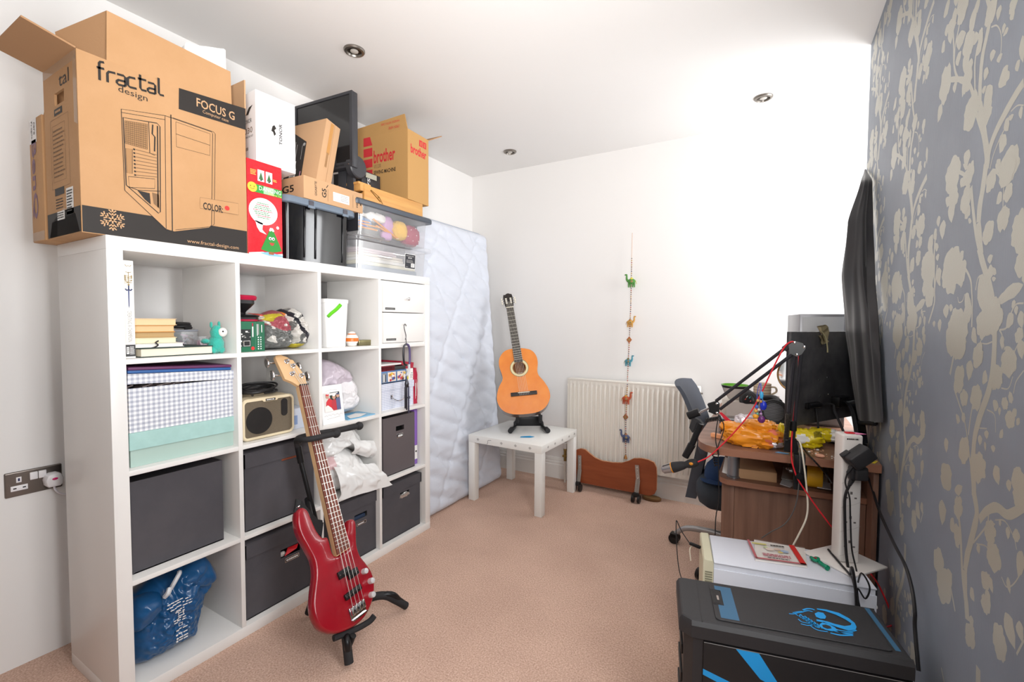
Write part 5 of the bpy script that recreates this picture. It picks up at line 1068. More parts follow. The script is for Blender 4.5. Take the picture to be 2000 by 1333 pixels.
ik.line([(gy0+.268, gz0+.015), (gy0+.268, gz0+.075)], .001, M_ink); ik.text('HDMI', gy0+.288, gz0+.022, gy0+.298, gz0+.072, M_ink, 1, 1, .02); ik.rect(gy0+.312, gz0+.035, gy0+.319, gz0+.062, M_ink); ik.build('front_print', t)
ie = Ink(T @ V((0, gy0, 0)), T.to_3x3() @ V((1, 0, 0)), (0, 0, 1)); ie.text('G5', -.165, gz0+.032, -.085, gz0+.063, M_ink, 0, 0, .02); ie.build('end_print', t)
# tilted brown carton with a black printed side
t = thing('carton', 'brown carton with a black printed side, leaning towards the monitor on the laptop carton', 'carton', (-.12, .80, gz1))
T = Matrix.Translation((-.05, .761, gz1+.0012)) @ Matrix.Rotation(math.radians(5.7), 4, 'Z') @ Matrix.Rotation(math.radians(-12.4), 4, 'X')
b = MB(M_kraft3, M_ink); b.T = T; b.box(-.215, 0, 0, .084, .0, .306, .0015); b.build('body', t)
ie = Ink(T @ V((0, 0, 0)), T.to_3x3() @ V((1, 0, 0)), T.to_3x3() @ V((0, 0, 1)))
ie.poly([(-.214, .001), (-.098, .001), (-.103, .206), (-.2, .267), (-.214, .274)], M_ink)
ie.line([(-.155, .05), (-.16, .20)], .004, M_silver_ink, 1); ie.line([(-.168, .06), (-.172, .215)], .003, M_silver_ink, 1); ie.line([(-.122, .12), (-.125, .19)], .0025, M_silver_ink, 1); ie.disc(-.115, .195, .008, M_silver_ink, 1)
ie.rect(-.178, .03, -.14, .075, M_white, 1); ie.rect(-.165, .08, -.148, .115, M_white, 1); ie.lines(-.175, .034, -.143, .07, 5, M_black, 2, 4, .5); ie.rect(-.113, .012, -.108, .06, mat('magenta_ink', 'c08aa0', .5), 1)
ie.build('side_print', t)
ie = Ink(T @ V((0, 0, 0)), T.to_3x3() @ V((0, 1, 0)), T.to_3x3() @ V((0, 0, 1)))
ie.rect(.05, .002, .0515, .304, M_inkl); ie.rect(.028, .15, .046, .300, mat('glossy_tape_brown', 'c08a4c', .2)); ie.lines(.030, .05, .045, .19, 1, M_inkl, 1, 2, .5); ie.build('tape', t, ) 
# clear boxes, one on the other
M_cl = thin_mat('clear_box_plastic', 'e4e6ec', .06, .06, .07); M_cl2 = thin_mat('milky_box_plastic', 'e8e9ee', .15, .12, .07)
lz = ZT
lower = thing('storage_box', 'clear plastic storage box with a black paper label, full of notebooks', 'storage box', (-.2, 1.22, lz))
def tray(mb, y0, y1, z0, z1, x0=-.36, x1=-.03, tp=.01):
    P = rr((x0+x1)/2, (y0+y1)/2, (x1-x0)/2, (y1-y0)/2, .022)
    mb.loft(P, [(tp, 0), (0, z1-z0), (.002, z1-z0), (tp+.002, .003)], (0, 0, z0), (1, 0, 0), (0, 1, 0)); return mb
tray(MB(M_cl2), .962, 1.478, lz, lz+.142).build('body', lower)
b = MB(M_cl2); P = rr(-.195, 1.232, .180, .286, .03); b.loft(P, [(.004, .143), (0, .146), (0, .160), (.006, .168), (.012, .168)], (0, 0, lz), (1, 0, 0), (0, 1, 0)); b.build('lid', lower)
ik = Ink((-.0335, 0, 0), (0, 1, -.0), (.06, 0, 1), .001); ik.rect(1.203, lz+.026, 1.283, lz+.103, M_white); ik.rect(1.205, lz+.028, 1.281, lz+.101, mat('navy_black_ink', '23242c', .5), 1); ik.lines(1.212, lz+.088, 1.274, lz+.096, 1, M_grey, 2, 3); ik.text('BOX', 1.228, lz+.078, 1.256, lz+.086, M_white, 2); ik.lines(1.215, lz+.055, 1.272, lz+.072, 3, M_grey, 2, 6); ik.rect(1.25, lz+.035, 1.276, lz+.055, M_white, 2); ik.lines(1.253, lz+.037, 1.273, lz+.053, 3, M_black, 3, 2); ik.lines(1.21, lz+.032, 1.23, lz+.037, 1, M_grey, 2, 5); ik.build('label', lower)
g = 'papers and notebooks in the lower clear box'
ppal = [('c9b7bb', 'mauve'), ('e9e4d8', 'ivory'), ('d9cfc0', 'beige'), ('eceae6', 'white'), ('aab4be', 'blue_grey'), ('e6e0c8', 'cream'), ('8793a0', 'slate')]
rd = random.Random(9)
zz = lz+.005
names = ['slate blue folder at the bottom of the papers in the lower clear box', 'cream pad of paper low in the lower clear box', 'white notepad in the middle of the lower clear box', 'ivory notebook in the middle of the lower clear box', 'beige exercise book in the lower clear box', 'pink-beige notebook near the top of the lower clear box', 'mauve notebook on top of the papers in the lower clear box']
hs = [.026, .018, .016, .012, .014, .012, .012]; pc = [6, 5, 3, 1, 2, 0, 0]
for k in range(7):
    o = thing('notebook', names[k], 'notebook', (-.2, 1.18, zz), group=g)
    y1 = 1.44-.03*k-rd.random()*.05; h = hs[k]
    c_, n_ = ppal[pc[k]]
    MB(mat('paper_'+n_, c_, .6, bump=(90, .2), stretch=(.1, .1, 8))).box(-.345+.01*rd.random(), -.052-.006*rd.random(), .985+.012*rd.random(), y1, zz, zz+h-.001, .002).build('pages', o)
    if k in (4, 6):
        b = MB(M_chrome); ya = 1.13 if k == 4 else 1.24
        for j in range(14): b.tube([(-.05+.004*math.cos(a), ya+j*.007, zz+h/2+(h/2+.001)*math.sin(a)) for a in [2*PI*i/8 for i in range(8)]], .0008, 4, closed=True)
        b.build('wire_binding', o)
    zz += h
upper = thing('storage_box', 'clear plastic storage box with a dark lid, full of pencils and pouches', 'storage box', (-.2, 1.22, lz+.169))
uz = lz+.1688
tray(MB(M_cl), .975, 1.488, uz, uz+.150).build('body', upper)
M_lid = mat('slate_plastic', '474e58', .35); b = MB(M_lid); P = rr(-.195, 1.243, .176, .288, .03)
b.loft(P, [(.002, .147), (0, .151), (0, .168), (.008, .176), (.014, .176)], (0, 0, uz), (1, 0, 0), (0, 1, 0)); b.build('lid', upper)
b = MB(M_lid); b.box(-.24, -.15, 1.522, 1.536, uz+.138, uz+.158, .003); b.build('clip', upper)
M_pen = mat('orange_pencil', 'd98e2b', .4)
for k, (a, c_, d_, r) in enumerate(((1.0, 1.12, .045, .0045), (1.01, 1.13, .062, .004), (1.10, 1.26, .10, .005), (1.12, 1.27, .07, .0045), (1.00, 1.07, .075, .0035))):
    t = thing('pencil', ['orange pencil lying lowest in the upper clear box', 'thin orange pencil above the lowest one in the upper clear box', 'long orange pencil slanting down across the upper clear box', 'long orange pencil beneath the slanting one in the upper clear box', 'short orange pencil end at the left of the upper clear box'][k], 'pencil', (-.06, a, uz+d_), group='pencils in the upper clear box')
    b = MB(M_pen, mat('pencil_tip', 'e6cfa6', .6)); e = (-.055, c_, uz+(d_ if k not in (2, 3) else .028)); s_ = V((-.06, a, uz+d_)); e = V(e); b.cyl(s_, e, r, n=6); b.cyl(e, e+(e-s_).normalized()*.012, r, .0005, 6, 1); b.build('shaft', t)
for k, (a, c_, d_, f_, mt, nm, lb) in enumerate(((1.0, 1.065, .058, .085, '3f62b4', 'blue_card', 'small bright blue card in the upper clear box'), (1.0, 1.10, .075, .105, '4a6f9c', 'dull_blue', 'dull blue wallet in the upper clear box'), (1.02, 1.16, .108, .125, 'd9d3cc', 'pale_sheet', 'pale sheet across the top of the upper clear box'))):
    t = thing('card', lb, 'card', (-.07, a, uz+d_)); MB(mat('card_'+nm, mt, .5)).slab([(-.068-.003*k, a, uz+d_), (-.064-.003*k, c_, uz+d_-.008), (-.066-.003*k, c_-.005, uz+f_-.012), (-.07-.003*k, a, uz+f_)], (1, 0, 0), .003).build('sheet', t)
t = thing('pouch', 'crumpled white tissue in the upper clear box', 'tissue', (-.075, 1.13, uz+.11)); b = MB(mat('white_tissue', 'e6e2dd')); crumple(b, (-.08, 1.135, uz+.113), (.022, .062, .024), 61, .3, 26); b.build('body', t, smooth=60)
t = thing('pouch', 'lilac cloth pouch in the upper clear box', 'pouch', (-.08, 1.22, uz+.05)); b = MB(mat('lilac_cloth', 'c093bd', .7)); crumple(b, (-.09, 1.225, uz+.085), (.025, .04, .05), 63, .25, 26); crumple(b, (-.07, 1.20, uz+.03), (.02, .035, .022), 64, .25, 22); b.build('body', t, smooth=60)
t = thing('crochet_ball', 'yellow crocheted ball in the upper clear box', 'ball', (-.07, 1.29, uz+.05)); b = MB(mat('yellow_yarn', 'e2b33c', .9, bump=(120, .9))); crumple(b, (-.075, 1.298, uz+.075), (.034, .052, .05), 65, .14, 30, freq=5); b.build('body', t, smooth=50)
t = thing('pouch', 'raspberry red spotted pouch at the right of the upper clear box', 'pouch', (-.08, 1.39, uz+.03)); b = MB(mat('raspberry_cloth', 'a3324f', .6)); crumple(b, (-.095, 1.405, uz+.065), (.032, .07, .058), 67, .16, 30)
b.build('body', t, smooth=60)
b = MB(M_white)
for y, z in ((1.36, .055), (1.40, .035), (1.43, .07), (1.385, .095), (1.445, .04), (1.42, .108)): b.lathe((-.062, y, uz+z), [(.003, 0), (.002, .0015)], (1, 0, 0), 8)
b.build('spots', t)
t = thing('marker_pen', 'dark brushes and pens lying at the bottom of the upper clear box', 'pens', (-.08, 1.1, uz+.01)); b = MB(mat('grey_brown_pens', '5d534d', .5), mat('amber_cap', 'c89a5a', .4))
for k in range(9): b.cyl((-.05-.01*k, 1.0+.02*(k % 4), uz+.009), (-.06-.01*k, 1.18+.02*(k % 5), uz+.012+.002*(k % 3)), .005, n=6, m=k % 4 == 3)
b.build('pens', t)['kind'] = 'stuff'
# wooden paint box
M_oak = mat('honey_oak', 'c48a4c', .5, bump=(60, .2), stretch=(1, .06, 1), var=(26, 'dba964', .35, .7))
t = thing('paint_box', 'honey coloured wooden artist paint box with a brass catch on the dark lidded clear box', 'box', (-.2, 1.26, uz+.177))
wz = uz+.1768; b = MB(M_oak)
b.box(-.072, -.06, 1.045, 1.480, wz, wz+.083, .001).box(-.34, -.328, 1.045, 1.480, wz, wz+.083, .001).box(-.328, -.072, 1.468, 1.480, wz, wz+.083, .001).box(-.328, -.072, 1.045, 1.057, wz, wz+.045, .001).box(-.328, -.072, 1.057, 1.468, wz, wz+.006); b.build('body', t)
b = MB(M_oak); b.box(-.34, -.0725, 1.02, 1.10, wz+.0835, wz+.095, .001).box(-.12, -.062, 1.022, 1.045, wz+.05, wz+.083, .001); b.build('easel_slat', t)
b = MB(mat('antique_brass', '8a6a3a', .35, .9)); b.tube([(-.0585, 1.085, wz+.062), (-.057, 1.150, wz+.020)], .0016, 6); b.tube([(-.0585, 1.09, wz+.065), (-.057, 1.142, wz+.042), (-.057, 1.165, wz+.012)], .0013, 6); b.lathe((-.059, 1.138, wz+.041), [(.005, 0), (.005, .002), (.002, .004)], (1, 0, 0), 12); b.lathe((-.059, 1.088, wz+.063), [(.003, 0), (.002, .003)], (1, 0, 0), 10); b.build('catch', t)
b = MB(M_dark); b.lathe((-.09, 1.0445, wz+.066), [(.009, 0), (.008, .003), (.001, .004)], (0, -1, 0), 16); b.build('knob', t)
# monitor standing behind
M_bez = mat('charcoal_monitor_plastic', '3a3a3e', .4); M_scr = mat('dark_screen', '262526', .12, coat=.2)
mo = thing('monitor', 'dark computer monitor standing on top of the storage boxes, left of the sewing machine carton', 'monitor', (-.25, 1.02, lz+.345))
Tm = RZ(math.radians(4), (-.07, .985, 0)) @ Matrix.Translation((.07, -.985, 0))
b = MB(M_bez); b.T = Tm; b.box(-.475, -.07, .988, 1.02, 1.972, 2.336, .004); b.build('back_shell', mo)
b = MB(M_bez); b.T = Tm; b.box(-.475, -.07, .981, .988, 1.972, 2.000, .001).box(-.475, -.07, .981, .988, 2.322, 2.336, .001).box(-.475, -.458, .981, .988, 2.0, 2.322).box(-.087, -.07, .981, .988, 2.0, 2.322); b.build('bezel', mo)
b = MB(M_scr); b.T = Tm; b.box(-.458, -.087, .9855, .988, 2.0, 2.322); b.build('screen', mo)
b = MB(M_chrome, M_black); b.T = Tm; b.lathe((-.095, .981, 1.986), [(.004, 0), (.003, .002)], (0, -1, 0), 12)
for k in range(4): b.box(-.135-k*.014, -.127-k*.014, .9795, .981, 1.983, 1.988, m=1)
b.build('buttons', mo)
b = MB(M_bez); b.T = Tm; b.lathe((-.115, 1.035, 1.985), [(.05, -.005), (.055, 0), (.055, .03), (.05, .035)], (1, 0, 0), 28); b.build('hinge', mo)
b = MB(M_bez); b.T = Tm; b.box(-.21, -.158, 1.0215, 1.038, lz+.381, 2.05, .003).box(-.152, -.105, 1.0215, 1.040, lz+.381, 2.05, .003); b.build('neck', mo)
b = MB(M_bez); b.T = Tm; b.box(-.31, -.10, .885, 1.040, lz+.3700, lz+.381, .004); b.build('foot', mo)
# flat black carton leaning behind the paint box
t = thing('carton', 'flat black carton with a strip of tape between monitor and sewing machine carton', 'carton', (-.2, 1.17, wz+.084))
M_bcard = mat('black_card', '2c2b2e', .5)
b = MB(M_bcard); b.T = Matrix.Translation((-.15, 1.11, wz+.0963)) @ Matrix.Rotation(math.radians(4), 4, 'Z'); b.box(-.2, 0, .0, .138, .0, .094, .001); b.build('body', t)
ik = Ink((-.1495, 1.115, wz+.0963), (0, 1, 0), (0, 0, 1), .003); ik.rect(.02, .06, .095, .086, mat('yellowed_tape', 'a8a594', .3)); ik.text('VS', .030, .008, .048, .058, M_white, 1, 1); ik.build('print', t)
# sewing machine carton
t = thing('carton', 'brown sewing machine carton with red lettering and open flaps', 'carton', (-.25, 1.45, wz+.084))
bz0 = wz+.0838; bz1 = bz0+.385
bx1, by0, bw = -.055, 1.352, .186
Tb = RZ(math.radians(3), (bx1, by0, 0)) @ Matrix.Translation((-bx1, -by0, 0))
M_krb = mat('golden_kraft_card', 'c0945b', .8, bump=(140, .1)); M_redink = mat('red_lettering', 'cf2f36', .5)
b = MB(M_krb); b.T = Tb; open_box(b, bx1-.39, bx1, by0, by0+bw, bz0, bz1, .005); b.build('body', t)
b = MB(M_krb); b.T = Tb; A = V((bx1-.002, by0, bz1)); A2 = V((bx1-.388, by0, bz1)); up = V((0, .012, .082)); b.slab([A, A+up+V((-.03, 0, .008)), A2+up+V((.0, 0, -.01)), A2], (0, -1, .1), .005); b.build('flap', t)
b = MB(mat('kraft_card_inside', 'ad8560')); b.T = Tb; A = V((bx1-.01, by0+bw, bz1)); A2 = V((bx1-.38, by0+bw, bz1)); o_ = V((.03, .105, .060)); b.slab([A, A+o_, A2+o_, A2], (0, -.5, .8), .005); b.build('flap', t)
ie = Ink(Tb @ V((0, by0, 0)), Tb.to_3x3() @ V((1, 0, 0)), (0, 0, 1)); X_ = lambda a: bx1-.39+.39*a
ie.text('brother', X_(.36), bz0+.228, X_(.77), bz0+.302, M_redink, 0, 0, .025); ie.text('VX1200', X_(.36), bz0+.20, X_(.50), bz0+.222, M_inkg); ie.text('SEWING MACHINE', X_(.36), bz0+.165, X_(.78), bz0+.187, M_ink, 0, 0, .02)
for k in range(4):
    z_ = bz0+.150+k*.062; P = [(X_(.16), z_), (X_(.335), z_), (X_(.335), z_+.048), (X_(.16), z_+.048)]
    if k == 3: P = [(X_(.16), z_), (X_(.335), z_), (X_(.29), z_+.05), (X_(.16), z_+.05)]
    ie.poly(P, M_redink)
ie.build('side_print', t)
fo = Tb @ (A*0+V((bx1-.39, by0, bz1))); ie = Ink(fo, Tb.to_3x3() @ V((1, 0, 0)), up, .0008); ie.text('HANDLE WITH CARE', .19, .052, .325, .066, M_redink, 0, 2); ie.text('OPEN HERE', .25, .018, .33, .035, M_redink, 0, 2); ie.build('flap_print', t)
ik = Ink(Tb @ V((bx1, 0, 0)), Tb.to_3x3() @ V((0, 1, 0)), (0, 0, 1)); ik.text('brother', by0+.025, bz0+.262, by0+.165, bz0+.312, M_redink, 0, 0, .03)
for a in (.100, .135): ik.rect(by0+a, bz0+.322, by0+a+.030, bz0+.358, M_redink); ik.rect(by0+a+.012, bz0+.328, by0+a+.018, bz0+.350, M_krb, 1)
ik.build('front_print', t)
# loose dark cloth hanging between tub and clear box
t = thing('cloth', 'small black cloth hanging between the black tub and the clear boxes', 'cloth', (-.1, .97, lz+.22)); b = MB(mat('black_cloth', '222126', .8))
b.box(-.20, -.024, .9705, .9745, lz+.185, lz+.270, .0015); b.build('cloth', t)

# ------------------------------------------------ mattress standing against the left wall
M_quilt = mat('pale_blue_quilt', 'd2d7e2', .55, bump=(90, .25), sheen=.2)
mt = thing('mattress', 'pale blue quilted mattress standing on end between the shelf unit and the corner', 'mattress', (-.2, 1.99, 0))
MW0, MW1, MHT, MTH = 1.540, 2.438, 1.905, .24
lean = math.atan(.155/1.9)
def quilt(y, z):
    """stitched creases: slanting long lines plus sagging cross creases"""
    h = 0
    a = (z*.9+(y-1.5)*.45+.012*math.sin(y*9))/.115; d = abs((a % 1)-.5)*2; h += .017*(1-(1-d)**2.6)
    for sl, per, ph in ((2.1, .30, .05), (-1.7, .43, .2)):
        a = ((y-1.5)*1.0+(z-.9)/sl+ph)/per; d = abs((a % 1)-.5)*2; h -= .009*math.exp(-((1-d)/.07)**2)
    h += .007*noise.noise(V((y*7, z*10, 3)))+.014*(.35-abs(noise.noise(V((y*4, z*15, 9)))))-.016
    return h
NU, NV = 70, 130
P = []
def mface(u, v):
    y = MW0+(MW1-MW0)*u; z = MHT*v
    e = min(u, 1-u)*(MW1-MW0); f = min(v, 1-v)*MHT
    r = .05; k = 0
    if e < r: k += r-math.sqrt(max(0, r*r-(r-e)**2))
    if f < r: k += r-math.sqrt(max(0, r*r-(r-f)**2))
    cr = .07                                           # rounded plan corners
    if e < cr and f < cr:
        dx, dz = cr-e, cr-f; L = math.hypot(dx, dz)
        if L > cr: s_ = cr/L; y += (1 if u < .5 else -1)*(dx-dx*s_); z += (1 if v < .5 else -1)*(dz-dz*s_)
    x = quilt(y, z)*min(1, e/.06)*min(1, f/.06)-k
    return V((x, y, z))
Tm = Matrix.Translation((-.072, 0, .0)) @ Matrix.Rotation(-lean, 4, 'Y')
b = MB(M_quilt); b.T = Tm
b.grid(mface, NU, NV)
ring = [(i/(NU-1), 0) for i in range(NU)]+[(1, j/(NV-1)) for j in range(1, NV)]+[(i/(NU-1), 1) for i in range(NU-2, -1, -1)]+[(0, j/(NV-1)) for j in range(NV-2, 0, -1)]
R0 = [mface(*r) for r in ring]; R1 = [V((-MTH+.004, p.y, p.z)) for p in R0]; n_ = len(R0)
b.add(R0+R1, [(i, (i+1) % n_, (i+1) % n_+n_, i+n_) for i in range(n_)]); b.add(R1, [tuple(range(n_))])
b.build('body', mt, smooth=50)
b = MB(mat('grey_piping', 'aeb4bf', .6)); b.T = Tm
for off in (-.045, -MTH+.03): b.tube([V((off, p.y, p.z)) for p in R0[::3]], .005, 6, closed=True); b.build('piping', mt) if off == -.045 else None
# ------------------------------------------------ square white side table
M_lack = mat('white_lacquer', 'ecebe7', .25)
tb = thing('side_table', 'square white side table in the corner carrying the classical guitar', 'table', (.22, 2.2, 0))
Ttb = RZ(math.radians(-1.5), (.228, 2.2, 0)) @ Matrix.Translation((-.22, -2.2, 0))
b = MB(M_lack); b.T = Ttb; b.box(-.062, .502, 1.935, 2.475, .40, .45, .002); b.build('tabletop', tb)
for x in (-.061, .451):
    for y in (1.936, 2.424): b = MB(M_lack); b.T = Ttb; b.box(x, x+.05, y, y+.05, 0, .40, .0015); b.build('leg', tb)
ik = Ink(Ttb @ V((0, 1.935, 0)), Ttb.to_3x3() @ V((1, 0, 0)), (0, 0, 1)); M_faint = mat('grey_stencil', '77736f', .6)
for x in (.018, .205, .312, .418):
    ik.line([(x-.010, .426), (x, .434), (x+.010, .426), (x, .418)], .0022, M_faint, 0, True); ik.disc(x, .426, .0035, M_faint, 1, n=8)
ik.line([(.09, .404), (.098, .414), (.097, .426), (.106, .432), (.125, .434)], .0022, M_black, 0, k=4)
ik.build('stencilled_motifs', tb)
ik = Ink(Ttb @ V((.502, 0, 0)), Ttb.to_3x3() @ V((0, 1, 0)), (0, 0, 1))
for y in (2.02, 2.12, 2.23, 2.34, 2.43): ik.line([(y-.010, .426), (y, .434), (y+.010, .426), (y, .418)], .0022, M_faint, 0, True); ik.disc(y, .426, .0035, M_faint, 1, n=8)
ik.build('stencilled_motifs', tb)
zt = .4505
t = thing('plectrum_card', 'small blue card scrap lying in front of the guitar stand on the white table', 'card', (.30, 2.09, zt))
MB(mat('bright_blue_card', '2a94c9', .4)).slab([(.285, 2.045, zt+.003), (.345, 2.075, zt+.003), (.36, 2.105, zt+.004), (.33, 2.10, zt+.006), (.30, 2.085, zt+.004), (.28, 2.065, zt+.003)], (0, 0, 1), .002).build('scrap', t)
# ------------------------------------------------ classical guitar and its low stand
gB = V((.264, 2.132, .736)); gA = V((-.335, .275, .901)).normalized(); gW = V((.833, .534, .146)); gW = (gW-gA*gW.dot(gA)).normalized(); gN = gW.cross(gA)
gp = lambda s, t_, h=0: gB+gW*s+gA*t_+gN*h
M_spruce = mat('amber_spruce', 'd9771b', .22, coat=.4, bump=(70, .05), stretch=(1, 1, 1), var=(11, 'e2862a', .35, .65))
M_gside = mat('dark_guitar_side', '5b4136', .3, coat=.4); M_ebony = mat('dark_fingerboard', '2b2523', .45)
cg = thing('classical_guitar', 'amber classical guitar leaning back on a low stand on the white table', 'guitar', tuple(gp(0, -.14)))
OUT = [(-.019, .330), (-.084, .321), (-.128, .276), (-.140, .218), (-.129, .150), (-.131, .112), (-.162, .066), (-.184, .007), (-.184, -.049), (-.155, -.102), (-.094, -.134), (-.005, -.146), (.075, -.143), (.133, -.115), (.170, -.060), (.172, -.002), (.150, .058), (.122, .105), (.117, .142), (.130, .201), (.127, .254), (.100, .298), (.045, .322)]
OUTs = [(p.x, p.y) for p in cat_rom([(*p, 0) for p in OUT], 4, True)][::-1]
ar = sum(OUTs[i-1][0]*OUTs[i][1]-OUTs[i][0]*OUTs[i-1][1] for i in range(len(OUTs)))
if ar < 0: OUTs = OUTs[::-1]
b = MB(M_gside); b.loft(OUTs, [(.004, -.096), (0, -.092), (0, -.0035)], gB, gW, gA, cap1=False); b.build('body', cg)
HC = (-.003, .182); HR = .043
hole = [(HC[0]+HR*math.cos(2*PI*i/40), HC[1]+HR*math.sin(2*PI*i/40)) for i in range(40)]
b = MB(M_spruce); L1 = [gp(x, y, 0) for x, y in OUTs]; L2 = [gp(x, y, 0) for x, y in hole]
tri = tessellate_polygon([L1, L2]); pts = L1+L2; k = len(pts)
b.add(pts+[p-gN*.0035 for p in pts], [tuple(t_) for t_ in tri]+[tuple(i+k for i in t_[::-1]) for t_ in tri]+[(i, (i+1) % len(L1), (i+1) % len(L1)+k, i+k) for i in range(len(L1))]+[(len(L1)+i, len(L1)+(i+1) % 40, len(L1)+(i+1) % 40+k, len(L1)+i+k) for i in range(40)])
b.build('soundboard', cg, smooth=20)
ig = Ink(gB, gW, gA); M_ros = mat('cream_rosette', 'ddd0a3', .4); M_ros2 = mat('green_brown_rosette', '6d6a48', .4); M_label = mat('guitar_label', 'cfc2b0', .6)
ig.line([(HC[0]+.0545*math.cos(2*PI*i/48), HC[1]+.0545*math.sin(2*PI*i/48)) for i in range(48)], .018, M_ros, 0, True)
for r in (.046, .063): ig.line([(HC[0]+r*math.cos(2*PI*i/48), HC[1]+r*math.sin(2*PI*i/48)) for i in range(48)], .003, M_ros2, 1, True)
ig.build('rosette', cg)
ig = Ink(gp(0, 0, -.0915), gW, gA); ig.rect(-.075, .09, .075, .26, mat('inner_wood', '9a6238', .6)); ig.rect(-.03, .14, .03, .175, M_label, 1); ig.build('inner_back', cg)
b = MB(M_ebony); b.slab([gp(-.026, .65, .006), gp(-.031, .225, .006), gp(.029, .222, .006), gp(.026, .65, .006)], gN, .0055); b.build('fingerboard', cg)
b = MB(mat('brown_neck_wood', '7a4b2c', .4)); b.slab([gp(-.025, .65, .0), gp(-.029, .325, .0), gp(.028, .322, .0), gp(.025, .65, .0)], gN, .02); b.build('neck', cg)
M_fret = mat('fret_wire', 'cfcac0', .3, .8); M_string = mat('nylon_string', 'd8d2c6', .3)
for k in range(1, 19):
    tt = .65/2**(k/12); w = .026+(.65-tt)*.012
    if tt < .235: break
    b = MB(M_fret); b.bar(gp(-w, tt, .0068), gp(w, tt, .0068), .0018, .0014, gN); b.build('fret', cg)
M_bone = mat('bone', 'efe8d6', .4)
b = MB(M_bone); b.bar(gp(-.027, .652, .007), gp(.027, .651, .007), .005, .007, gN, .001); b.build('nut', cg)
b = MB(M_ebony); b.bar(gp(-.09, -.001, .005), gp(.089, -.011, .005), .026, .009, gN, .002); b.build('bridge', cg)
b = MB(M_bone); b.bar(gp(-.04, .003, .011), gp(.04, -.0015, .011), .004, .005, gN); b.build('saddle', cg)
for k in range(6):
    s = -.021+.0084*k; s2 = -.028+.0112*k
    b = MB(M_string); b.tube([gp(s2, -.016, .009), gp(s2, .002, .0135), gp(s, .652, .0105), gp(s*.8, .70, .003)], .0007, 5); b.build('string', cg)
HD = [(-.026, .652), (-.033, .685), (-.036, .76), (-.031, .782), (-.018, .779), (-.010, .788), (.006, .792), (.018, .784), (.030, .780), (.034, .755), (.032, .685), (.026, .652)]
b = MB(M_ebony); T_ = gA*.97-gN*.24
hp = lambda s, t_, h=0: gp(s, .652, 0)+T_*(t_-.652)+gN*h
slots = [[(-.024, .69), (-.010, .69), (-.010, .755), (-.024, .755)], [(.010, .69), (.024, .69), (.024, .755), (.010, .755)]]
L1 = [hp(*p) for p in HD]; Ls = [[hp(*p) for p in s] for s in slots]; tri = tessellate_polygon([L1]+Ls); pts = L1+Ls[0]+Ls[1]; k = len(pts); th = gN*.015
b.add(pts+[p-th for p in pts], [tuple(t_) for t_ in tri]+[tuple(i+k for i in t_[::-1]) for t_ in tri]); 
for st, cnt in ((0, len(HD)), (len(HD), 4), (len(HD)+4, 4)): b.add(pts+[p-th for p in pts], [(st+i, st+(i+1) % cnt, st+(i+1) % cnt+k, st+i+k) for i in range(cnt)])
b.build('headstock', cg)
for s in (-.017, .017):
    for t_ in (.70, .722, .744):
        b = MB(M_bone); b.cyl(hp(s-.008, t_, -.007), hp(s+.008, t_, -.007), .005, n=10); b.build('roller', cg)
        e = -1 if s < 0 else 1
        b = MB(M_nick, M_bone); b.cyl(hp(s+e*.016, t_, -.008), hp(s+e*.028, t_, -.008), .002, n=8); b.obox(hp(s+e*.031, t_, -.008), gW, gA, gN, .0045, .007, .004, .002, m=1); b.build('tuning_peg', cg)
# low folding guitar stand
gs = thing('guitar_stand', 'low black padded guitar stand under the classical guitar on the white table', 'stand', (.2, 2.22, zt))
M_foam = mat('black_foam', '262527', .75, bump=(300, .2)); M_bsteel = mat('black_steel', '1a1a1c', .35, .3)
for s in (-1, 1):
    c = V((.215, 2.30, zt)); o_ = gW.to_2d().normalized(); o_ = V((o_.x, o_.y, 0)); fwd = V((gN.x, gN.y, 0)).normalized()
    q = c+o_*(.10*s)
    b = MB(M_bsteel); b.tube([q-fwd*.13+V((0, 0, .015)), q+V((0, 0, .016)), q+o_*(.03*s)+fwd*.13+V((0, 0, .0155))], .013, 10, k=4); b.build('foot', gs)
    b = MB(M_foam); b.tube([q+o_*(.022*s)+fwd*.09+V((0, 0, .018)), q+o_*(.03*s)+fwd*.145+V((0, 0, .0185))], .0175, 12); b.build('foot_pad', gs)
    b = MB(M_bsteel); b.tube([q+V((0, 0, .02)), q-fwd*.01+V((0, 0, .09))+o_*(-.02*s), q-fwd*.06+V((0, 0, .20))+o_*(-.05*s)], .010, 8, k=4); b.build('upright', gs)
    b = MB(M_foam); b.tube([q-fwd*.0+V((0, 0, .085))+o_*(-.025*s), q+fwd*.07+V((0, 0, .068))+o_*(-.02*s), q+fwd*.125+V((0, 0, .085))+o_*(-.02*s), q+fwd*.135+V((0, 0, .125))+o_*(-.02*s)], .011, 10, k=4); b.build('cradle_arm', gs)
b = MB(M_bsteel); b.bar(V((.215, 2.30, zt+.055))-o_*.095, V((.215, 2.30, zt+.055))+o_*.095, .012, .07, (0, 0, 1), .004); b.build('cross_plate', gs)
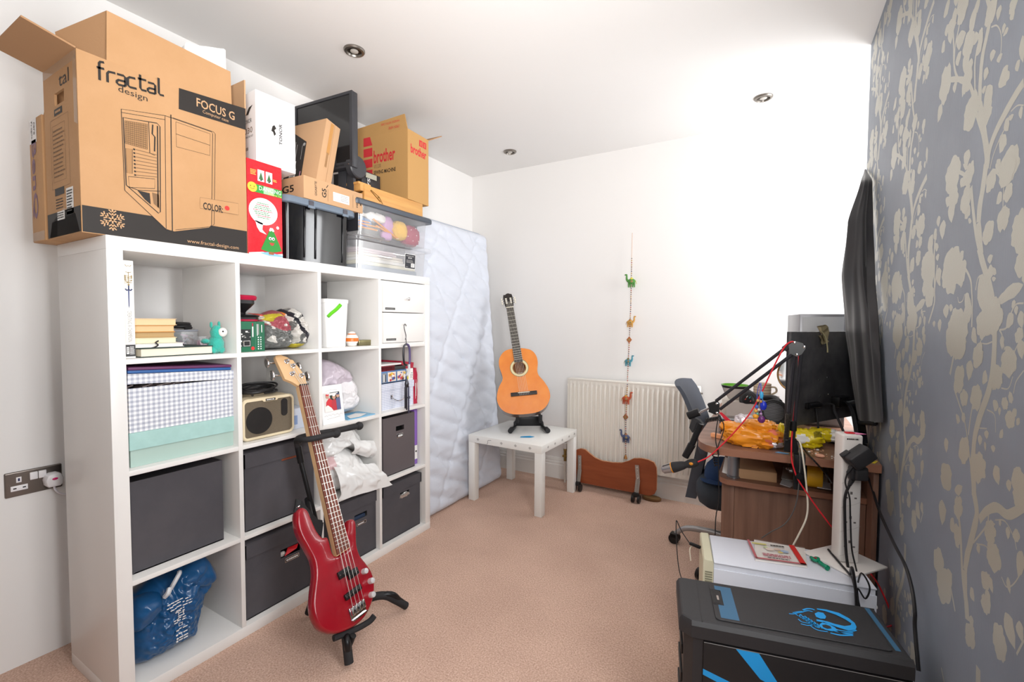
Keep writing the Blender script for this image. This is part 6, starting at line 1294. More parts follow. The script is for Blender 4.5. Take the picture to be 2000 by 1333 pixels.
# ------------------------------------------------ red bass guitar on its floor stand
bB = V((.436, .543, .175)); bA = V((-.442, .075, .894)).normalized(); bW = V((.033, .997, -.067)); bW = (bW-bA*bW.dot(bA)).normalized(); bN = bW.cross(bA)
bp = lambda s, t_, h=0: bB+bW*s+bA*t_+bN*h
M_redp = mat('satin_red_paint', '8c0a1b', .27, coat=.35, var=(7, '980f20', .35, .65)); M_maple = mat('maple', 'dcb588', .4, bump=(50, .05)); M_rose = mat('rosewood', '6c382c', .5, bump=(60, .2), stretch=(1, 1, .1), var=(45, '7d4436', .35, .65))
bg = thing('bass_guitar', 'red four string bass guitar leaning back on a floor stand before the shelf unit', 'guitar', tuple(bp(-.03, -.05)))
BO = [(-.137, .386), (-.147, .352), (-.147, .309), (-.131, .253), (-.119, .207), (-.123, .163), (-.143, .114), (-.158, .07), (-.159, .029), (-.145, -.009), (-.113, -.037), (-.07, -.052), (-.011, -.056), (.038, -.042), (.080, -.006), (.102, .039), (.104, .082), (.090, .12), (.072, .158), (.069, .2), (.083, .252), (.089, .280), (.082, .296), (.064, .299), (.051, .288), (.041, .262), (.028, .243), (.026, .205), (-.034, .195), (-.042, .262), (-.064, .272), (-.080, .303), (-.089, .347), (-.097, .382), (-.116, .397)]
BOs = [(p.x, p.y) for p in cat_rom([(*p, 0) for p in BO], 4, True)]
if sum(BOs[i-1][0]*BOs[i][1]-BOs[i][0]*BOs[i-1][1] for i in range(len(BOs))) < 0: BOs = BOs[::-1]
b = MB(M_redp); b.loft(BOs, [(.010, -.040), (.003, -.037), (0, -.031), (0, -.012), (.0025, -.005), (.006, -.0015), (.010, 0)], bB, bW, bA); b.build('body', bg, smooth=50)
b = MB(M_maple); b.slab([bp(-.020, .864, .004), bp(-.0315, .19, .004), bp(.0275, .20, .004), bp(.019, .866, .004)], bN, .022); b.build('neck', bg)
b = MB(M_rose); b.slab([bp(-.0195, .864, .010), bp(-.031, .194, .010), bp(.027, .204, .010), bp(.0185, .866, .010)], bN, .006); b.build('fingerboard', bg)
for k in range(1, 25):
    tt = .864/2**(k/12)
    if tt < .205: break
    f = (.864-tt)/.67; b = MB(M_fret); b.bar(bp(-.0195-.0115*f, tt, .0106), bp(.0185+.0085*f, tt+.002, .0106), .0022, .0016, bN); b.build('fret', bg)
ih = Ink(bp(0, 0, .0102), bW, bA)
for k in (3, 5, 7, 9, 15): ih.disc(-.001, .5*(.864/2**(k/12)+.864/2**((k-1)/12)), .0022, M_bone)
ih.build('position_dots', bg)
b = MB(mat('black_nut', '1f1c1b', .4)); b.bar(bp(-.020, .866, .011), bp(.019, .868, .011), .004, .007, bN); b.build('nut', bg)
HB = [(-.020, .866), (-.040, .885), (-.066, .900), (-.068, .925), (-.075, 1.000), (-.071, 1.012), (-.052, 1.020), (-.036, 1.012), (-.022, 1.006), (-.012, .994), (-.002, .992), (.004, .975), (.012, .955), (.026, .912), (.025, .900), (.019, .868)]
TB = (bA*.985-bN*.17); hb = lambda s, t_, h=0: bp(s, .866, 0)+TB*(t_-.866)+bN*(h+.002)
b = MB(M_maple); b.slab([hb(*p) for p in HB][::-1], bN, .015); b.build('headstock', bg)
M_chr = M_chrome
PG = [(-.034, .984), (-.014, .962), (-.030, .924), (.008, .914)]
for i, (s, t_) in enumerate(PG):
    b = MB(M_chr); b.lathe(hb(s, t_, 0), [(.010, 0), (.010, .002), (.0065, .003), (.006, .012), (.007, .015), (.004, .018)], bN, 18); b.build('tuning_post', bg)
    e = -1 if i in (0, 2) else 1
    L = .060 if e < 0 else .032
    b = MB(M_chr); b.cyl(hb(s, t_, -.020), hb(s+e*L, t_+.004, -.020), .0035, n=8)
    c = hb(s+e*(L+.010), t_+.004, -.020); b.tube([c+bA*.018*math.cos(a)+bN*.011*math.sin(a) for a in [2*PI*j/18 for j in range(18)]], .0042, 8, closed=True); b.obox(c, bA, bN, bW, .016, .009, .003, .002); b.build('tuning_peg', bg)
M_steelstr = mat('steel_string', 'c9c4bd', .3, .8)
for k in range(4):
    s0 = -.019+.0125*k; s1 = -.013+.0085*k; ps, pt = PG[(2, 0, 1, 3)[k]]
    b = MB(M_steelstr); b.tube([bp(-.026+.0165*k, -.020+.003*k, .012), bp(-.026+.0165*k, .004+.003*k, .017), bp(s1, .867, .0142), hb(ps+.004, pt, .008)], .0013-.00015*k, 5); b.build('string', bg)
M_pick = mat('black_pickup', '171618', .35)
for c0, c1, t_ in (((-.046, .124), (.006, .130), 0), ((-.008, .108), (.038, .116), 0)):
    b = MB(M_pick); b.bar(bp(c0[0], c0[1], .006), bp(c1[0], c1[1], .006), .026, .012, bN, .003); b.build('pickup', bg)
    for j in range(4):
        f = (j+.5)/4; q = bp(c0[0]+(c1[0]-c0[0])*f, c0[1]+(c1[1]-c0[1])*f, .012); b = MB(M_chr); b.lathe(q, [(.0022, 0), (.0015, .0008)], bN, 8); b.build('pole_piece', bpy.data.objects['pickup'] if t_ else COL.objects[-1] if False else [o for o in bg.children if o.name.startswith('pickup')][-1])
b = MB(M_pick); b.bar(bp(-.040, .046, .006), bp(.034, .058, .006), .021, .012, bN, .003); pk2 = b.build('pickup', bg)
for j in range(8): b = MB(M_chr); b.lathe(bp(-.034+.0088*j, .047+.0014*j, .012), [(.0022, 0), (.0015, .0008)], bN, 8); b.build('pole_piece', pk2)
for s, t_ in ((.064, .100), (.081, .058), (.070, .012)):
    b = MB(mat('bright_knob_metal', 'e6e6e8', .3, .45)); b.lathe(bp(s, t_, 0), [(.0105, 0), (.0105, .017), (.009, .0195), (.003, .020)], bN, 20); b.build('control_knob', bg)
b = MB(M_chr); b.slab([bp(-.036, .006, .004), bp(-.034, -.038, .004), bp(.033, -.028, .004), bp(.037, .014, .004)], bN, .0035); b.bar(bp(-.034, -.036, .008), bp(.032, -.028, .008), .005, .012, bN); br = b.build('bridge', bg)
for k in range(4):
    b = MB(M_chr); b.bar(bp(-.026+.0165*k, -.020+.002*k, .0095), bp(-.026+.0165*k, .008+.002*k, .0095), .013, .011, bN, .002); b.build('saddle', br)
b = MB(M_chr); b.lathe(bp(-.117, .392, -.016), [(.004, 0), (.004, .006), (.008, .012), (.008, .015)], (bA*.9-bW*.4), 14); b.build('strap_button', bg)
# stand
fs = thing('guitar_stand', 'black tubular floor stand holding up the red bass guitar', 'stand', (.25, .62, 0))
hub = V((.205, .60, .20))
b = MB(M_bsteel); b.tube([hub, V((.155, .585, .42)), V((.100, .560, .665))], .0095, 12); b.build('pole', fs)
b = MB(M_bsteel); b.tube([V((.103, .561, .65)), V((.097, .553, .715))], .0125, 12); b.build('collar', fs)
b = MB(M_foam); b.tube([V((.097, .553, .705)), V((.100, .545, .738)), V((.125, .535, .752)), V((.170, .530, .758)), V((.192, .553, .760)), V((.192, .60, .759)), V((.190, .650, .757))], [.0105, .0115, .012, .012, .0125, .0125, .012], 12, k=5); b.build('yoke_arm', fs)
b = MB(M_foam); b.tube([V((.098, .552, .735)), V((.075, .575, .742)), V((.075, .66, .742)), V((.095, .74, .741)), V((.11, .835, .742))], .0125, 12, k=5); b.build('yoke_arm', fs)
for c in ((.19, .660, .758), (.11, .85, .742)): b = MB(M_foam); b.ball(c, (.019, .019, .019), 16); b.build('end_knob', fs)
for tip, mid, k in (((.474, .476, .0155), (.448, .487, .10), 0), ((.419, .819, .0155), (.385, .745, .10), 1), ((.109, .582, .0155), (.135, .592, .105), 2)):
    t1 = V(tip); m1 = V(mid); root = hub+V((0, 0, -.06))
    if k < 2: root = V((.30, .59, .085)) if k == 0 else V((.27, .63, .085))
    b = MB(M_bsteel); b.tube([hub+V((0, 0, .0)), root, m1, m1*.4+t1*.6, t1+V((0, 0, .012))], [.013]*5, 12) if False else b.tube(cat_rom([hub, root, m1, m1*.35+t1*.65+V((0, 0, .01)), t1+V((0, 0, .006))], 6), .012, 12); b.build('leg', fs)
    d = (t1-m1).normalized(); b = MB(M_foam); b.tube(cat_rom([m1+(root-m1)*.75, m1+(root-m1)*.12, m1*.55+t1*.45, t1+V((0, 0, .006))], 6), .0155, 12); b.build('foam_sleeve', fs)
b = MB(M_foam); b.tube([bp(-.09, -.060, -.034), bp(-.03, -.068, -.026), bp(.01, -.070, -.014), bp(.038, -.066, .004), bp(.052, -.056, .016)], .011, 10, k=5); b.build('cradle_arm', fs)
b = MB(M_bsteel); b.tube([hub+V((.01, 0, -.03)), bp(-.03, -.095, -.06), bp(-.03, -.082, -.012)], .0115, 10, k=5); b.build('cradle_bracket', fs)
b = MB(M_foam); b.T = None; b.bar(bp(-.10, .33, -.052), bp(-.03, .30, -.052), .07, .012, bN, .005); b.build('back_pad', fs)
b = MB(M_bsteel); b.tube([V((.12, .575, .50)), bp(-.06, .31, -.058)], .011, 10); b.build('pad_bracket', fs)
st = thing('guitar_strap', 'black guitar strap hanging behind the upper horn of the red bass', 'strap', tuple(bp(-.1, .38, -.05)))
b = MB(mat('black_webbing', '1c1b1d', .7, bump=(200, .2))); P = [bp(-.117, .402, -.010), bp(-.130, .412, -.022), bp(-.105, .405, -.034), bp(-.075, .36, -.041), bp(-.05, .32, -.043), bp(-.03, .30, -.043)]
Q = cat_rom(P, 6); wd = bA*.9+bW*.4; b.add([p+wd*.024 for p in Q]+[p-wd*.024 for p in Q]+[p+wd*.024-bN*.003 for p in Q]+[p-wd*.024-bN*.003 for p in Q], [(i, i+1, i+1+len(Q), i+len(Q)) for i in range(len(Q)-1)]+[(i+2*len(Q), i+3*len(Q), i+1+3*len(Q), i+1+2*len(Q)) for i in range(len(Q)-1)]+[(i, i+2*len(Q), i+1+2*len(Q), i+1) for i in range(len(Q)-1)]+[(i+len(Q), i+1+len(Q), i+1+3*len(Q), i+3*len(Q)) for i in range(len(Q)-1)]); b.build('webbing', st, smooth=60)
# ------------------------------------------------ radiator on the back wall
M_rad = mat('radiator_enamel', 'eae5dc', .35)
rd_ = thing('radiator', 'cream ribbed panel radiator on the back wall', 'radiator', (.86, 2.60, .18))
x0, x1, z0, z1, yf = .402, 1.318, .182, .794, 2.562
b = MB(M_rad); NX = 340; rows = []
def rib(x):
    p = (x-x0-.02)/.0333; f = p % 1
    if x < x0+.02 or x > x1-.02: return 0
    return .012*max(0, min(1, (abs(f-.5)*2-.42)/.22))
xs = [x0+(x1-x0)*i/NX for i in range(NX+1)]
zs = [(z0, 0), (z0+.03, 0), (z0+.05, 1), (z1-.05, 1), (z1-.03, 0), (z1, 0)]
vs = [(x, yf+.012-rib(x)*g-(.0 if g else .008), z) for z, g in zs for x in xs]
b.add(vs, [(j*(NX+1)+i, j*(NX+1)+i+1, (j+1)*(NX+1)+i+1, (j+1)*(NX+1)+i) for j in range(5) for i in range(NX)])
b.build('front_panel', rd_, smooth=40)
b = MB(M_rad); b.box(x0, x1, yf+.0125, yf+.026, z0, z1, .003); b.build('back_panel', rd_)
b = MB(M_rad); b.box(x0-.002, x1+.002, yf+.002, yf+.072, z1-.004, z1+.008, .002); b.build('top_grille', rd_)
for xa in (x0-.003, x1-.001): b = MB(M_rad); b.box(xa, xa+.004, yf+.004, yf+.07, z0+.02, z1, .001); b.build('end_cap', rd_)
for xa in (x0+.15, x1-.15): b = MB(M_rad); b.box(xa, xa+.03, yf+.026, YB-.001, z0+.08, z1-.08, .001); b.build('bracket', rd_)
b = MB(M_nick); b.cyl((x1+.003, yf+.03, z1-.035), (x1+.018, yf+.03, z1-.035), .006, n=10); b.build('bleed_valve', rd_)
b = MB(mat('brass_valve', '9a8350', .35, .8)); vx = .375
b.cyl((vx, yf+.03, .165), (vx, yf+.03, .245), .011, n=12); b.cyl((vx, yf+.03, .205), (x0, yf+.03, .205), .010, n=12); b.lathe((vx, yf+.03, .245), [(.013, 0), (.013, .012), (.009, .022)], n=12); b.cyl((vx-.02, yf+.03, .2), (vx, yf+.03, .2), .009, n=10); b.build('valve', rd_)
b = MB(mat('white_pipe', 'e2ddd4', .4)); b.cyl((vx, yf+.03, .0), (vx, yf+.03, .165), .0075, n=10); b.build('pipe', rd_)
b = MB(M_chrome, M_white); b.cyl((vx, yf+.03, .25), (vx, yf+.03, .30), .012, .013, 12, 1); b.build('valve_cap', rd_)
# ------------------------------------------------ string of camels
hs = thing('hanging_string', 'long string of beads and small cloth camels hanging down the back wall', 'decoration', (.837, 2.64, 1.85))
HP = [(0.847,2.64,1.848),(0.846,2.64,1.688),(0.847,2.63,1.328),(0.838,2.63,1.002),(0.841,2.6,0.841),(0.855,2.545,0.758),(0.848,2.545,0.507),(0.852,2.545,0.237)]
b = MB(mat('pale_string', 'd9b9a3', .7)); b.tube(HP, .0018, 6); b.build('cord', hs)
def along(t):
    L = [0]
    for i in range(1, len(HP)): L.append(L[-1]+(V(HP[i])-V(HP[i-1])).length)
    s = t*L[-1]
    for i in range(1, len(HP)):
        if s <= L[i]: f = (s-L[i-1])/(L[i]-L[i-1]); return V(HP[i-1]).lerp(V(HP[i]), f)
    return V(HP[-1])
beadm = [mat('bead_'+n, c, .3) for n, c in (('navy', '3a4468'), ('brown', '6b4630'), ('gold', 'b08d4a'), ('grey', '77716d'), ('red', '9a3b35'))]
rd = random.Random(12)
for k in range(96):
    t_ = .11+.88*k/96; p = along(t_); b = MB(beadm[rd.randrange(5)]); b.lathe(p-V((0, 0, .003)), [(.002, 0), (.0052, .0035), (.002, .007)], n=7); b.build('bead', hs)
def camel(px_, sc, body, face, cut, flip):
    p = V(px_); c = MB(mat('camel_'+body, body, .6), mat('camel_trim_'+cut, cut, .5), M_gold)
    f = -1 if flip else 1
    c.ball((p.x, p.y-.004, p.z), (.030*sc, .014*sc, .021*sc), 12); c.ball((p.x, p.y-.004, p.z+.018*sc), (.012*sc, .011*sc, .012*sc), 10, 1)
    c.tube([(p.x+f*.024*sc, p.y-.004, p.z), (p.x+f*.036*sc, p.y-.004, p.z+.018*sc), (p.x+f*.036*sc, p.y-.004, p.z+.045*sc)], [.010*sc, .007*sc, .006*sc], 8, k=3)
    c.ball((p.x+f*.042*sc, p.y-.004, p.z+.050*sc), (.012*sc, .006*sc, .006*sc), 8)
    for dx in (-.020, -.008, .008, .020): c.tube([(p.x+dx*sc, p.y-.004, p.z-.010*sc), (p.x+dx*1.1*sc, p.y-.004, p.z-.044*sc)], [.007*sc, .004*sc], 6, m=0)
    c.tube([(p.x-f*.030*sc, p.y-.004, p.z+.005*sc), (p.x-f*.037*sc, p.y-.004, p.z-.02*sc)], .002*sc, 5, m=1)
    c.lathe((p.x+.005, p.y-.019*sc, p.z), [(.009*sc, 0), (.008*sc, .003)], (0, -1, 0), 10, m=2)
    o = c.build('camel', hs); return o
for (pt, col, tr, fl, sc) in (((0.851,2.63,1.507), '4f8a3f', 'c9c04a', True, .95), ((0.845,2.63,1.22), 'c9974a', 'a5713a', False, .8), ((0.835,2.63,0.943), '4c8fa0', '7a7a4a', False, .8), ((0.847,2.55,0.689), 'b5502f', 'cf9a45', False, .9), ((0.851,2.55,0.42), '4a5578', '9a6a4a', True, .9)):
    o = camel(pt, sc, col, col, tr, fl)
for pt, col in (((0.84,2.63,1.096), 'b06a3c'), ((0.846,2.55,0.56), '9a5f34')):
    b = MB(mat('diamond_'+col, col, .6), M_gold); p = V(pt); b.slab([p+V((.019, -.006, 0)), p+V((0, -.006, .024)), p+V((-.019, -.006, 0)), p+V((0, -.006, -.024))], (0, -1, 0), .008); b.lathe(p+V((0, -.0065, 0)), [(.007, 0), (.006, .003)], (0, -1, 0), 10, m=1); b.build('diamond', hs)
b = MB(M_gold, mat('bell_brass', '9a6a3a', .4, .5)); p = V((0.851,2.545,0.28)); b.lathe(p, [(.013, -.012), (.010, 0), (.005, .012), (.002, .018)], n=12, m=1); b.build('bell', hs)
# ------------------------------------------------ shaped wooden board on castors
M_mahog = mat('mahogany_veneer', '8a4526', .4, bump=(40, .1), stretch=(.12, 1, 1), var=(20, '9c5230', .35, .65))
wb = thing('bed_end_board', 'shaped mahogany board on two metal castor legs leaning under the radiator', 'board', (.77, 2.49, 0))
WBP = [(0.486,0.253),(0.501,0.289),(0.533,0.302),(0.568,0.299),(0.603,0.275),(0.642,0.251),(0.695,0.237),(0.766,0.237),(0.835,0.245),(0.884,0.267),(0.919,0.29),(0.968,0.298),(1.015,0.295),(1.053,0.283),(1.07,0.251),(1.074,0.197),(1.073,0.1),(1.06,0.069),(1.026,0.052),(0.94,0.053),(0.787,0.052),(0.488,0.053)]
b = MB(M_mahog, mat('pale_edge_band', 'b98662', .5)); b.slab([(x, 2.505, z) for x, z in WBP], (0, -1, 0), .018, 0, 1); b.build('panel', wb)
for pt0, pt1, pt2, cx in (((0.527,2.5,0.253), (0.531,2.495,0.15), (0.526,2.48,0.056), 0), ((0.942,2.5,0.249), (0.952,2.495,0.15), (0.947,2.48,0.063), 1)):
    b = MB(mat('galvanised_steel', 'b4b2ad', .35, .8)); b.bar(pt0, pt1, .026, .003, (0, 1, 0)); b.bar(pt1, pt2, .030, .003, (0, 1, 0)); b.bar((V(pt1)+V((0, 0, .01))), V(pt2), .004, .02, (0, 1, 0)); b.build('castor_leg', wb)
    p = V((pt2[0], 2.47, .028)); b = MB(mat('black_castor', '161517', .35)); b.box(p.x-.022, p.x+.022, p.y-.015, p.y+.015, p.z+.012, p.z+.040, .006)
    for dx in (-.02, .02): b.cyl((p.x+dx-.008, p.y, p.z-.0005), (p.x+dx+.008, p.y, p.z-.0005), .0272, n=22)
    b.build('castor', wb)
    b = MB(M_chrome)
    for f in (.15, .4, .65, .9):
        q_ = V(pt0).lerp(V(pt1), f); b.lathe(q_+V((0, -.0016, 0)), [(.0035, 0), (.002, .002)], (0, -1, 0), 8)
    b.build('screws', wb)['kind'] = 'stuff'
t = thing('wood_slice', 'oval brown wood slice lying on the carpet beside the mahogany board', 'wood slice', (1.05, 2.46, 0))
c = (1.027,2.579,0.01)
b = MB(mat('bark_brown', '6e4d2c', .8), mat('cut_wood', '8d6a42', .7)); b.lathe((0, 0, 0), [(.058, 0.0005), (.064, .006), (.064, .016), (.060, .020)], n=28); b.lathe((0, 0, .0201), [(.058, 0), (.05, .0008), (.001, .001)], n=28, m=1)
b.v = [V((p.x*1.0+c[0], p.y*.62+c[1], p.z)) for p in b.v]; b.build('slice', t)
# ------------------------------------------------ double socket with a plug
M_pew = mat('pewter_plate', '7d756f', .3, .8); M_wp = mat('white_switch_plastic', 'f0eef0', .3)
so = thing('wall_socket', 'pewter double wall socket with one white plug in it, left of the shelf unit', 'socket', (XL, -.043, .645))
P = rr(-.043, .645, .0725, .043, .004)
b = MB(M_pew); b.loft(P, [(0, 0), (0, .004), (.002, .0065), (.004, .007)], (XL, 0, 0), (0, 1, 0), (0, 0, 1)); b.build('plate', so)
sx = XL+.007
for y in (-.056, -.034): b = MB(M_wp); b.box(sx-.001, sx+.005, y+.001, y+.021, .651, .677, .0015); b.build('switch', so)
b = MB(M_wp, mat('blue_black_slot', '1f2450', .5)); b.box(sx-.001, sx+.0012, -.088, -.075, .650, .669, .0006); b.box(sx+.0011, sx+.0016, -.084, -.079, .655, .665, m=1); b.build('earth_insert', so)
b = MB(M_wp, M_dark); b.box(sx-.001, sx+.0012, -.102, -.060, .622, .640, .0006); b.box(sx+.0011, sx+.0016, -.096, -.088, .629, .633, m=1); b.box(sx+.0011, sx+.0016, -.073, -.065, .629, .633, m=1); b.build('live_insert', so)
for y in (-.103, .019): b = MB(M_nick); b.lathe((sx, y, .645), [(.003, 0), (.002, .0012)], (1, 0, 0), 10); b.build('screw', so)
pg = thing('plug', 'white plug with a red neon plugged into the pewter wall socket', 'plug', (sx, .004, .64))
b = MB(M_wp); b.loft([(y, z) for y, z in [(-.021, .622), (-.013, .614), (.016, .614), (.024, .622), (.026, .642), (.020, .658), (.010, .664), (-.008, .664), (-.018, .658), (-.024, .642)]], [(0, .0012), (0, .024), (.003, .033), (.008, .036)], (sx, 0, 0), (0, 1, 0), (0, 0, 1)); b.build('body', pg)
b = MB(mat('red_neon', 'd0186a', .3)); b.T = Matrix.Translation((sx+.0362, .001, .645)); b.ball((0, 0, 0), (.0015, .008, .0045), 12); b.build('neon', pg)
b = MB(mat('white_flex', 'e6e3ea', .4)); b.tube([(sx+.018, .002, .616), (sx+.020, .004, .602), (sx+.02, .014, .586), (sx+.018, .035, .574), (sx+.016, .06, .570), (sx+.015, .12, .560)], .0032, 8, k=5); b.build('flex', pg)

# ------------------------------------------------ walnut desk along the wallpapered wall
def wood(name, c1, c2, axis):
    st = {'x': (.05, 1, 1), 'y': (1, .05, 1), 'z': (1, 1, .05)}[axis]
    return mat(name, c1, .42, bump=(70, .12), stretch=st, var=(30, c2, .32, .68))
M_wx = wood('walnut_board', '7b5644', '97705c', 'x'); M_wz = wood('walnut_upright', '735344', '8f6b59', 'z'); M_wedge = wood('walnut_edge', '8c5f4a', '9c6d56', 'x')
dk = thing('desk', 'walnut desk along the wallpapered wall with an open shelf in its end', 'desk', (1.76, 1.9, 0))
DT = .73
TOPP = [(1.458, 2.46), (1.458, 1.55), (1.459, 1.50), (1.466, 1.445), (1.480, 1.405), (1.505, 1.370), (1.535, 1.352), (1.566, 1.347), (1.70, 1.357), (1.82, 1.368), (1.97, 1.385), (2.062, 1.395), (2.062, 2.46)]
b = MB(M_wx, M_wedge); b.slab([(x, y, DT) for x, y in TOPP][::1], (0, 0, 1), .028, 0, 1); b.build('desktop', dk)
LOWP = [(1.535, 1.98), (1.535, 1.60), (1.538, 1.55), (1.548, 1.515), (1.575, 1.492), (1.70, 1.497), (1.93, 1.518), (2.045, 1.53), (2.045, 1.98)]
b = MB(M_wx, M_wedge); b.slab([(x, y, .565) for x, y in LOWP], (0, 0, 1), .022, 0, 1); b.build('lower_shelf', dk)
b = MB(M_wz); b.box(1.552, 1.600, 1.535, 1.552, 0, .5428, .001); b.build('end_panel', dk)
b = MB(M_wz); b.box(1.6005, 2.044, 1.540, 1.556, 0, .5428, .001); b.build('end_panel', dk)
b = MB(M_wz); b.box(2.046, 2.0615, 1.43, 2.44, 0, .7018, .001); b.build('back_panel', dk)
b = MB(M_wz); b.box(1.50, 2.045, 2.42, 2.438, 0, .7018, .001); b.build('far_panel', dk)
b = MB(mat('brushed_aluminium', '9a9ca2', .35, .85)); b.lathe((1.595, 1.545, .565), [(.027, .0005), (.027, .006), (.0235, .008), (.0235, .128), (.027, .130), (.027, .1365)], n=28); b.build('post', dk)
# bits on the lower shelf
t = thing('carton', 'flat brown carton lying on the open shelf in the desk end', 'carton', (1.69, 1.66, .565))
b = MB(M_kraft3); b.T = RZ(math.radians(6), (1.615, 1.535, 0)) @ Matrix.Translation((-1.615, -1.535, 0)); b.box(1.615, 1.755, 1.535, 1.74, .5655, .606, .002); b.build('body', t)
for k, (lab, P_, z_, c_) in enumerate((('white sheet of paper sliding off the open desk shelf', [(1.765, 1.535), (1.80, 1.513), (1.835, 1.60), (1.78, 1.66)], .5675, 'e3e3e6'), ('pale grey papers at the back of the open desk shelf', [(1.77, 1.60), (1.93, 1.58), (1.94, 1.75), (1.78, 1.78)], .5720, 'cfcac4'), ('white leaflet beside the yellow cylinder on the desk shelf', [(1.89, 1.535), (1.935, 1.535), (1.94, 1.62), (1.90, 1.63)], .5765, 'dcdce2'))):
    t = thing('paper_sheet', lab, 'paper', (*P_[0], z_)); MB(mat('paper_'+c_, c_, .6)).slab([(x, y, z_+.0012+(.012*(i == 1 and k == 0))*0) for i, (x, y) in enumerate(P_)], (0, 0, 1), .002).build('sheet', t)
t = thing('envelope', 'torn white envelope behind the silver desk post', 'paper', (1.56, 1.62, .566)); MB(M_white).slab([(1.548, 1.575, .567), (1.572, 1.56, .567), (1.582, 1.61, .62), (1.556, 1.62, .625)], (.2, -1, .3), .0015).build('sheet', t)
t = thing('carton', 'dull tan carton standing at the back of the open desk shelf', 'carton', (1.87, 1.82, .565)); MB(mat('dull_tan_card', '7a6654', .8)).box(1.80, 1.95, 1.80, 1.84, .5655, .66, .002).build('body', t)
sp = thing('portable_speaker', 'yellow and black cylindrical gadget lying on the open desk shelf', 'gadget', (1.86, 1.56, .566))
M_yel = mat('yellow_rubber', 'dba51a', .5); zc = .5655+.046
b = MB(M_yel); b.lathe((1.856, 1.572, zc), [(.0445, 0), (.0455, .003), (.0455, .046), (.043, .052), (.02, .053)], (1, 0, 0), 32); b.build('body', sp)
b = MB(mat('black_rubber', '1e1d1f')); b.lathe((1.856, 1.572, zc), [(.030, -.046), (.040, -.044), (.044, -.038), (.0445, -.0003)], (1, 0, 0), 32); b.build('sleeve', sp)
b = MB(M_chrome); b.lathe((1.808, 1.572, zc+.01), [(.0105, -.012), (.0105, 0)], (1, 0, 0), 16); b.ball((1.790, 1.572, zc+.012), .006, 10); b.cyl((1.79, 1.572, zc+.012), (1.80, 1.572, zc+.011), .003, n=8); b.build('screw_post', sp)
# ------------------------------------------------ clutter on the desktop
D0 = DT+.0006
t = thing('food_packet', 'large crumpled orange crisp packet lying at the front desk edge', 'packet', (1.66, 1.44, D0))
M_or = mat('orange_foil', 'ee9420', .3, coat=.3); M_or2 = mat('pink_orange_foil', 'e0745a', .3); M_wh2 = mat('silver_white_foil', 'dcd3d8', .2, .3)
b = MB(M_or, M_or2, M_wh2); crumple(b, (1.665, 1.455, D0+.036), (.105, .055, .042), 71, .28, 48, .8, floor=D0, mfn=lambda p: 2 if p.x > 1.735 and p.z < D0+.028 else 1 if p.x > 1.715 and noise.noise(p*40) > .1 else 0); b.build('body', t, smooth=60)
b = MB(M_or); crumple(b, (1.592, 1.475, D0+.062), (.046, .03, .020), 73, .3, 30); crumple(b, (1.69, 1.46, D0+.082), (.055, .035, .022), 74, .3, 30); b.build('torn_flap', t, smooth=60)
t = thing('tissue', 'crumpled white tissue inside the orange packet', 'tissue', (1.63, 1.50, D0+.04)); b = MB(M_wh2); crumple(b, (1.632, 1.498, D0+.075), (.036, .03, .035), 75, .3, 30); b.build('body', t, smooth=60)
t = thing('food_packet', 'yellow crisp packet lying in front of the large black monitor back', 'packet', (1.86, 1.62, D0))
M_ye = mat('yellow_foil', 'e6cd18', .3, coat=.3)
b = MB(M_ye, M_white, mat('dark_code_print', '4a4650', .5)); crumple(b, (1.830, 1.535, D0+.034), (.075, .036, .036), 81, .25, 44, .8, floor=D0, mfn=lambda p: 1 if ((p.x-1.835)/.022)**2+((p.z-D0-.038)/.018)**2 < 1 and p.y < 1.53 else 0); b.build('body', t, smooth=60)
b = MB(M_ye, M_white); crumple(b, (1.912, 1.62, D0+.040), (.055, .034, .024), 84, .28, 36, mfn=lambda p: 1 if p.x > 1.935 else 0); b.build('body_end', t, smooth=60)
ik = Ink((1.872, 1.510, D0+.045), (.9, .35, .15), (-.2, -.1, 1), .008)
for k in range(7): ik.rect(.004*k, 0, .004*k+.002, .026, M_ink)
ik.build('barcode', t)
b = MB(M_ye); crumple(b, (1.765, 1.545, D0+.045), (.014, .03, .036), 86, .25, 22); b.build('body_corner', t, smooth=60)
t = thing('food_packet', 'green and blue foil sweet wrapper behind the orange packet', 'packet', (1.735, 1.56, D0))
b = MB(mat('green_foil', '62a82c', .3), mat('blue_foil', '3b87c4', .3), M_or); crumple(b, (1.735, 1.565, D0+.036), (.052, .035, .034), 91, .28, 36, .8, floor=D0, mfn=lambda p: 2 if p.z > D0+.055 and p.x > 1.73 else 1 if p.x > 1.74 else 0); b.build('body', t, smooth=60)
t = thing('wooden_ruler', 'short peach coloured wooden strip at the left end of the desk', 'strip', (1.56, 1.50, D0)); MB(mat('peach_wood', 'f0a878', .5)).slab([(1.505, 1.520, D0+.016), (1.515, 1.538, D0+.016), (1.62, 1.475, D0+.016), (1.622, 1.462, D0+.016), (1.612, 1.458, D0+.016)], (0, 0, 1), .0155).build('strip', t)
t = thing('carton', 'glossy black cube carton at the left end of the desk', 'carton', (1.575, 1.60, D0)); b = MB(mat('gloss_black_card', '232022', .15, coat=.4)); b.T = RZ(math.radians(12), (1.575, 1.60, 0)); b.box(-.040, .050, -.03, .06, D0, D0+.072, .002); b.build('body', t)
t = thing('paper_sheet', 'small blue paper scrap at the desk edge beside the arm clamp', 'paper', (1.77, 1.385, D0)); MB(mat('pale_blue_paper', '6fa3cf', .5)).slab([(1.745, 1.383, D0+.0015), (1.785, 1.378, D0+.0015), (1.79, 1.395, D0+.0015), (1.755, 1.40, D0+.0015)], (0, 0, 1), .001).build('sheet', t)
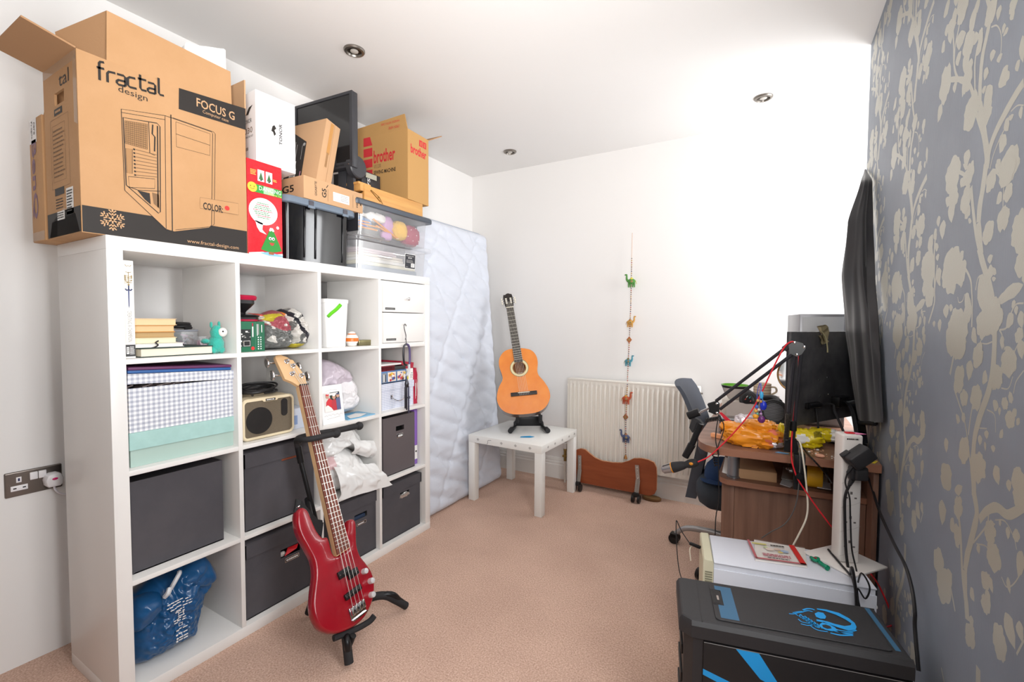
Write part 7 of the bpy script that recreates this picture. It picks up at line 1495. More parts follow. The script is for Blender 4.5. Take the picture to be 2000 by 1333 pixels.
# crumbs: loose and uncountable
b = MB(mat('crumb_tan', 'd2a583', .8), M_white, mat('crumb_brown', '8a6a48', .8)); rd = random.Random(44)
for k in range(70):
    x = 1.80+rd.random()*.20; y = 1.395+rd.random()*.12; s = .0015+.004*rd.random()**3; b.box(x-s, x+s, y-s*.7, y+s*.7, D0, D0+s, 0, m=k % 3)
tag(b.build('crumbs', origin=(1.9, 1.45, D0)), 'crumbs and flecks scattered on the desk beside the white socket tower', 'crumbs', kind='stuff')
t = thing('biscuit_piece', 'pink broken biscuit piece on the front desk edge', 'biscuit', (1.885, 1.40, D0)); b = MB(mat('pink_biscuit', 'dda488', .8)); crumple(b, (1.885, 1.398, D0+.006), (.014, .010, .006), 95, .2, 14, floor=D0); b.build('piece', t)
# striped hazard tape pieces at the wall end
t = thing('sticker', 'yellow and black striped label lying at the wall end of the desk', 'label', (2.01, 1.45, D0)); MB(mat('hazard_yellow', 'e3c91e', .4)).slab([(1.965, 1.475, D0+.0012), (1.955, 1.425, D0+.0012), (2.045, 1.408, D0+.0012), (2.058, 1.44, D0+.0012), (2.0, 1.48, D0+.0012)], (0, 0, 1), .001).build('label', t)
ik = Ink((0, 0, D0+.0014), (1, 0, 0), (0, 1, 0))
for k in range(3): ik.line([(1.97+.03*k, 1.418), (1.985+.03*k, 1.47)], .006, M_black)
ik.line([(1.958, 1.448), (2.05, 1.424)], .004, M_black, 1); ik.build('stripes', t)
# silver laptop, headphones, speaker, bowl, mug, mirror
M_alu = mat('warm_silver', 'a0958f', .35, .3)
lp = thing('laptop', 'silver laptop leaning half open behind the orange packet', 'laptop', (1.60, 1.72, D0))
b = MB(M_alu); b.slab([(1.552, 1.66, D0+.006), (1.668, 1.62, D0+.006), (1.672, 1.72, D0+.122), (1.545, 1.765, D0+.122)], (-.2, -.75, .65), .008); b.build('lid', lp)
b = MB(M_alu); b.slab([(1.552, 1.655, D0+.014), (1.668, 1.615, D0+.014), (1.72, 1.82, D0+.014), (1.60, 1.86, D0+.014)], (0, 0, 1), .0135); b.build('base', lp)
hp_ = thing('headphones', 'black gaming headphones resting on the silver laptop', 'headphones', (1.65, 1.76, D0+.12))
M_hp = mat('black_soft_plastic', '232225', .5)
n1 = V((-.25, -.95, .15)).normalized(); c1 = V((1.636, 1.745, D0+.137)); b = MB(M_hp); b.lathe(c1, [(.030, -.030), (.038, -.024), (.042, -.012), (.040, .002), (.030, .008), (.026, .0075)], n1, 26); b.build('ear_cup', hp_)
b = MB(M_bsteel); b.lathe(c1, [(.026, .0078), (.02, .0105), (.002, .011)], n1, 22); b.build('cap', hp_)
iq = Ink(c1+n1*.0112, n1.cross(V((0, 0, 1)))*-1, (0, 0, 1)); 
for a, c_, m_ in ((-.012, -.002, 'c8443a'), (.006, .008, '4aa3a8'), (.008, -.010, 'c25a6a'), (-.006, .010, 'cfcac4')): iq.line([(a, c_), (a+.006, c_+.008)], .003, mat('cap_'+m_, m_, .4))
iq.build('cap_print', hp_)
n2 = V((-.1, -.95, .25)).normalized(); c2_ = V((1.738, 1.70, D0+.098)); b = MB(M_hp); b.lathe(c2_, [(.040, -.045), (.052, -.038), (.058, -.015), (.058, -.004), (.053, .0), (.050, -.002)], n2, 36); b.build('ear_cup', hp_)
b = MB(mat('grey_mesh', '88888c', .55)); b.lathe(c2_, [(.050, -.003), (.03, -.001), (.002, 0)], n2, 30); ms = b.build('mesh_disc', hp_)
uu = n2.cross(V((0, 0, 1))).normalized(); vv = uu.cross(n2)
for k in range(-8, 9):
    w = math.sqrt(max(0, .049**2-(k*.0058)**2)); b = MB(mat('dark_slat', '1b1b1d', .5)); b.bar(c2_+vv*(k*.0058)-uu*w+vv*w*.22+n2*.0012, c2_+vv*(k*.0058)+uu*w-vv*w*.22+n2*.0012, .0021, .0024, n2); b.build('slat', ms)
b = MB(M_hp); b.tube(cat_rom([c1+V((-.01, .03, .035)), V((1.66, 1.80, D0+.15)), V((1.70, 1.80, D0+.145)), V((1.735, 1.78, D0+.150)), c2_+V((.02, .04, .04))], 6), .013, 10); b.build('headband', hp_)
bo = thing('bowl', 'bowl with a bright green inside at the back of the desk', 'bowl', (1.565, 1.95, D0))
bc = (1.566, 1.96, D0+.105)
t2 = thing('carton', 'white carton under the green bowl at the back of the desk', 'carton', (1.566, 1.99, D0)); MB(mat('cream_white_card', 'ded6cc', .5)).box(1.51, 1.64, 1.92, 2.06, D0, D0+.104, .002).build('body', t2)
b = MB(mat('bowl_white_glaze', 'd9d2cc', .25)); b.lathe(bc, [(.028, 0), (.032, .004), (.05, .03), (.064, .068), (.0655, .071)], n=32, caps=False); b.lathe(bc, [(.001, 0), (.028, 0)], n=32, caps=False); b.build('outside', bo)
b = MB(mat('lime_glaze', '6fb53a', .25)); b.lathe(bc, [(.0655, .0711), (.063, .0705), (.048, .030), (.03, .007), (.001, .005)], n=32, caps=False); b.build('inside', bo)
b = MB(mat('black_glaze', '2a2a2c', .3)); b.lathe(bc, [(.0605, .058), (.0652, .0695)], n=32, caps=False); b.build('rim_band', bo)
mg = thing('mug', 'cream striped mug standing at the back of the desk', 'mug', (1.685, 1.98, D0))
t2 = thing('book', 'thick grey book lying under the cream striped mug', 'book', (1.70, 1.99, D0)); MB(mat('grey_cover', 'b3aca4', .5)).box(1.648, 1.76, 1.93, 2.08, D0, D0+.118, .003).build('body', t2)
mc = (1.685, 1.975, D0+.1188); b = MB(mat('mug_cream', 'dfcdb2', .3)); b.lathe(mc, [(.034, 0), (.038, .003), (.039, .071), (.037, .072), (.035, .068), (.034, .006), (.001, .005)], n=28); b.build('mug_body', mg)
for z in (.012, .026, .040, .054, .066): b = MB(mat('mug_stripe', 'a5785f', .4)); b.lathe((mc[0], mc[1], mc[2]+z), [(.0392, 0), (.0396, .0012), (.0392, .0024)], n=28, caps=False); b.build('stripe', mg)
b = MB(mat('mug_cream', 'dfcdb2')); b.tube([(mc[0]+.036, mc[1], mc[2]+.056), (mc[0]+.056, mc[1], mc[2]+.054), (mc[0]+.060, mc[1], mc[2]+.034), (mc[0]+.036, mc[1], mc[2]+.016)], .0045, 8, k=5); b.build('handle', mg)
mi = thing('mirror', 'round gold rimmed table mirror standing half hidden behind the monitor', 'mirror', (1.818, 1.935, D0))
mcn = V((1.818, 1.93, .978)); nm = V((-.5, -.85, .1)).normalized()
b = MB(mat('mirror_glass', 'd5d8da', .04, 1)); b.lathe(mcn, [(.076, 0), (.075, .0015), (.001, .002)], nm, 48); b.build('glass', mi)
b = MB(mat('gold_rim', 'b08a5a', .3, .8)); u_ = nm.cross(V((0, 0, 1))).normalized(); v_ = u_.cross(nm); b.tube([mcn+u_*.079*math.cos(a)+v_*.079*math.sin(a) for a in [2*PI*i/56 for i in range(56)]], .005, 8, closed=True); b.build('rim', mi)
b = MB(mat('gold_rim', 'b08a5a')); b.tube([mcn-V((0, 0, .082)), (mcn.x, 1.935, D0+.012)], .006, 10); b.lathe((mcn.x, 1.935, D0), [(.055, 0), (.055, .006), (.02, .010), (.006, .014)], n=28); b.build('foot', mi)
# large black monitor seen from behind
mn = thing('monitor', 'large black monitor seen from behind at the near end of the desk', 'monitor', (1.95, 1.70, D0))
md = V((.53, .85, 0)).normalized(); mnr = V((.85, -.53, 0)).normalized(); m0 = V((1.788, 1.500, 0)); mp = lambda a, z, h=0: m0+md*a+mnr*h+V((0, 0, z))
M_mb = mat('dusty_black_plastic', '333235', .5, var=(9, '5a595b', .35, .75), bump=(300, .1))
b = MB(M_mb); b.obox(mp(.260, .996, -.006), md, mnr, V((0, 0, 1)), .260, .006, .188, .003); b.build('back_shell', mn)
b = MB(M_bez); b.obox(mp(.260, .996, -.0154), md, mnr, V((0, 0, 1)), .260, .003, .188, .002); b.build('front_frame', mn)
b = MB(M_scr); b.obox(mp(.260, 1.0, -.0190), md, mnr, V((0, 0, 1)), .251, .0006, .174); b.build('screen', mn)
iq = Ink(mp(0, 0, .0002), md, (0, 0, 1)); iq.lines(.185, 1.118, .228, 1.128, 1, mat('dark_grey_logo', '4a4648', .4), 0, 3, .8); iq.build('logo', mn)
for a, z in ((.20, .985), (.262, .992), (.21, .915), (.275, .920)):
    b = MB(M_bsteel, M_chrome); b.lathe(mp(a, z, 0), [(.004, -.001), (.0035, .0008)], mnr, 10, 1); b.build('screw', mn)
b = MB(M_bsteel); b.obox(mp(.15, .885, .006), md, mnr, V((0, 0, 1)), .045, .006, .012, .003); b.build('port_block', mn)
b = MB(M_bsteel); b.obox(mp(.335, .888, .018), md, mnr, V((0, 0, 1)), .045, .018, .022, .006); b.build('hinge_block', mn)
A_ = mp(.335, .885, .035); B_ = V((2.028, 1.625, D0+.02)); b = MB(mat('gloss_black_plastic', '141416', .12, coat=.4)); P = cat_rom([A_+V((0, 0, .012)), A_+V((.022, -.035, -.01)), B_*.6+A_*.4+V((.012, -.01, .0)), B_], 5)
w_ = md*.030; w2 = V((.6, .5, .3)).normalized()*.006
b.add([p-w_ for p in P]+[p+w_ for p in P]+[p-w_+mnr*.016 for p in P]+[p+w_+mnr*.016 for p in P], [f for i in range(len(P)-1) for f in ((i, i+1, i+1+len(P), i+len(P)), (i+2*len(P), i+3*len(P), i+1+3*len(P), i+1+2*len(P)), (i, i+2*len(P), i+1+2*len(P), i+1), (i+len(P), i+1+len(P), i+1+3*len(P), i+3*len(P)))]+[(0, len(P), 3*len(P), 2*len(P)), (len(P)-1, 3*len(P)-1, 4*len(P)-1, 2*len(P)-1)]); b.build('stand_arm', mn)
b = MB(mat('gloss_black_plastic', '141416')); b.slab([(1.872, 1.735, D0+.016), (1.90, 1.69, D0+.016), (1.99, 1.615, D0+.018), (2.05, 1.600, D0+.018), (2.056, 1.66, D0+.018), (2.03, 1.76, D0+.016), (1.95, 1.80, D0+.016)], (0, 0, 1), .0155); b.build('stand_base', mn)
b = MB(M_bsteel); b.tube([mp(.11, .886, .014), mp(.18, .886, .020)], .010, 10); b.build('video_plug', mn)
b = MB(M_foam); b.tube([mp(.18, .886, .020), mp(.24, .884, .035), V((1.95, 1.66, .86)), V((1.972, 1.60, .80)), V((1.985, 1.56, D0+.006))], .0048, 8, k=6); b.build('video_cable', mn)
b = MB(M_foam); b.tube([mp(.165, .872, .012), mp(.155, .84, .022), mp(.15, .80, .03), mp(.155, D0+.01, .03)], .004, 8, k=5); b.build('power_cable', mn)
# grey computer box behind the monitor
t = thing('computer_case', 'small silver grey computer case peeking over the top of the black monitor', 'computer', (1.95, 2.02, D0))
b = MB(mat('silver_grey_case', '8f8f93', .35, .5)); b.T = RZ(math.radians(8), (1.86, 2.0, 0)); b.box(-.028, .165, 0, .30, D0, 1.262, .004); b.build('case', t)
b = MB(mat('pale_grey_panel', 'aeb0b3', .4)); b.T = RZ(math.radians(8), (1.86, 2.0, 0)); b.box(-.016, .150, -.003, -.0005, D0+.01, 1.248, .001); b.build('front_panel', t)
# dried leaf on the monitor top
t = thing('dried_leaf', 'dried curled leaf lying over the top edge of the black monitor', 'leaf', tuple(mp(.215, 1.186, .0)))
M_leaf = mat('dried_leaf', '94886a', .7, bump=(60, .4)); LP = lambda a, z, h: mp(a, z, h)
def leaf(a0, z0, a1, z1, w, h, sd):
    b = MB(M_leaf); d = V((a1-a0, z1-z0)); n = V((-d.y, d.x)).normalized()
    def fn(u, v):
        s = (u-.5)*2; ww = w*math.sin(PI*min(max(v, .02), .98))**.7*(1+.15*math.sin(v*9+sd))
        return LP(a0+d.x*v+n.x*ww*s, z0+d.y*v+n.y*ww*s, h+.018*(abs(s)**1.5)*(.5+.5*math.sin(sd+v*3))+.005*noise.noise(V((u*3, v*4, sd)))+.004)
    b.grid(fn, 9, 14); f2 = len(b.f); b.add([p-mnr*.0012 for p in b.v[:]], b.f[:]); b.build('blade', t, smooth=70)
leaf(.150, 1.205, .225, 1.150, .030, .010, 1); leaf(.165, 1.168, .23, 1.140, .020, .008, 3)
b = MB(mat('leaf_stalk', 'b3aa84', .7)); b.tube([LP(.165, 1.192, .018), LP(.205, 1.160, .018), LP(.232, 1.118, .012), LP(.238, 1.098, .010)], [.0022, .0022, .0026, .003], 6, k=4); b.build('stalk', t)
# black cloth hung on the wall edge
cu = thing('curtain', 'long black satin cloth hanging at the far edge of the wallpapered wall', 'curtain', (2.03, 1.8, .8))
CR = [(1.905, 1.985, 2.064), (1.80, 1.80, 2.062), (1.63, 1.735, 2.060), (1.417, 1.64, 2.058), (1.203, 1.51, 2.056), (1.06, 1.44, 2.056), (.885, 1.36, 2.055)]
CL = [(1.905, 1.99, 2.06), (1.80, 1.80, 2.024), (1.63, 1.76, 1.985), (1.417, 1.745, 1.965), (1.203, 1.735, 1.982), (1.04, 1.73, 2.003), (.83, 1.72, 2.032)]
def itp(T, z):
    for i in range(len(T)-1):
        if T[i][0] >= z >= T[i+1][0]:
            f = (T[i][0]-z)/(T[i][0]-T[i+1][0]); f = f*f*(3-2*f)*.4+f*.6; return tuple(T[i][k]+(T[i+1][k]-T[i][k])*f for k in (1, 2))
    return T[-1][1:]
def cloth(u, v):
    z0 = 1.905-(1.905-.885)*v; z1 = 1.905-(1.905-.83)*v
    yr, xr = itp(CR, z0); yl, xl = itp(CL, z1)
    y = yr+(yl-yr)*u; x = xr+(xl-xr)*u; z = z0+(z1-z0)*u
    f = .014*math.sin(u*9.5+v*1.6+.6)+.007*math.sin(u*19-v*2)
    k = min(1, v*4)*math.sin(PI*u)**.5
    return V((min(x-.010*k-max(0, f)*k*.9, 2.064), y-.035*math.sin(PI*u)*min(1, v*3)+f*k*.5, z))
M_satin = mat('black_satin', '1d1c20', .38, sheen=.25, bump=(500, .05))
b = MB(M_satin); b.grid(cloth, 46, 60); N_ = len(b.v); b.add([p+V((.002, .002, 0)) for p in b.v[:]], b.f[:]); b.build('cloth', cu, smooth=80)
b = MB(mat('black_void', '0c0b0c')); b.tube([V(cloth(.25, 1))+V((.004, .004, -.004)), V(cloth(.6, 1))+V((.0, .005, -.008))], .008, 8); b.build('hem_roll', cu)
# ------------------------------------------------ microphone on its boom arm
ma = thing('boom_arm', 'black sprung microphone boom arm clamped to the near desk edge', 'microphone arm', (1.82, 1.36, DT))
Y0 = 1.352; p3 = lambda x, z, y=Y0: V((x, y, z))
M_arm = mat('black_arm_metal', '36353a', .3, .5); M_sp = mat('spring_steel', '56534d', .35, .8)
b = MB(M_bsteel); b.box(1.803, 1.838, 1.335, 1.385, DT+.0008, DT+.016, .002); b.box(1.803, 1.838, 1.325, 1.337, .62, DT+.016, .002); b.box(1.803, 1.838, 1.335, 1.38, .62, .634, .002); b.build('clamp', ma)
b = MB(M_bsteel); b.cyl((1.82, 1.365, .634), (1.82, 1.365, .685), .005, n=10); b.lathe((1.82, 1.365, .685), [(.012, 0), (.012, .012), (.005, .0155)], n=14); b.cyl((1.82, 1.324, .675), (1.82, 1.306, .675), .011, n=14); b.build('clamp_screw', ma)
b = MB(M_bsteel); b.slab([p3(1.770, .748, 1.345), p3(1.815, .748, 1.345), p3(1.818, .79, 1.345), p3(1.80, .80, 1.345), p3(1.778, .795, 1.345)], (0, -1, 0), .004); b.slab([p3(1.770, .748, 1.368), p3(1.815, .748, 1.368), p3(1.818, .79, 1.368), p3(1.80, .80, 1.368), p3(1.778, .795, 1.368)], (0, -1, 0), .004); b.build('base_bracket', ma)
L0, L1 = [(1.776,1.352,0.775),(1.796,1.352,1.11)]; R0_, R1_ = [(1.799,1.352,0.782),(1.816,1.352,1.114)]
b = MB(M_arm); b.tube([L0, L1], .0062, 10); b.build('lower_rod', ma)
b = MB(M_arm); b.tube([R0_, R1_], .0062, 10); b.build('lower_rod', ma)
b = MB(M_sp); L0v = V(L0); L1v = V(L1); dd = (L1v-L0v)
for st in (.06,): 
    P = [L0v+dd*(.05+.30*i/240)+V((.0085*math.cos(i*.75), -.012+.0085*math.sin(i*.75), 0)) for i in range(240)]; b.tube(P, .0011, 5)
b.build('spring', ma)
b = MB(M_bsteel); q0 = (1.799,1.352,0.845); b.lathe((q0[0], Y0, q0[2]-.018), [(.011, 0), (.011, .034), (.008, .036)], n=14); b.build('collar', ma)
E1 = [(1.776,1.352,1.139),(1.795,1.352,1.152),(1.82,1.352,1.145),(1.829,1.352,1.129),(1.818,1.352,1.107),(1.802,1.352,1.097),(1.78,1.352,1.109)]
for y in (1.340, 1.368): b = MB(M_bsteel); b.slab([(x, y, z) for x, _, z in E1], (0, -1, 0), .003); b.build('elbow_plate', ma)
b = MB(M_chrome)
for q_ in [(1.794,1.338,1.147),(1.824,1.338,1.133),(1.802,1.338,1.105)]: b.lathe(q_, [(.005, 0), (.0045, .002), (.002, .003)], (0, -1, 0), 12)
b.build('elbow_bolts', ma)['kind'] = 'stuff'
for P_ in ([(1.785,1.354,1.144),(1.539,1.354,0.911)], [(1.794,1.354,1.109),(1.554,1.354,0.88)]): b = MB(M_arm); b.tube(P_, .0062, 10); b.build('upper_rod', ma)
b = MB(M_foam); b.tube([(1.785,1.352,1.144),(1.762,1.352,1.121)], .011, 10); b.build('grip', ma)
E2 = [(1.509,1.352,0.898),(1.542,1.352,0.912),(1.552,1.352,0.9),(1.551,1.352,0.864),(1.54,1.352,0.859),(1.514,1.352,0.868),(1.517,1.352,0.881)]
for y in (1.342, 1.366): b = MB(M_bsteel); b.slab([(x, y, z) for x, _, z in E2], (0, -1, 0), .003); b.build('end_plate', ma)
b = MB(M_chrome)
for q_ in [(1.544,1.339,0.904),(1.545,1.339,0.868)]: b.lathe(q_, [(.0045, 0), (.004, .002), (.002, .003)], (0, -1, 0), 12)
b.build('end_bolts', ma)['kind'] = 'stuff'
b = MB(M_chrome); b.cyl(*[(1.514,1.352,0.881),(1.473,1.352,0.856)], .0045, n=12); b.build('swivel_rod', ma)
b = MB(M_bsteel); b.tube([(1.48,1.352,0.863),(1.438,1.352,0.842)], [.0155, .0155], 16); b.build('swivel_collar', ma)
mc_ = thing('microphone', 'black and silver handheld microphone hanging low in a black clip from the arm', 'microphone', (1.415,1.352,0.646))
b = MB(M_foam); P_ = [(1.454,1.352,0.84),(1.481,1.352,0.828),(1.498,1.352,0.81),(1.485,1.352,0.788),(1.455,1.352,0.776),(1.443,1.352,0.795)]; b.slab(P_, (0, -1, 0), .03); b.build('clip', mc_)
b = MB(M_bsteel); b.tube([(1.486,1.345,0.818),(1.457,1.345,0.732)], [.013, .0115], 14); b.build('holder', mc_)
b = MB(M_bsteel); b.tube([(1.457,1.345,0.732),(1.431,1.345,0.676)], [.0155, .0135], 14); b.build('knuckle', mc_)
b = MB(M_foam); b.lathe((1.481,1.345,0.663), [(.006, 0), (.014, .006), (.0175, .022), (.017, .036), (.013, .05), (.0165, .062), (.020, .085), (.0215, .100), (.021, .104)], V((1.362,1.345,0.616))-V((1.481,1.345,0.663)), 22); b.build('handle', mc_)
dv = (V((1.362,1.345,0.616))-V((1.481,1.345,0.663))).normalized(); c0_ = V((1.481,1.345,0.663))
b = MB(mat('amber_ring', 'd98a1e', .4)); b.lathe(c0_+dv*.104, [(.0215, 0), (.0222, .002), (.0215, .004)], dv, 22); b.build('ring', mc_)
b = MB(mat('silver_grille', 'a3a3a8', .3, .8)); b.lathe(c0_+dv*.108, [(.0195, 0), (.0185, .016), (.017, .034), (.012, .040), (.003, .042)], dv, 22); b.build('grille', mc_)
b = MB(M_bsteel); b.bar(c0_+dv*.108+V((0, -.004, .019)), c0_+dv*.146+V((0, -.004, .016)), .012, .004, (0, 0, 1)); b.build('grille_stripe', mc_)
b = MB(mat('amber_ring', 'd98a1e')); b.ball(c0_+dv*.026+V((0, -.0165, .003)), (.008, .003, .006), 12); b.build('switch', mc_)
# cables of the arm
M_rc = mat('red_cable', 'd3232f', .35)
RC1 = [(1.481,1.335,0.666),(1.521,1.335,0.694),(1.569,1.335,0.75),(1.618,1.335,0.815),(1.661,1.335,0.883),(1.693,1.335,0.955),(1.722,1.335,1.032),(1.751,1.335,1.105),(1.769,1.335,1.139),(1.786,1.335,1.151)]; RC2 = [(1.795,1.354,1.143),(1.808,1.354,1.11),(1.809,1.354,1.017),(1.801,1.354,0.905)]+[(1.795,1.345,0.813),(1.794,1.322,0.771),(1.795,1.322,0.738)]+[(1.8,1.312,0.71),(1.815,1.312,0.666),(1.842,1.312,0.622),(1.878,1.312,0.569),(1.912,1.312,0.524)]+[(1.978,1.36,0.428),(2.036,1.36,0.362)]+[(2.049,1.25,0.361),(2.081,1.25,0.271)]+[(2.03, 1.1, .32)]
b = MB(M_rc); b.tube(cat_rom(RC1+RC2, 6), .0026, 7); tag(b.build('microphone_cable', origin=(1.6, 1.33, .8)), 'red microphone cable running up the arm and down past the socket tower', 'cable')
b = MB(mat('black_cable', '201f21')); b.tube(cat_rom([(1.552,1.343,0.862),(1.544,1.343,0.801),(1.543,1.343,0.756),(1.553,1.343,0.705),(1.557,1.343,0.601),(1.559,1.343,0.531),(1.55,1.343,0.457),(1.549,1.343,0.384)], 6), .0022, 6); tag(b.build('thin_cable', origin=(1.55, 1.34, .6)), 'thin black cable dropping straight from the arm end past the desk', 'cable')
b = MB(mat('black_cable', '201f21')); b.tube(cat_rom([(1.556,1.338,0.859),(1.571,1.338,0.821),(1.565,1.338,0.78),(1.553,1.338,0.739),(1.556,1.338,0.703)], 6), .002, 6); tag(b.build('thin_cable', origin=(1.56, 1.34, .8)), 'short black wire looping beside the arm end above the desk', 'cable')
b = MB(mat('cream_cable', 'e3dccb', .4)); b.tube(cat_rom([(1.811,1.345,0.8),(1.821,1.345,0.786)]+[(1.827,1.318,0.758),(1.838,1.318,0.678),(1.848,1.318,0.579),(1.844,1.318,0.523),(1.824,1.318,0.462),(1.808,1.318,0.419)], 6), .003, 7); tag(b.build('thin_cable', origin=(1.83, 1.33, .6)), 'cream cable hanging over the desk edge beside the red one', 'cable')
b = MB(mat('grey_cable', '55524f', .45)); b.tube(cat_rom([(1.813,1.35,0.791)]+[(1.819,1.32,0.757),(1.821,1.32,0.683),(1.813,1.32,0.571),(1.784,1.32,0.495),(1.737,1.32,0.45),(1.708,1.32,0.42)], 6), .0022, 6); tag(b.build('thin_cable', origin=(1.8, 1.33, .6)), 'grey cable hanging over the desk edge and curving left', 'cable')
b = MB(mat('black_cable', '201f21')); b.tube(cat_rom([(1.812,1.4,0.78)]+[(1.842,1.468,0.734)]+[(1.863,1.33,0.733)]+[(1.905,1.42,0.669),(1.926,1.42,0.635)], 6), .003, 6); tag(b.build('thin_cable', origin=(1.85, 1.37, .72)), 'black cable slanting across the desk edge behind the socket tower', 'cable')
# coiled lead at the left end of the desk
P = []
c0, c1 = V((1.522,1.42,0.728)), V((1.543,1.42,0.634))
for k in range(90): P.append(c0.lerp(c1, k/89)+V((.009*math.cos(k*.6), .009*math.sin(k*.6), 0)))
b = MB(mat('black_cable', '201f21')); b.tube(P, .0022, 6); tag(b.build('coiled_lead', origin=tuple(c0)), 'black coiled lead hanging at the left end of the desk', 'cable')
P = []; c0, c1 = V((1.469,1.62,0.777)), V((1.52,1.62,0.792))
for k in range(80): P.append(c0.lerp(c1, k/79)+V((.003*math.cos(k*.6), .010*math.sin(k*.6), .010*math.cos(k*.6))))
b = MB(mat('black_cable', '201f21')); b.tube(P, .0022, 6); b.tube([c1, c1+V((.03, .0, -.03)), c1+V((.05, .03, -.07))], .002, 6, k=4); tag(b.build('coiled_lead', origin=tuple(c0)), 'black coiled lead springing out above the left desk corner', 'cable')
t = thing('plastic_tab', 'red plastic strip below the arm end on the black cube carton', 'strip', (1.58, 1.56, D0+.075)); b = MB(mat('red_strip', 'd0263a', .35)); b.slab([V(p) for p in [(1.531,1.56,0.831),(1.543,1.56,0.832),(1.58,1.56,0.799),(1.56,1.56,0.796)]], (0, -1, 0), .003); b.build('strip', t)
# bunch of trinkets on the arm
tr = thing('charm_bunch', 'bunch of colourful beads and charms hanging from the boom arm', 'keyring', (1.69,1.33,0.917))
def bd(px, r, c, sh=1): 
    b = MB(mat('charm_'+c, c, .25)); p = px; b.ball(p, (r, r*.8, r*sh), 12); b.build('bead', tr)
for px, r, c, sh in (((1.702,1.335,0.912), .012, '1c2fae', 1.5), ((1.695,1.335,0.951), .007, '3f9fd0', 2.2), ((1.681,1.33,0.906), .006, '3a5fb0', 1.2), ((1.684,1.33,0.93), .0055, 'c99a5a', 1), ((1.694,1.33,0.927), .005, 'b9843f', 1), ((1.678,1.33,0.891), .0065, 'd6a24a', 1), ((1.688,1.33,0.896), .005, 'd8cfc4', 1), ((1.683,1.33,0.88), .005, '6aa893', 1), ((1.678,1.325,0.871), .0105, 'e09a2a', .85), ((1.697,1.335,0.86), .013, '6a2c6e', 1.1), ((1.695,1.33,0.881), .005, 'b08ab5', 1), ((1.681,1.33,0.899), .004, 'c24a4a', 1)): bd(px, r, c, sh)
for a, m_ in (([(1.688,1.338,0.996),(1.682,1.338,0.963),(1.68,1.338,0.915),(1.678,1.338,0.872)], '4a4fa0'), ([(1.692,1.336,0.996),(1.696,1.336,0.955),(1.702,1.336,0.917)], '3f7fc0'), ([(1.69,1.336,0.992),(1.69,1.336,0.935),(1.697,1.336,0.869)], '8a5fa0')): b = MB(mat('thread_'+m_, m_, .6)); b.tube(a, .0016, 6, k=4); b.build('thread', tr)
# ------------------------------------------------ office chair
M_mesh = mat('dark_grey_chair_mesh', '474c57', .7, bump=(600, .4)); M_cpl = mat('blue_grey_chair_plastic', '454a54', .5); M_cut = mat('seat_fabric', '39414a', .85, bump=(400, .3))
ch = thing('office_chair', 'dark grey mesh office chair on castors pushed under the desk', 'chair', (1.52, 2.05, 0))
BKP = [(1.268, .905), (1.300, .86), (1.335, .78), (1.362, .70), (1.385, .62), (1.395, .575)]
Cb = cat_rom([(x, 0, z) for x, z in BKP], 5)
b = MB(M_mesh); ny = 18; n_ = len(Cb)
def bk(i, j, th):
    p = Cb[i]; s = (j/(ny-1)-.5)*2; w = .215*(1-.12*(1-i/n_)); return V((p.x+.028*(s*s)-.0+th, 2.05+s*w, p.z-.012*s*s))
F0 = [bk(i, j, 0) for i in range(n_) for j in range(ny)]; F1 = [bk(i, j, .022) for i in range(n_) for j in range(ny)]; K = len(F0); fs_ = [(i*ny+j, i*ny+j+1, (i+1)*ny+j+1, (i+1)*ny+j) for i in range(n_-1) for j in range(ny-1)]
rim = [(i*ny, (i+1)*ny) for i in range(n_-1)]+[(i*ny+ny-1, (i+1)*ny+ny-1) for i in range(n_-1)]+[(j, j+1) for j in range(ny-1)]+[((n_-1)*ny+j, (n_-1)*ny+j+1) for j in range(ny-1)]
b.add(F0+F1, fs_+[tuple(K+a for a in f) for f in fs_]+[(a, c, c+K, a+K) for a, c in rim]); b.build('backrest', ch, smooth=60)
SPN = [(1.425, .615, .05), (1.415, .54, .045), (1.395, .44, .04), (1.378, .34, .034), (1.368, .285, .028)]
b = MB(M_cpl); P = cat_rom([(x, 2.02, z) for x, z, w in SPN], 5); b.add([p+V((sx*.012+ (.012 if sx > 0 else -.018), sy*.05, 0)) for sx, sy in ((-1, -1), (1, -1), (1, 1), (-1, 1)) for p in P], [f for s in range(4) for f in [(s*len(P)+i, s*len(P)+i+1, ((s+1) % 4)*len(P)+i+1, ((s+1) % 4)*len(P)+i) for i in range(len(P)-1)]]+[tuple(s*len(P) for s in range(4)), tuple(s*len(P)+len(P)-1 for s in range(4))]); b.build('back_support', ch, smooth=60)
b = MB(M_cut); b.loft(rr(1.605, 2.03, .205, .215, .09), [(.05, .285), (.015, .31), (0, .36), (0, .40), (.02, .425), (.06, .432)], (0, 0, 0), (1, 0, 0), (0, 1, 0)); b.build('seat', ch, smooth=50)
b = MB(M_alu if False else mat('silver_chair_base', 'a7a7a9', .35, .7))
hubc = V((1.595, 1.985, .10))
b.cyl((1.595, 1.985, .07), (1.595, 1.985, .286), .026, n=16); b.build('gas_post', ch)
first = math.atan2(2.021-1.985, 1.28-1.595)
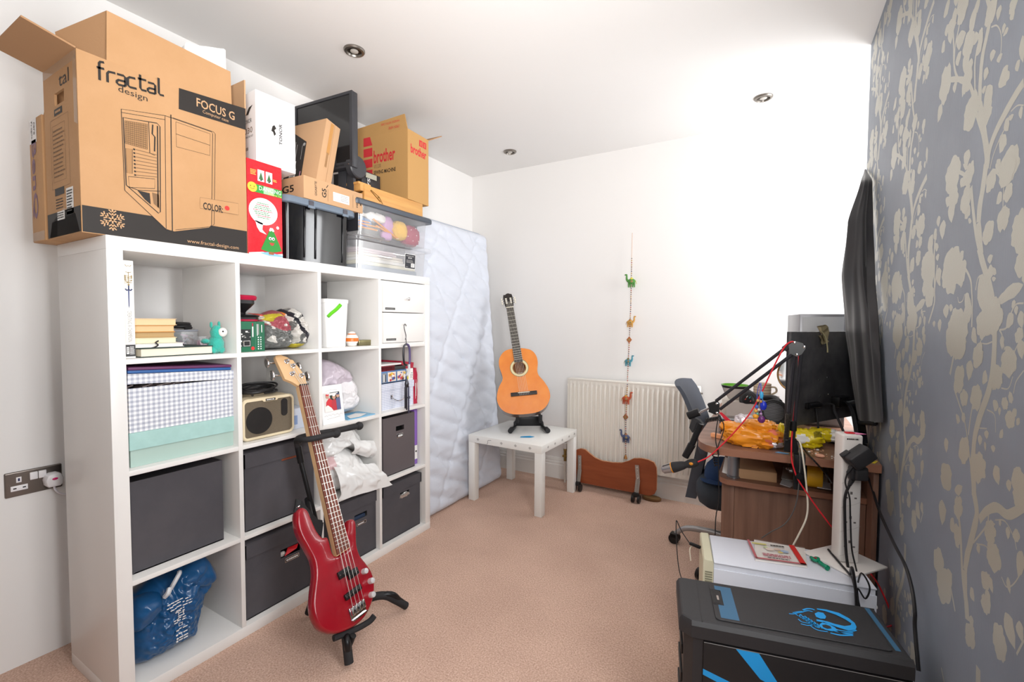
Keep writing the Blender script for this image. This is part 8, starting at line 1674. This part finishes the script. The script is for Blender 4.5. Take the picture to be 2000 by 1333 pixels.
for k in range(5):
    a = first+2*PI*k/5; d = V((math.cos(a), math.sin(a), 0)); b = MB(mat('silver_chair_base', 'a7a7a9')); b.tube([hubc+d*.02+V((0, 0, .005)), hubc+d*.12+V((0, 0, .012)), hubc+d*.25+V((0, 0, .0)), hubc+d*.312+V((0, 0, -.045))], [.020, .017, .015, .012], 12, k=5); lg = b.build('base_leg', ch)
    c = hubc+d*.318; s_ = V((-d.y, d.x, 0)); b = MB(mat('black_castor', '161517'))
    for e in (-1, 1): b.tube([V((c.x, c.y, .0275))+s_*e*.006, V((c.x, c.y, .0275))+s_*e*.022], .0275, 20)
    b.obox((c.x, c.y, .042), d, s_, V((0, 0, 1)), .022, .022, .014, .006); b.build('castor', lg)
t = thing('cap', 'dark blue baseball cap lying on the office chair seat', 'cap', (1.50, 1.95, .432))
b = MB(mat('navy_cap_cloth', '1d3a63', .8, bump=(300, .2))); b.lathe((1.52, 1.93, .4325), [(.085, 0), (.084, .03), (.074, .065), (.05, .092), (.02, .104), (.002, .106)], n=28); b.build('crown', t)
b = MB(mat('navy_cap_cloth', '1d3a63')); b.slab([(1.52+.125*math.cos(a)*(1 if True else 1), 1.93-.085-.065*abs(math.cos(a-PI/2))+.02, .4365) if False else (1.50+.075*math.cos(a), 1.86-.065*math.sin(a), .4375) for a in [PI*i/14 for i in range(15)]], (0, 0, 1), .004); b.build('brim', t)
t = thing('wood_block', 'small pale wooden block on the far wall behind the office chair', 'block', (1.40, 2.6, .26)); b = MB(mat('pale_pine', 'c9a877', .6)); b.box(1.405, 1.44, 2.62, 2.66, .25, .33, .002); b.build('block', t)

# ------------------------------------------------ white computer tower
M_pcw = mat('white_steel_case', 'dfe2ec', .4, bump=(300, .03)); M_pcc = mat('cream_bezel', 'd8d3b8', .45)
ya = math.radians(10.5); wc = V((1.548, 1.018, 0)); Tw = Matrix.Translation(wc) @ Matrix.Rotation(ya, 4, 'Z')
pw = thing('computer_tower', 'white steel computer tower with a cream front, behind the black tower', 'computer', (1.79, 1.17, 0))
b = MB(M_pcw); b.T = Tw; b.box(.030, .472, 0.004, .206, .012, .425, .002); b.build('case', pw)
b = MB(M_pcw); b.T = Tw; b.box(.030, .474, -.001, .0035, .014, .409, .001); b.build('side_panel', pw)
b = MB(M_pcw); b.T = Tw; b.box(.031, .474, .001, .208, .4255, .430, .0015); b.build('top_panel', pw)
b = MB(M_pcc); b.T = Tw; b.loft([(-.002, 0.0), (-.002, .21), (.0295, .212), (.0295, -.002)][::-1], [(0, .005), (0, .428), (.004, .434)], (0, 0, 0), (1, 0, 0), (0, 1, 0)); b.build('front_bezel', pw)
b = MB(mat('bezel_slots', '8a8772', .6)); b.T = Tw
for k in range(9): b.box(.004, .026, -.0028, -.0012, .33+k*.008, .334+k*.008)
b.build('vent_slots', pw)['kind'] = 'stuff'
for sx_, sy_ in ((.05, .02), (.05, .19), (.45, .02), (.45, .19)): b = MB(M_bsteel); b.T = Tw; b.lathe((sx_, sy_, 0), [(.014, 0), (.014, .012)], n=14); b.build('foot', pw)
b = MB(M_white); b.T = Tw; b.cyl((.472, .03, .36), (.486, .03, .36), .005, n=10); b.cyl((.472, .10, .36), (.482, .10, .36), .004, n=10); b.build('thumb_screw', pw)
ib = Ink(Tw @ V((-.0022, .206, 0)), Tw.to_3x3() @ V((0, -1, 0)), (0, 0, 1)); ib.text('USB', .07, .37, .09, .378, M_grey); ib.rect(.05, .39, .085, .398, M_grey); ib.build('port_marks', pw)
TZ = .4304
cdm = lambda a, c, h=0: Tw @ V((a, c, TZ+h))
ul = thing('usb_stick', 'black USB plug and thin wire in the front of the white computer tower', 'cable', tuple(Tw @ V((-.03, .12, .41))))
b = MB(M_bsteel); b.bar(Tw @ V((-.003, .13, .412)), Tw @ V((-.040, .14, .418)), .014, .008, (0, 0, 1), .002); b.build('plug', ul)
b = MB(mat('black_cable', '201f21')); A_ = Tw @ V((-.04, .14, .418)); b.tube([A_, A_+V((-.03, .015, .03)), A_+V((-.048, .02, .062)), A_+V((-.050, .015, .055)), A_+V((-.045, 0, -.01)), A_+V((-.03, -.02, -.10)), A_+V((.0, -.04, -.16)), A_+V((.02, -.05, -.2))], .0017, 6, k=6); b.build('wire', ul)
b = MB(mat('cream_cable', 'e3dccb')); b.tube([Tw @ V((-.002, .15, .405)), Tw @ V((-.028, .15, .405)), Tw @ V((-.038, .15, .39)), Tw @ V((-.034, .148, .35))], .0022, 6, k=5); b.build('cream_wire', ul)
# CD case
cd_ = thing('disc_case', 'clear disc case with a red spine lying on the white computer tower', 'disc case', tuple(cdm(.2, .15)))
Pc = [(1.686,1.253,0.438),(1.841,1.271,0.438),(1.841,1.136,0.438),(1.695,1.101,0.438)]
b = MB(mat('case_insert', 'ece6e0', .4)); b.slab([(x, y, .4370) for x, y, z in Pc][::-1], (0, 0, 1), .006); b.build('insert', cd_)
b = MB(thin_mat('case_clear', 'ffffff', .03, .05, .04)); b.slab([(x, y, .4405) for x, y, z in Pc][::-1], (0, 0, 1), .003); b.build('clear_lid', cd_)
o_ = V((*Pc[3][:2], .4412)); u_ = V(Pc[2])-V(Pc[3]); v_ = V(Pc[0])-V(Pc[3]); ic = Ink(o_, (u_.x, u_.y, 0), (v_.x, v_.y, 0), .0002); L = u_.length; Hh = .135
M_cr = mat('case_red', 'd2332f', .4)
ic.rect(L-.018, .0, L-.001, Hh, M_cr); ic.line([(.002, .004), (L-.002, .004)], .009, mat('case_red_edge', 'bd6a70', .4)); ic.line([(.004, .003), (.004, Hh)], .008, mat('case_red_edge', 'bd6a70'))
ic.rect(.012, .108, .058, .118, mat('case_yellow', 'd9d07a', .4)); ic.text('Nintendogs', .03, .03, .115, .045, mat('case_pink', 'b8566a', .4), 1) if False else ic.lines(.03, .026, .118, .046, 2, mat('case_pink', 'b8566a', .4), 1, 3, .6)
for a, c, r, m_ in ((.06, .078, .013, 'e6d3c8'), (.085, .085, .011, 'dcc4b4'), (.105, .075, .012, 'a9bcd6'), (.09, .065, .008, 'e0c67a'), (.05, .09, .007, 'c9d9a0')): ic.disc(a, c, r, mat('case_'+m_, m_, .4), 1, r*.75)
ic.lines(.07, .105, .12, .118, 1, M_ink, 1, 5, .6); ic.lines(.04, .012, .12, .02, 1, M_ink, 1, 6, .6); ic.build('cover_print', cd_)
# green clip
gc = thing('hair_clip', 'small translucent green plastic clip on the white computer tower', 'clip', (1.866,1.183,0.43))
M_gclip = mat('green_translucent', '0f9a72', .15, trans=.3)
p = V((1.863,1.188,0.43)); p2 = V((1.886,1.165,0.43))
b = MB(M_gclip); b.tube([p+V((-.006, .018, .004)), p+V((-.008, .004, .014)), p+V((.004, -.008, .012)), p+V((.012, .006, .014)), p+V((.004, .012, .012)), p+V((-.004, .002, .006))], [.005, .007, .006, .006, .005, .005], 10, k=5); b.build('jaw', gc, smooth=60)
b = MB(M_gclip); b.tube([p+V((.010, .0, .010)), p2+V((0, 0, .010)), p2+V((.012, -.004, .0075)), p2+V((.008, -.014, .006))], [.006, .008, .008, .006], 10, k=5); b.build('handle', gc, smooth=60)
b = MB(M_crim); b.bar(p+V((-.004, .004, .016)), p+V((.008, .002, .016)), .004, .003); b.build('print_mark', gc)
# ------------------------------------------------ upright extension tower on a square foot
et = thing('socket_tower', 'white upright extension socket tower on a square foot with two black plugs', 'extension lead', (1.955, 1.25, TZ))
M_ext = mat('white_abs_plastic', 'e9e4e0', .35); c_t = V((1.950, 1.252, 0)); ra = math.radians(37)
Te = Matrix.Translation((c_t.x, c_t.y, 0)) @ Matrix.Rotation(math.radians(18), 4, 'Z')
b = MB(M_ext); b.T = Matrix.Translation((c_t.x, c_t.y, 0)) @ Matrix.Rotation(math.radians(50), 4, 'Z'); b.box(-.082, .082, -.082, .082, TZ+.0003, TZ+.008, .003); b.build('foot', et)
b = MB(M_ext); b.T = Te; b.box(-.029, .029, -.029, .029, TZ+.0085, .858, .006, 3); b.build('column', et)
b = MB(mat('red_rocker', 'd5202c', .3)); b.T = Te; b.box(-.012, .014, -.010, .006, .8575, .8625, .002); b.build('switch', et)
fn = Te.to_3x3() @ V((0, -1, 0)); fu = Te.to_3x3() @ V((1, 0, 0)); fo = Te @ V((0, -.0291, 0)); ie = Ink(fo, fu, (0, 0, 1), .0003)
M_hole = mat('socket_hole', '6b6562', .6); M_line = mat('moulded_line', 'cfc9c4', .5)
for z in (.735, .655, .575, .495):
    ie.rect(-.0035, z+.010, .0035, z+.019, M_hole); ie.rect(-.016, z-.004, -.009, z+.001, M_hole); ie.rect(.009, z-.004, .016, z+.001, M_hole)
    ie.line([(-.028, z-.035), (-.01, z-.028), (.01, z-.022), (.028, z-.012)], .0012, M_line, 0, k=4)
ie.build('sockets', et)
ie = Ink(fo, fu, (0, 0, 1), .0004); ie.lines(-.018, .842, .018, .848, 1, M_ink, 0, 3, .8); ie.build('lettering', et)
pl_ = thing('power_adapter', 'chunky black power adapter plugged high into the socket tower', 'adapter', tuple(fo+V((.01, -.03, .80))))
q_ = fo+fn*.031+fu*.004+V((0, 0, .797)); ax1 = (fu*.75+V((0, 0, .62))).normalized(); ax2 = (V((0, 0, .75))-fu*.62).normalized()
b = MB(mat('matt_black_plastic', '252427', .5)); b.obox(q_, ax1, ax2, fn, .035, .023, .027, .006, 3); b.build('body', pl_)
b = MB(mat('matt_black_plastic', '252427')); b.obox(q_-fn*.018-ax1*.030+V((0, 0, .012)), ax1, ax2, fn, .014, .018, .012, .003); b.build('pin_cover', pl_)
p2_ = thing('plug', 'black mains plug below the adapter on the socket tower', 'plug', tuple(fo+V((.01, -.02, .74))))
q2 = fo+fn*.022+fu*.006+V((0, 0, .742)); b = MB(mat('matt_black_plastic', '252427')); b.obox(q2, fu, V((0, 0, 1)), fn, .025, .022, .012, .006, 3); b.obox(q2+fn*.014+fu*.002, fu, V((0, 0, 1)), fn, .018, .018, .010, .006, 3); b.build('body', p2_)
b = MB(mat('black_cable', '201f21')); A_ = q_-ax1*.035-ax2*.012; b.tube(cat_rom([A_, A_+V((-.012, -.004, -.022))], 3), [.0058, .004], 8); b.tube(cat_rom([A_+V((-.012, -.004, -.022)), A_+V((-.016, -.004, -.055)), A_+V((-.004, -.004, -.10)), A_+V((.0, -.002, -.16)), A_+V((.006, -.006, -.26)), A_+V((.02, -.014, -.33)), A_+V((.018, -.04, -.36))]+[(1.969,1.06,0.488),(1.989,1.06,0.452),(1.98,1.06,0.415),(1.962,1.06,0.44),(1.963,1.06,0.41),(1.969,1.06,0.381)], 6), .0024, 7); b.build('lead', pl_)
b = MB(mat('black_cable', '201f21')); A_ = q2-fu*.015+V((0, 0, -.02)); b.tube(cat_rom([A_, A_+V((-.008, -.006, -.02))], 3), [.008, .005], 10); b.tube(cat_rom([A_+V((-.008, -.006, -.02)), A_+V((-.018, -.008, -.06)), A_+V((-.016, -.008, -.14)), A_+V((-.010, -.010, -.24)), A_+V((.0, -.02, -.30))]+[(1.945,1.05,0.502),(1.955,1.05,0.443),(1.959,1.05,0.391)], 6), .0042, 8); b.build('lead', p2_)
b = MB(mat('black_cable', '201f21')); b.tube(cat_rom([(1.909,1.289,0.443),(1.932,1.202,0.443),(1.951,1.13,0.443)]+[(1.952,1.06,0.453),(1.964,1.06,0.387)], 6), .0034, 7); tag(b.build('mains_cable', origin=(1.93, 1.2, .43)), 'black cable lying across the foot of the socket tower', 'cable')
b = MB(mat('black_cable', '201f21')); b.tube(cat_rom([(2.02, 1.50, .70)]+[(2.045,1.478,0.639),(2.045,1.302,0.599),(2.045,1.097,0.583),(2.045,0.958,0.58),(2.045,0.886,0.555),(2.045,0.851,0.515),(2.045,0.845,0.477)]+[(2.045, .80, .40)], 6), .0042, 8); tag(b.build('mains_cable', origin=(2.045, 1.1, .6)), 'black cable sagging down the wallpaper to behind the black tower', 'cable')
t = thing('paper_tab', 'small pink paper tab on top of the socket tower', 'paper', (1.97, 1.25, .86)); MB(mat('pink_paper', 'ef8ab8', .5)).slab([Te @ V(p) for p in ((.012, -.02, .8600), (.045, -.012, .8605), (.02, .012, .8600))], (0, 0, 1), .0012).build('tab', t)
# ------------------------------------------------ black computer tower in the foreground
yb = math.radians(12.5); oc = V((1.545, .588, 0)); Tb_ = Matrix.Translation(oc) @ Matrix.Rotation(yb, 4, 'Z')
bt = thing('computer_tower', 'black computer tower with blue stripes and a blue emblem, in the foreground', 'computer', (1.78, .74, 0))
M_pcb2 = mat('black_case_plastic', '2a292b', .5, bump=(500, .06)); M_pcs = mat('black_case_steel', '1f1d1e', .42, bump=(400, .05)); M_bl = mat('sky_blue_paint', '1f95da', .4); M_bl2 = mat('dull_blue_paint', '34607f', .45)
ZB = .48; LX = .482; WYb = .206
b = MB(M_pcs); b.T = Tb_; b.box(.045, LX, .006, WYb-.006, .02, ZB-.045, .002); b.build('case', bt)
b = MB(M_pcs); b.T = Tb_; b.box(.056, LX-.004, .0, .0055, .03, ZB-.047, .001); b.build('side_panel', bt)
# top cover: chamfered hood
TP = [(.0, .022), (.028, .0), (LX, .0), (LX+.004, .01), (LX+.004, WYb-.01), (LX, WYb), (.016, WYb), (.0, WYb-.012)]
b = MB(M_pcb2); b.T = Tb_; b.loft(TP, [(.004, ZB-.044), (0, ZB-.042), (0, ZB-.012), (.006, ZB-.002), (.010, ZB)], (0, 0, 0), (1, 0, 0), (0, 1, 0)); b.build('top_cover', bt, smooth=25)
b = MB(M_pcb2); b.T = Tb_; b.loft(rr((.085+LX-.03)/2, WYb/2, (LX-.03-.085)/2, WYb/2-.022, .010), [(.001, ZB+.0002), (0, ZB+.0008), (0, ZB+.0022), (.001, ZB+.003)], (0, 0, 0), (1, 0, 0), (0, 1, 0)); b.build('hatch', bt)
b = MB(M_pcs); b.T = Tb_; b.box(.052, .0535, .004, WYb-.004, ZB-.0005, ZB+.0006); b.build('seam', bt)
# front bezel with vents
b = MB(M_pcb2); b.T = Tb_; b.loft([(.012, .026), (.032, .004), (.0555, .004), (.0555, WYb-.004), (.026, WYb-.004), (.012, WYb-.018)], [(0, .022), (0, ZB-.045)], (0, 0, 0), (1, 0, 0), (0, 1, 0)); b.build('front_bezel', bt, smooth=25)
for k in range(5): b = MB(M_pcs); b.T = Tb_; b.box(.007, .0125, .045, WYb-.04, .06+k*.075, .085+k*.075, .001); b.build('front_slat', bt)
for sx_, sy_ in ((.06, .02), (.06, .18), (.44, .02), (.44, .18)): b = MB(mat('black_rubber', '1e1d1f')); b.T = Tb_; b.lathe((sx_, sy_, 0), [(.018, 0), (.016, .02)], n=14); b.build('foot', bt)
it = Ink(Tb_ @ V((0, 0, ZB+.0031)), Tb_.to_3x3() @ V((1, 0, 0)), Tb_.to_3x3() @ V((0, 1, 0)), .0002)
it3 = Ink(Tb_ @ V((0, 0, ZB+.0031)), Tb_.to_3x3() @ V((1, 0, 0)), Tb_.to_3x3() @ V((0, 1, 0)), .0002); it3.rect(.098, .030, .140, WYb-.030, M_bl2); it3.build('blue_patch', bt)
it2 = Ink(Tb_ @ V((0, 0, ZB+.0004)), Tb_.to_3x3() @ V((1, 0, 0)), Tb_.to_3x3() @ V((0, 1, 0)), .0002); it2.rect(LX-.024, .030, LX-.013, WYb-.014, M_bl2); it2.build('blue_strip', bt)
# emblem: a three-quarter skull with trailing strokes, traced on the hatch plane
iTb = Tb_.inverted()
EM = lambda P: [tuple((iTb @ V((x, y, 0)))[:2]) for x, y in P]
it.poly(EM([(1.843,0.802),(1.864,0.809),(1.89,0.809),(1.909,0.796),(1.919,0.781),(1.921,0.765),(1.917,0.751),(1.902,0.739),(1.884,0.74),(1.865,0.743),(1.854,0.747),(1.86,0.754),(1.877,0.752),(1.896,0.754),(1.909,0.765),(1.912,0.774),(1.902,0.785),(1.883,0.796),(1.861,0.8),(1.844,0.797)]), M_bl, 2)
it.poly(EM([(1.837,0.774),(1.845,0.787),(1.856,0.789),(1.861,0.775),(1.858,0.763),(1.848,0.758),(1.839,0.761)]), M_bl, 2)
it.poly(EM([(1.839,0.75),(1.851,0.753),(1.859,0.753),(1.851,0.744),(1.839,0.742)]), M_bl, 2)
it.poly(EM([(1.844,0.731),(1.851,0.743),(1.863,0.744),(1.875,0.737),(1.88,0.726),(1.868,0.716),(1.854,0.714),(1.846,0.719)]), M_bl, 2)
it.poly(EM([(1.849,0.73),(1.857,0.737),(1.866,0.735),(1.868,0.727),(1.859,0.72),(1.851,0.722)]), M_pcb2, 3)
it.line(EM([(1.871,0.732),(1.885,0.73),(1.905,0.738),(1.919,0.751)]), 0.0035, M_bl, 1, k=4)
it.line(EM([(1.871,0.721),(1.887,0.722),(1.911,0.736)]), 0.0035, M_bl, 1, k=4)
it.line(EM([(1.864,0.708),(1.883,0.71),(1.909,0.725)]), 0.0045, M_bl, 1, k=4)
it.line(EM([(1.88,0.721),(1.895,0.723),(1.91,0.729)]), 0.0030, M_bl, 1, k=4)
it.line(EM([(1.812,0.777),(1.822,0.789),(1.833,0.794),(1.838,0.792)]), 0.0045, M_bl, 1, k=4)
it.line(EM([(1.814,0.772),(1.824,0.781),(1.833,0.782)]), 0.0035, M_bl, 1, k=4)
it.line(EM([(1.781,0.742),(1.79,0.746),(1.8,0.757),(1.809,0.765),(1.814,0.771)]), 0.0030, M_bl, 1, k=4)
it.line(EM([(1.789,0.751),(1.8,0.762),(1.81,0.77)]), 0.0025, M_bl, 1, k=4)
it.line(EM([(1.795,0.749),(1.803,0.743),(1.806,0.754),(1.813,0.739),(1.816,0.752),(1.819,0.74)]), 0.0024, M_bl, 1, k=3)
it.line(EM([(1.801,0.744),(1.81,0.738),(1.813,0.749),(1.819,0.734),(1.822,0.747),(1.825,0.735)]), 0.0024, M_bl, 1, k=3)
it.line(EM([(1.807,0.739),(1.816,0.733),(1.819,0.744),(1.825,0.73),(1.828,0.742),(1.831,0.73)]), 0.0024, M_bl, 1, k=3)
it.line(EM([(1.814,0.734),(1.822,0.728),(1.825,0.739),(1.831,0.725),(1.834,0.737),(1.837,0.725)]), 0.0024, M_bl, 1, k=3)
it.line(EM([(1.82,0.729),(1.828,0.723),(1.831,0.734),(1.837,0.72),(1.84,0.732),(1.843,0.72)]), 0.0024, M_bl, 1, k=3)
it.line(EM([(1.826,0.724),(1.834,0.718),(1.837,0.729),(1.842,0.715),(1.845,0.728),(1.848,0.716)]), 0.0024, M_bl, 1, k=3)
it.line(EM([(1.8,0.729),(1.807,0.721),(1.818,0.722),(1.83,0.726)]), 0.0030, M_bl, 1, k=4)
it.line(EM([(1.825,0.714),(1.834,0.706),(1.845,0.705),(1.859,0.71)]), 0.0030, M_bl, 1, k=4)
it.line(EM([(1.828,0.722),(1.835,0.717),(1.84,0.715)]), 0.0025, M_bl, 1, k=4)
it.line(EM([(1.805,0.711),(1.818,0.712),(1.83,0.721)]), 0.0030, M_bl, 1, k=4)
it.build('emblem', bt)
b = MB(M_pcs, M_bsteel, M_alu); b.T = Tb_; b.box(.086, .112, .085, .155, ZB+.0024, ZB+.0042, .001); b.box(.089, .109, .089, .151, ZB+.0038, ZB+.0046, m=1); b.box(.098, .103, .105, .125, ZB+.0044, ZB+.0052, m=2); b.build('port_panel', bt)
isd = Ink(Tb_ @ V((0, -.0001, 0)), Tb_.to_3x3() @ V((1, 0, 0)), (0, 0, 1), .0004)
zt_ = ZB-.047
isd.poly([(.128, zt_-.002), (.178, zt_-.002), (.232, zt_-.083), (.182, zt_-.064)], M_bl); isd.poly([(.056, zt_-.068), (.056, zt_-.083), (.40, zt_-.20), (.40, zt_-.175)], M_bl)
isd.line([(.057, zt_-.0005), (LX-.004, zt_-.0005)], .0012, M_silver_ink, 1); isd.build('blue_stripes', bt)
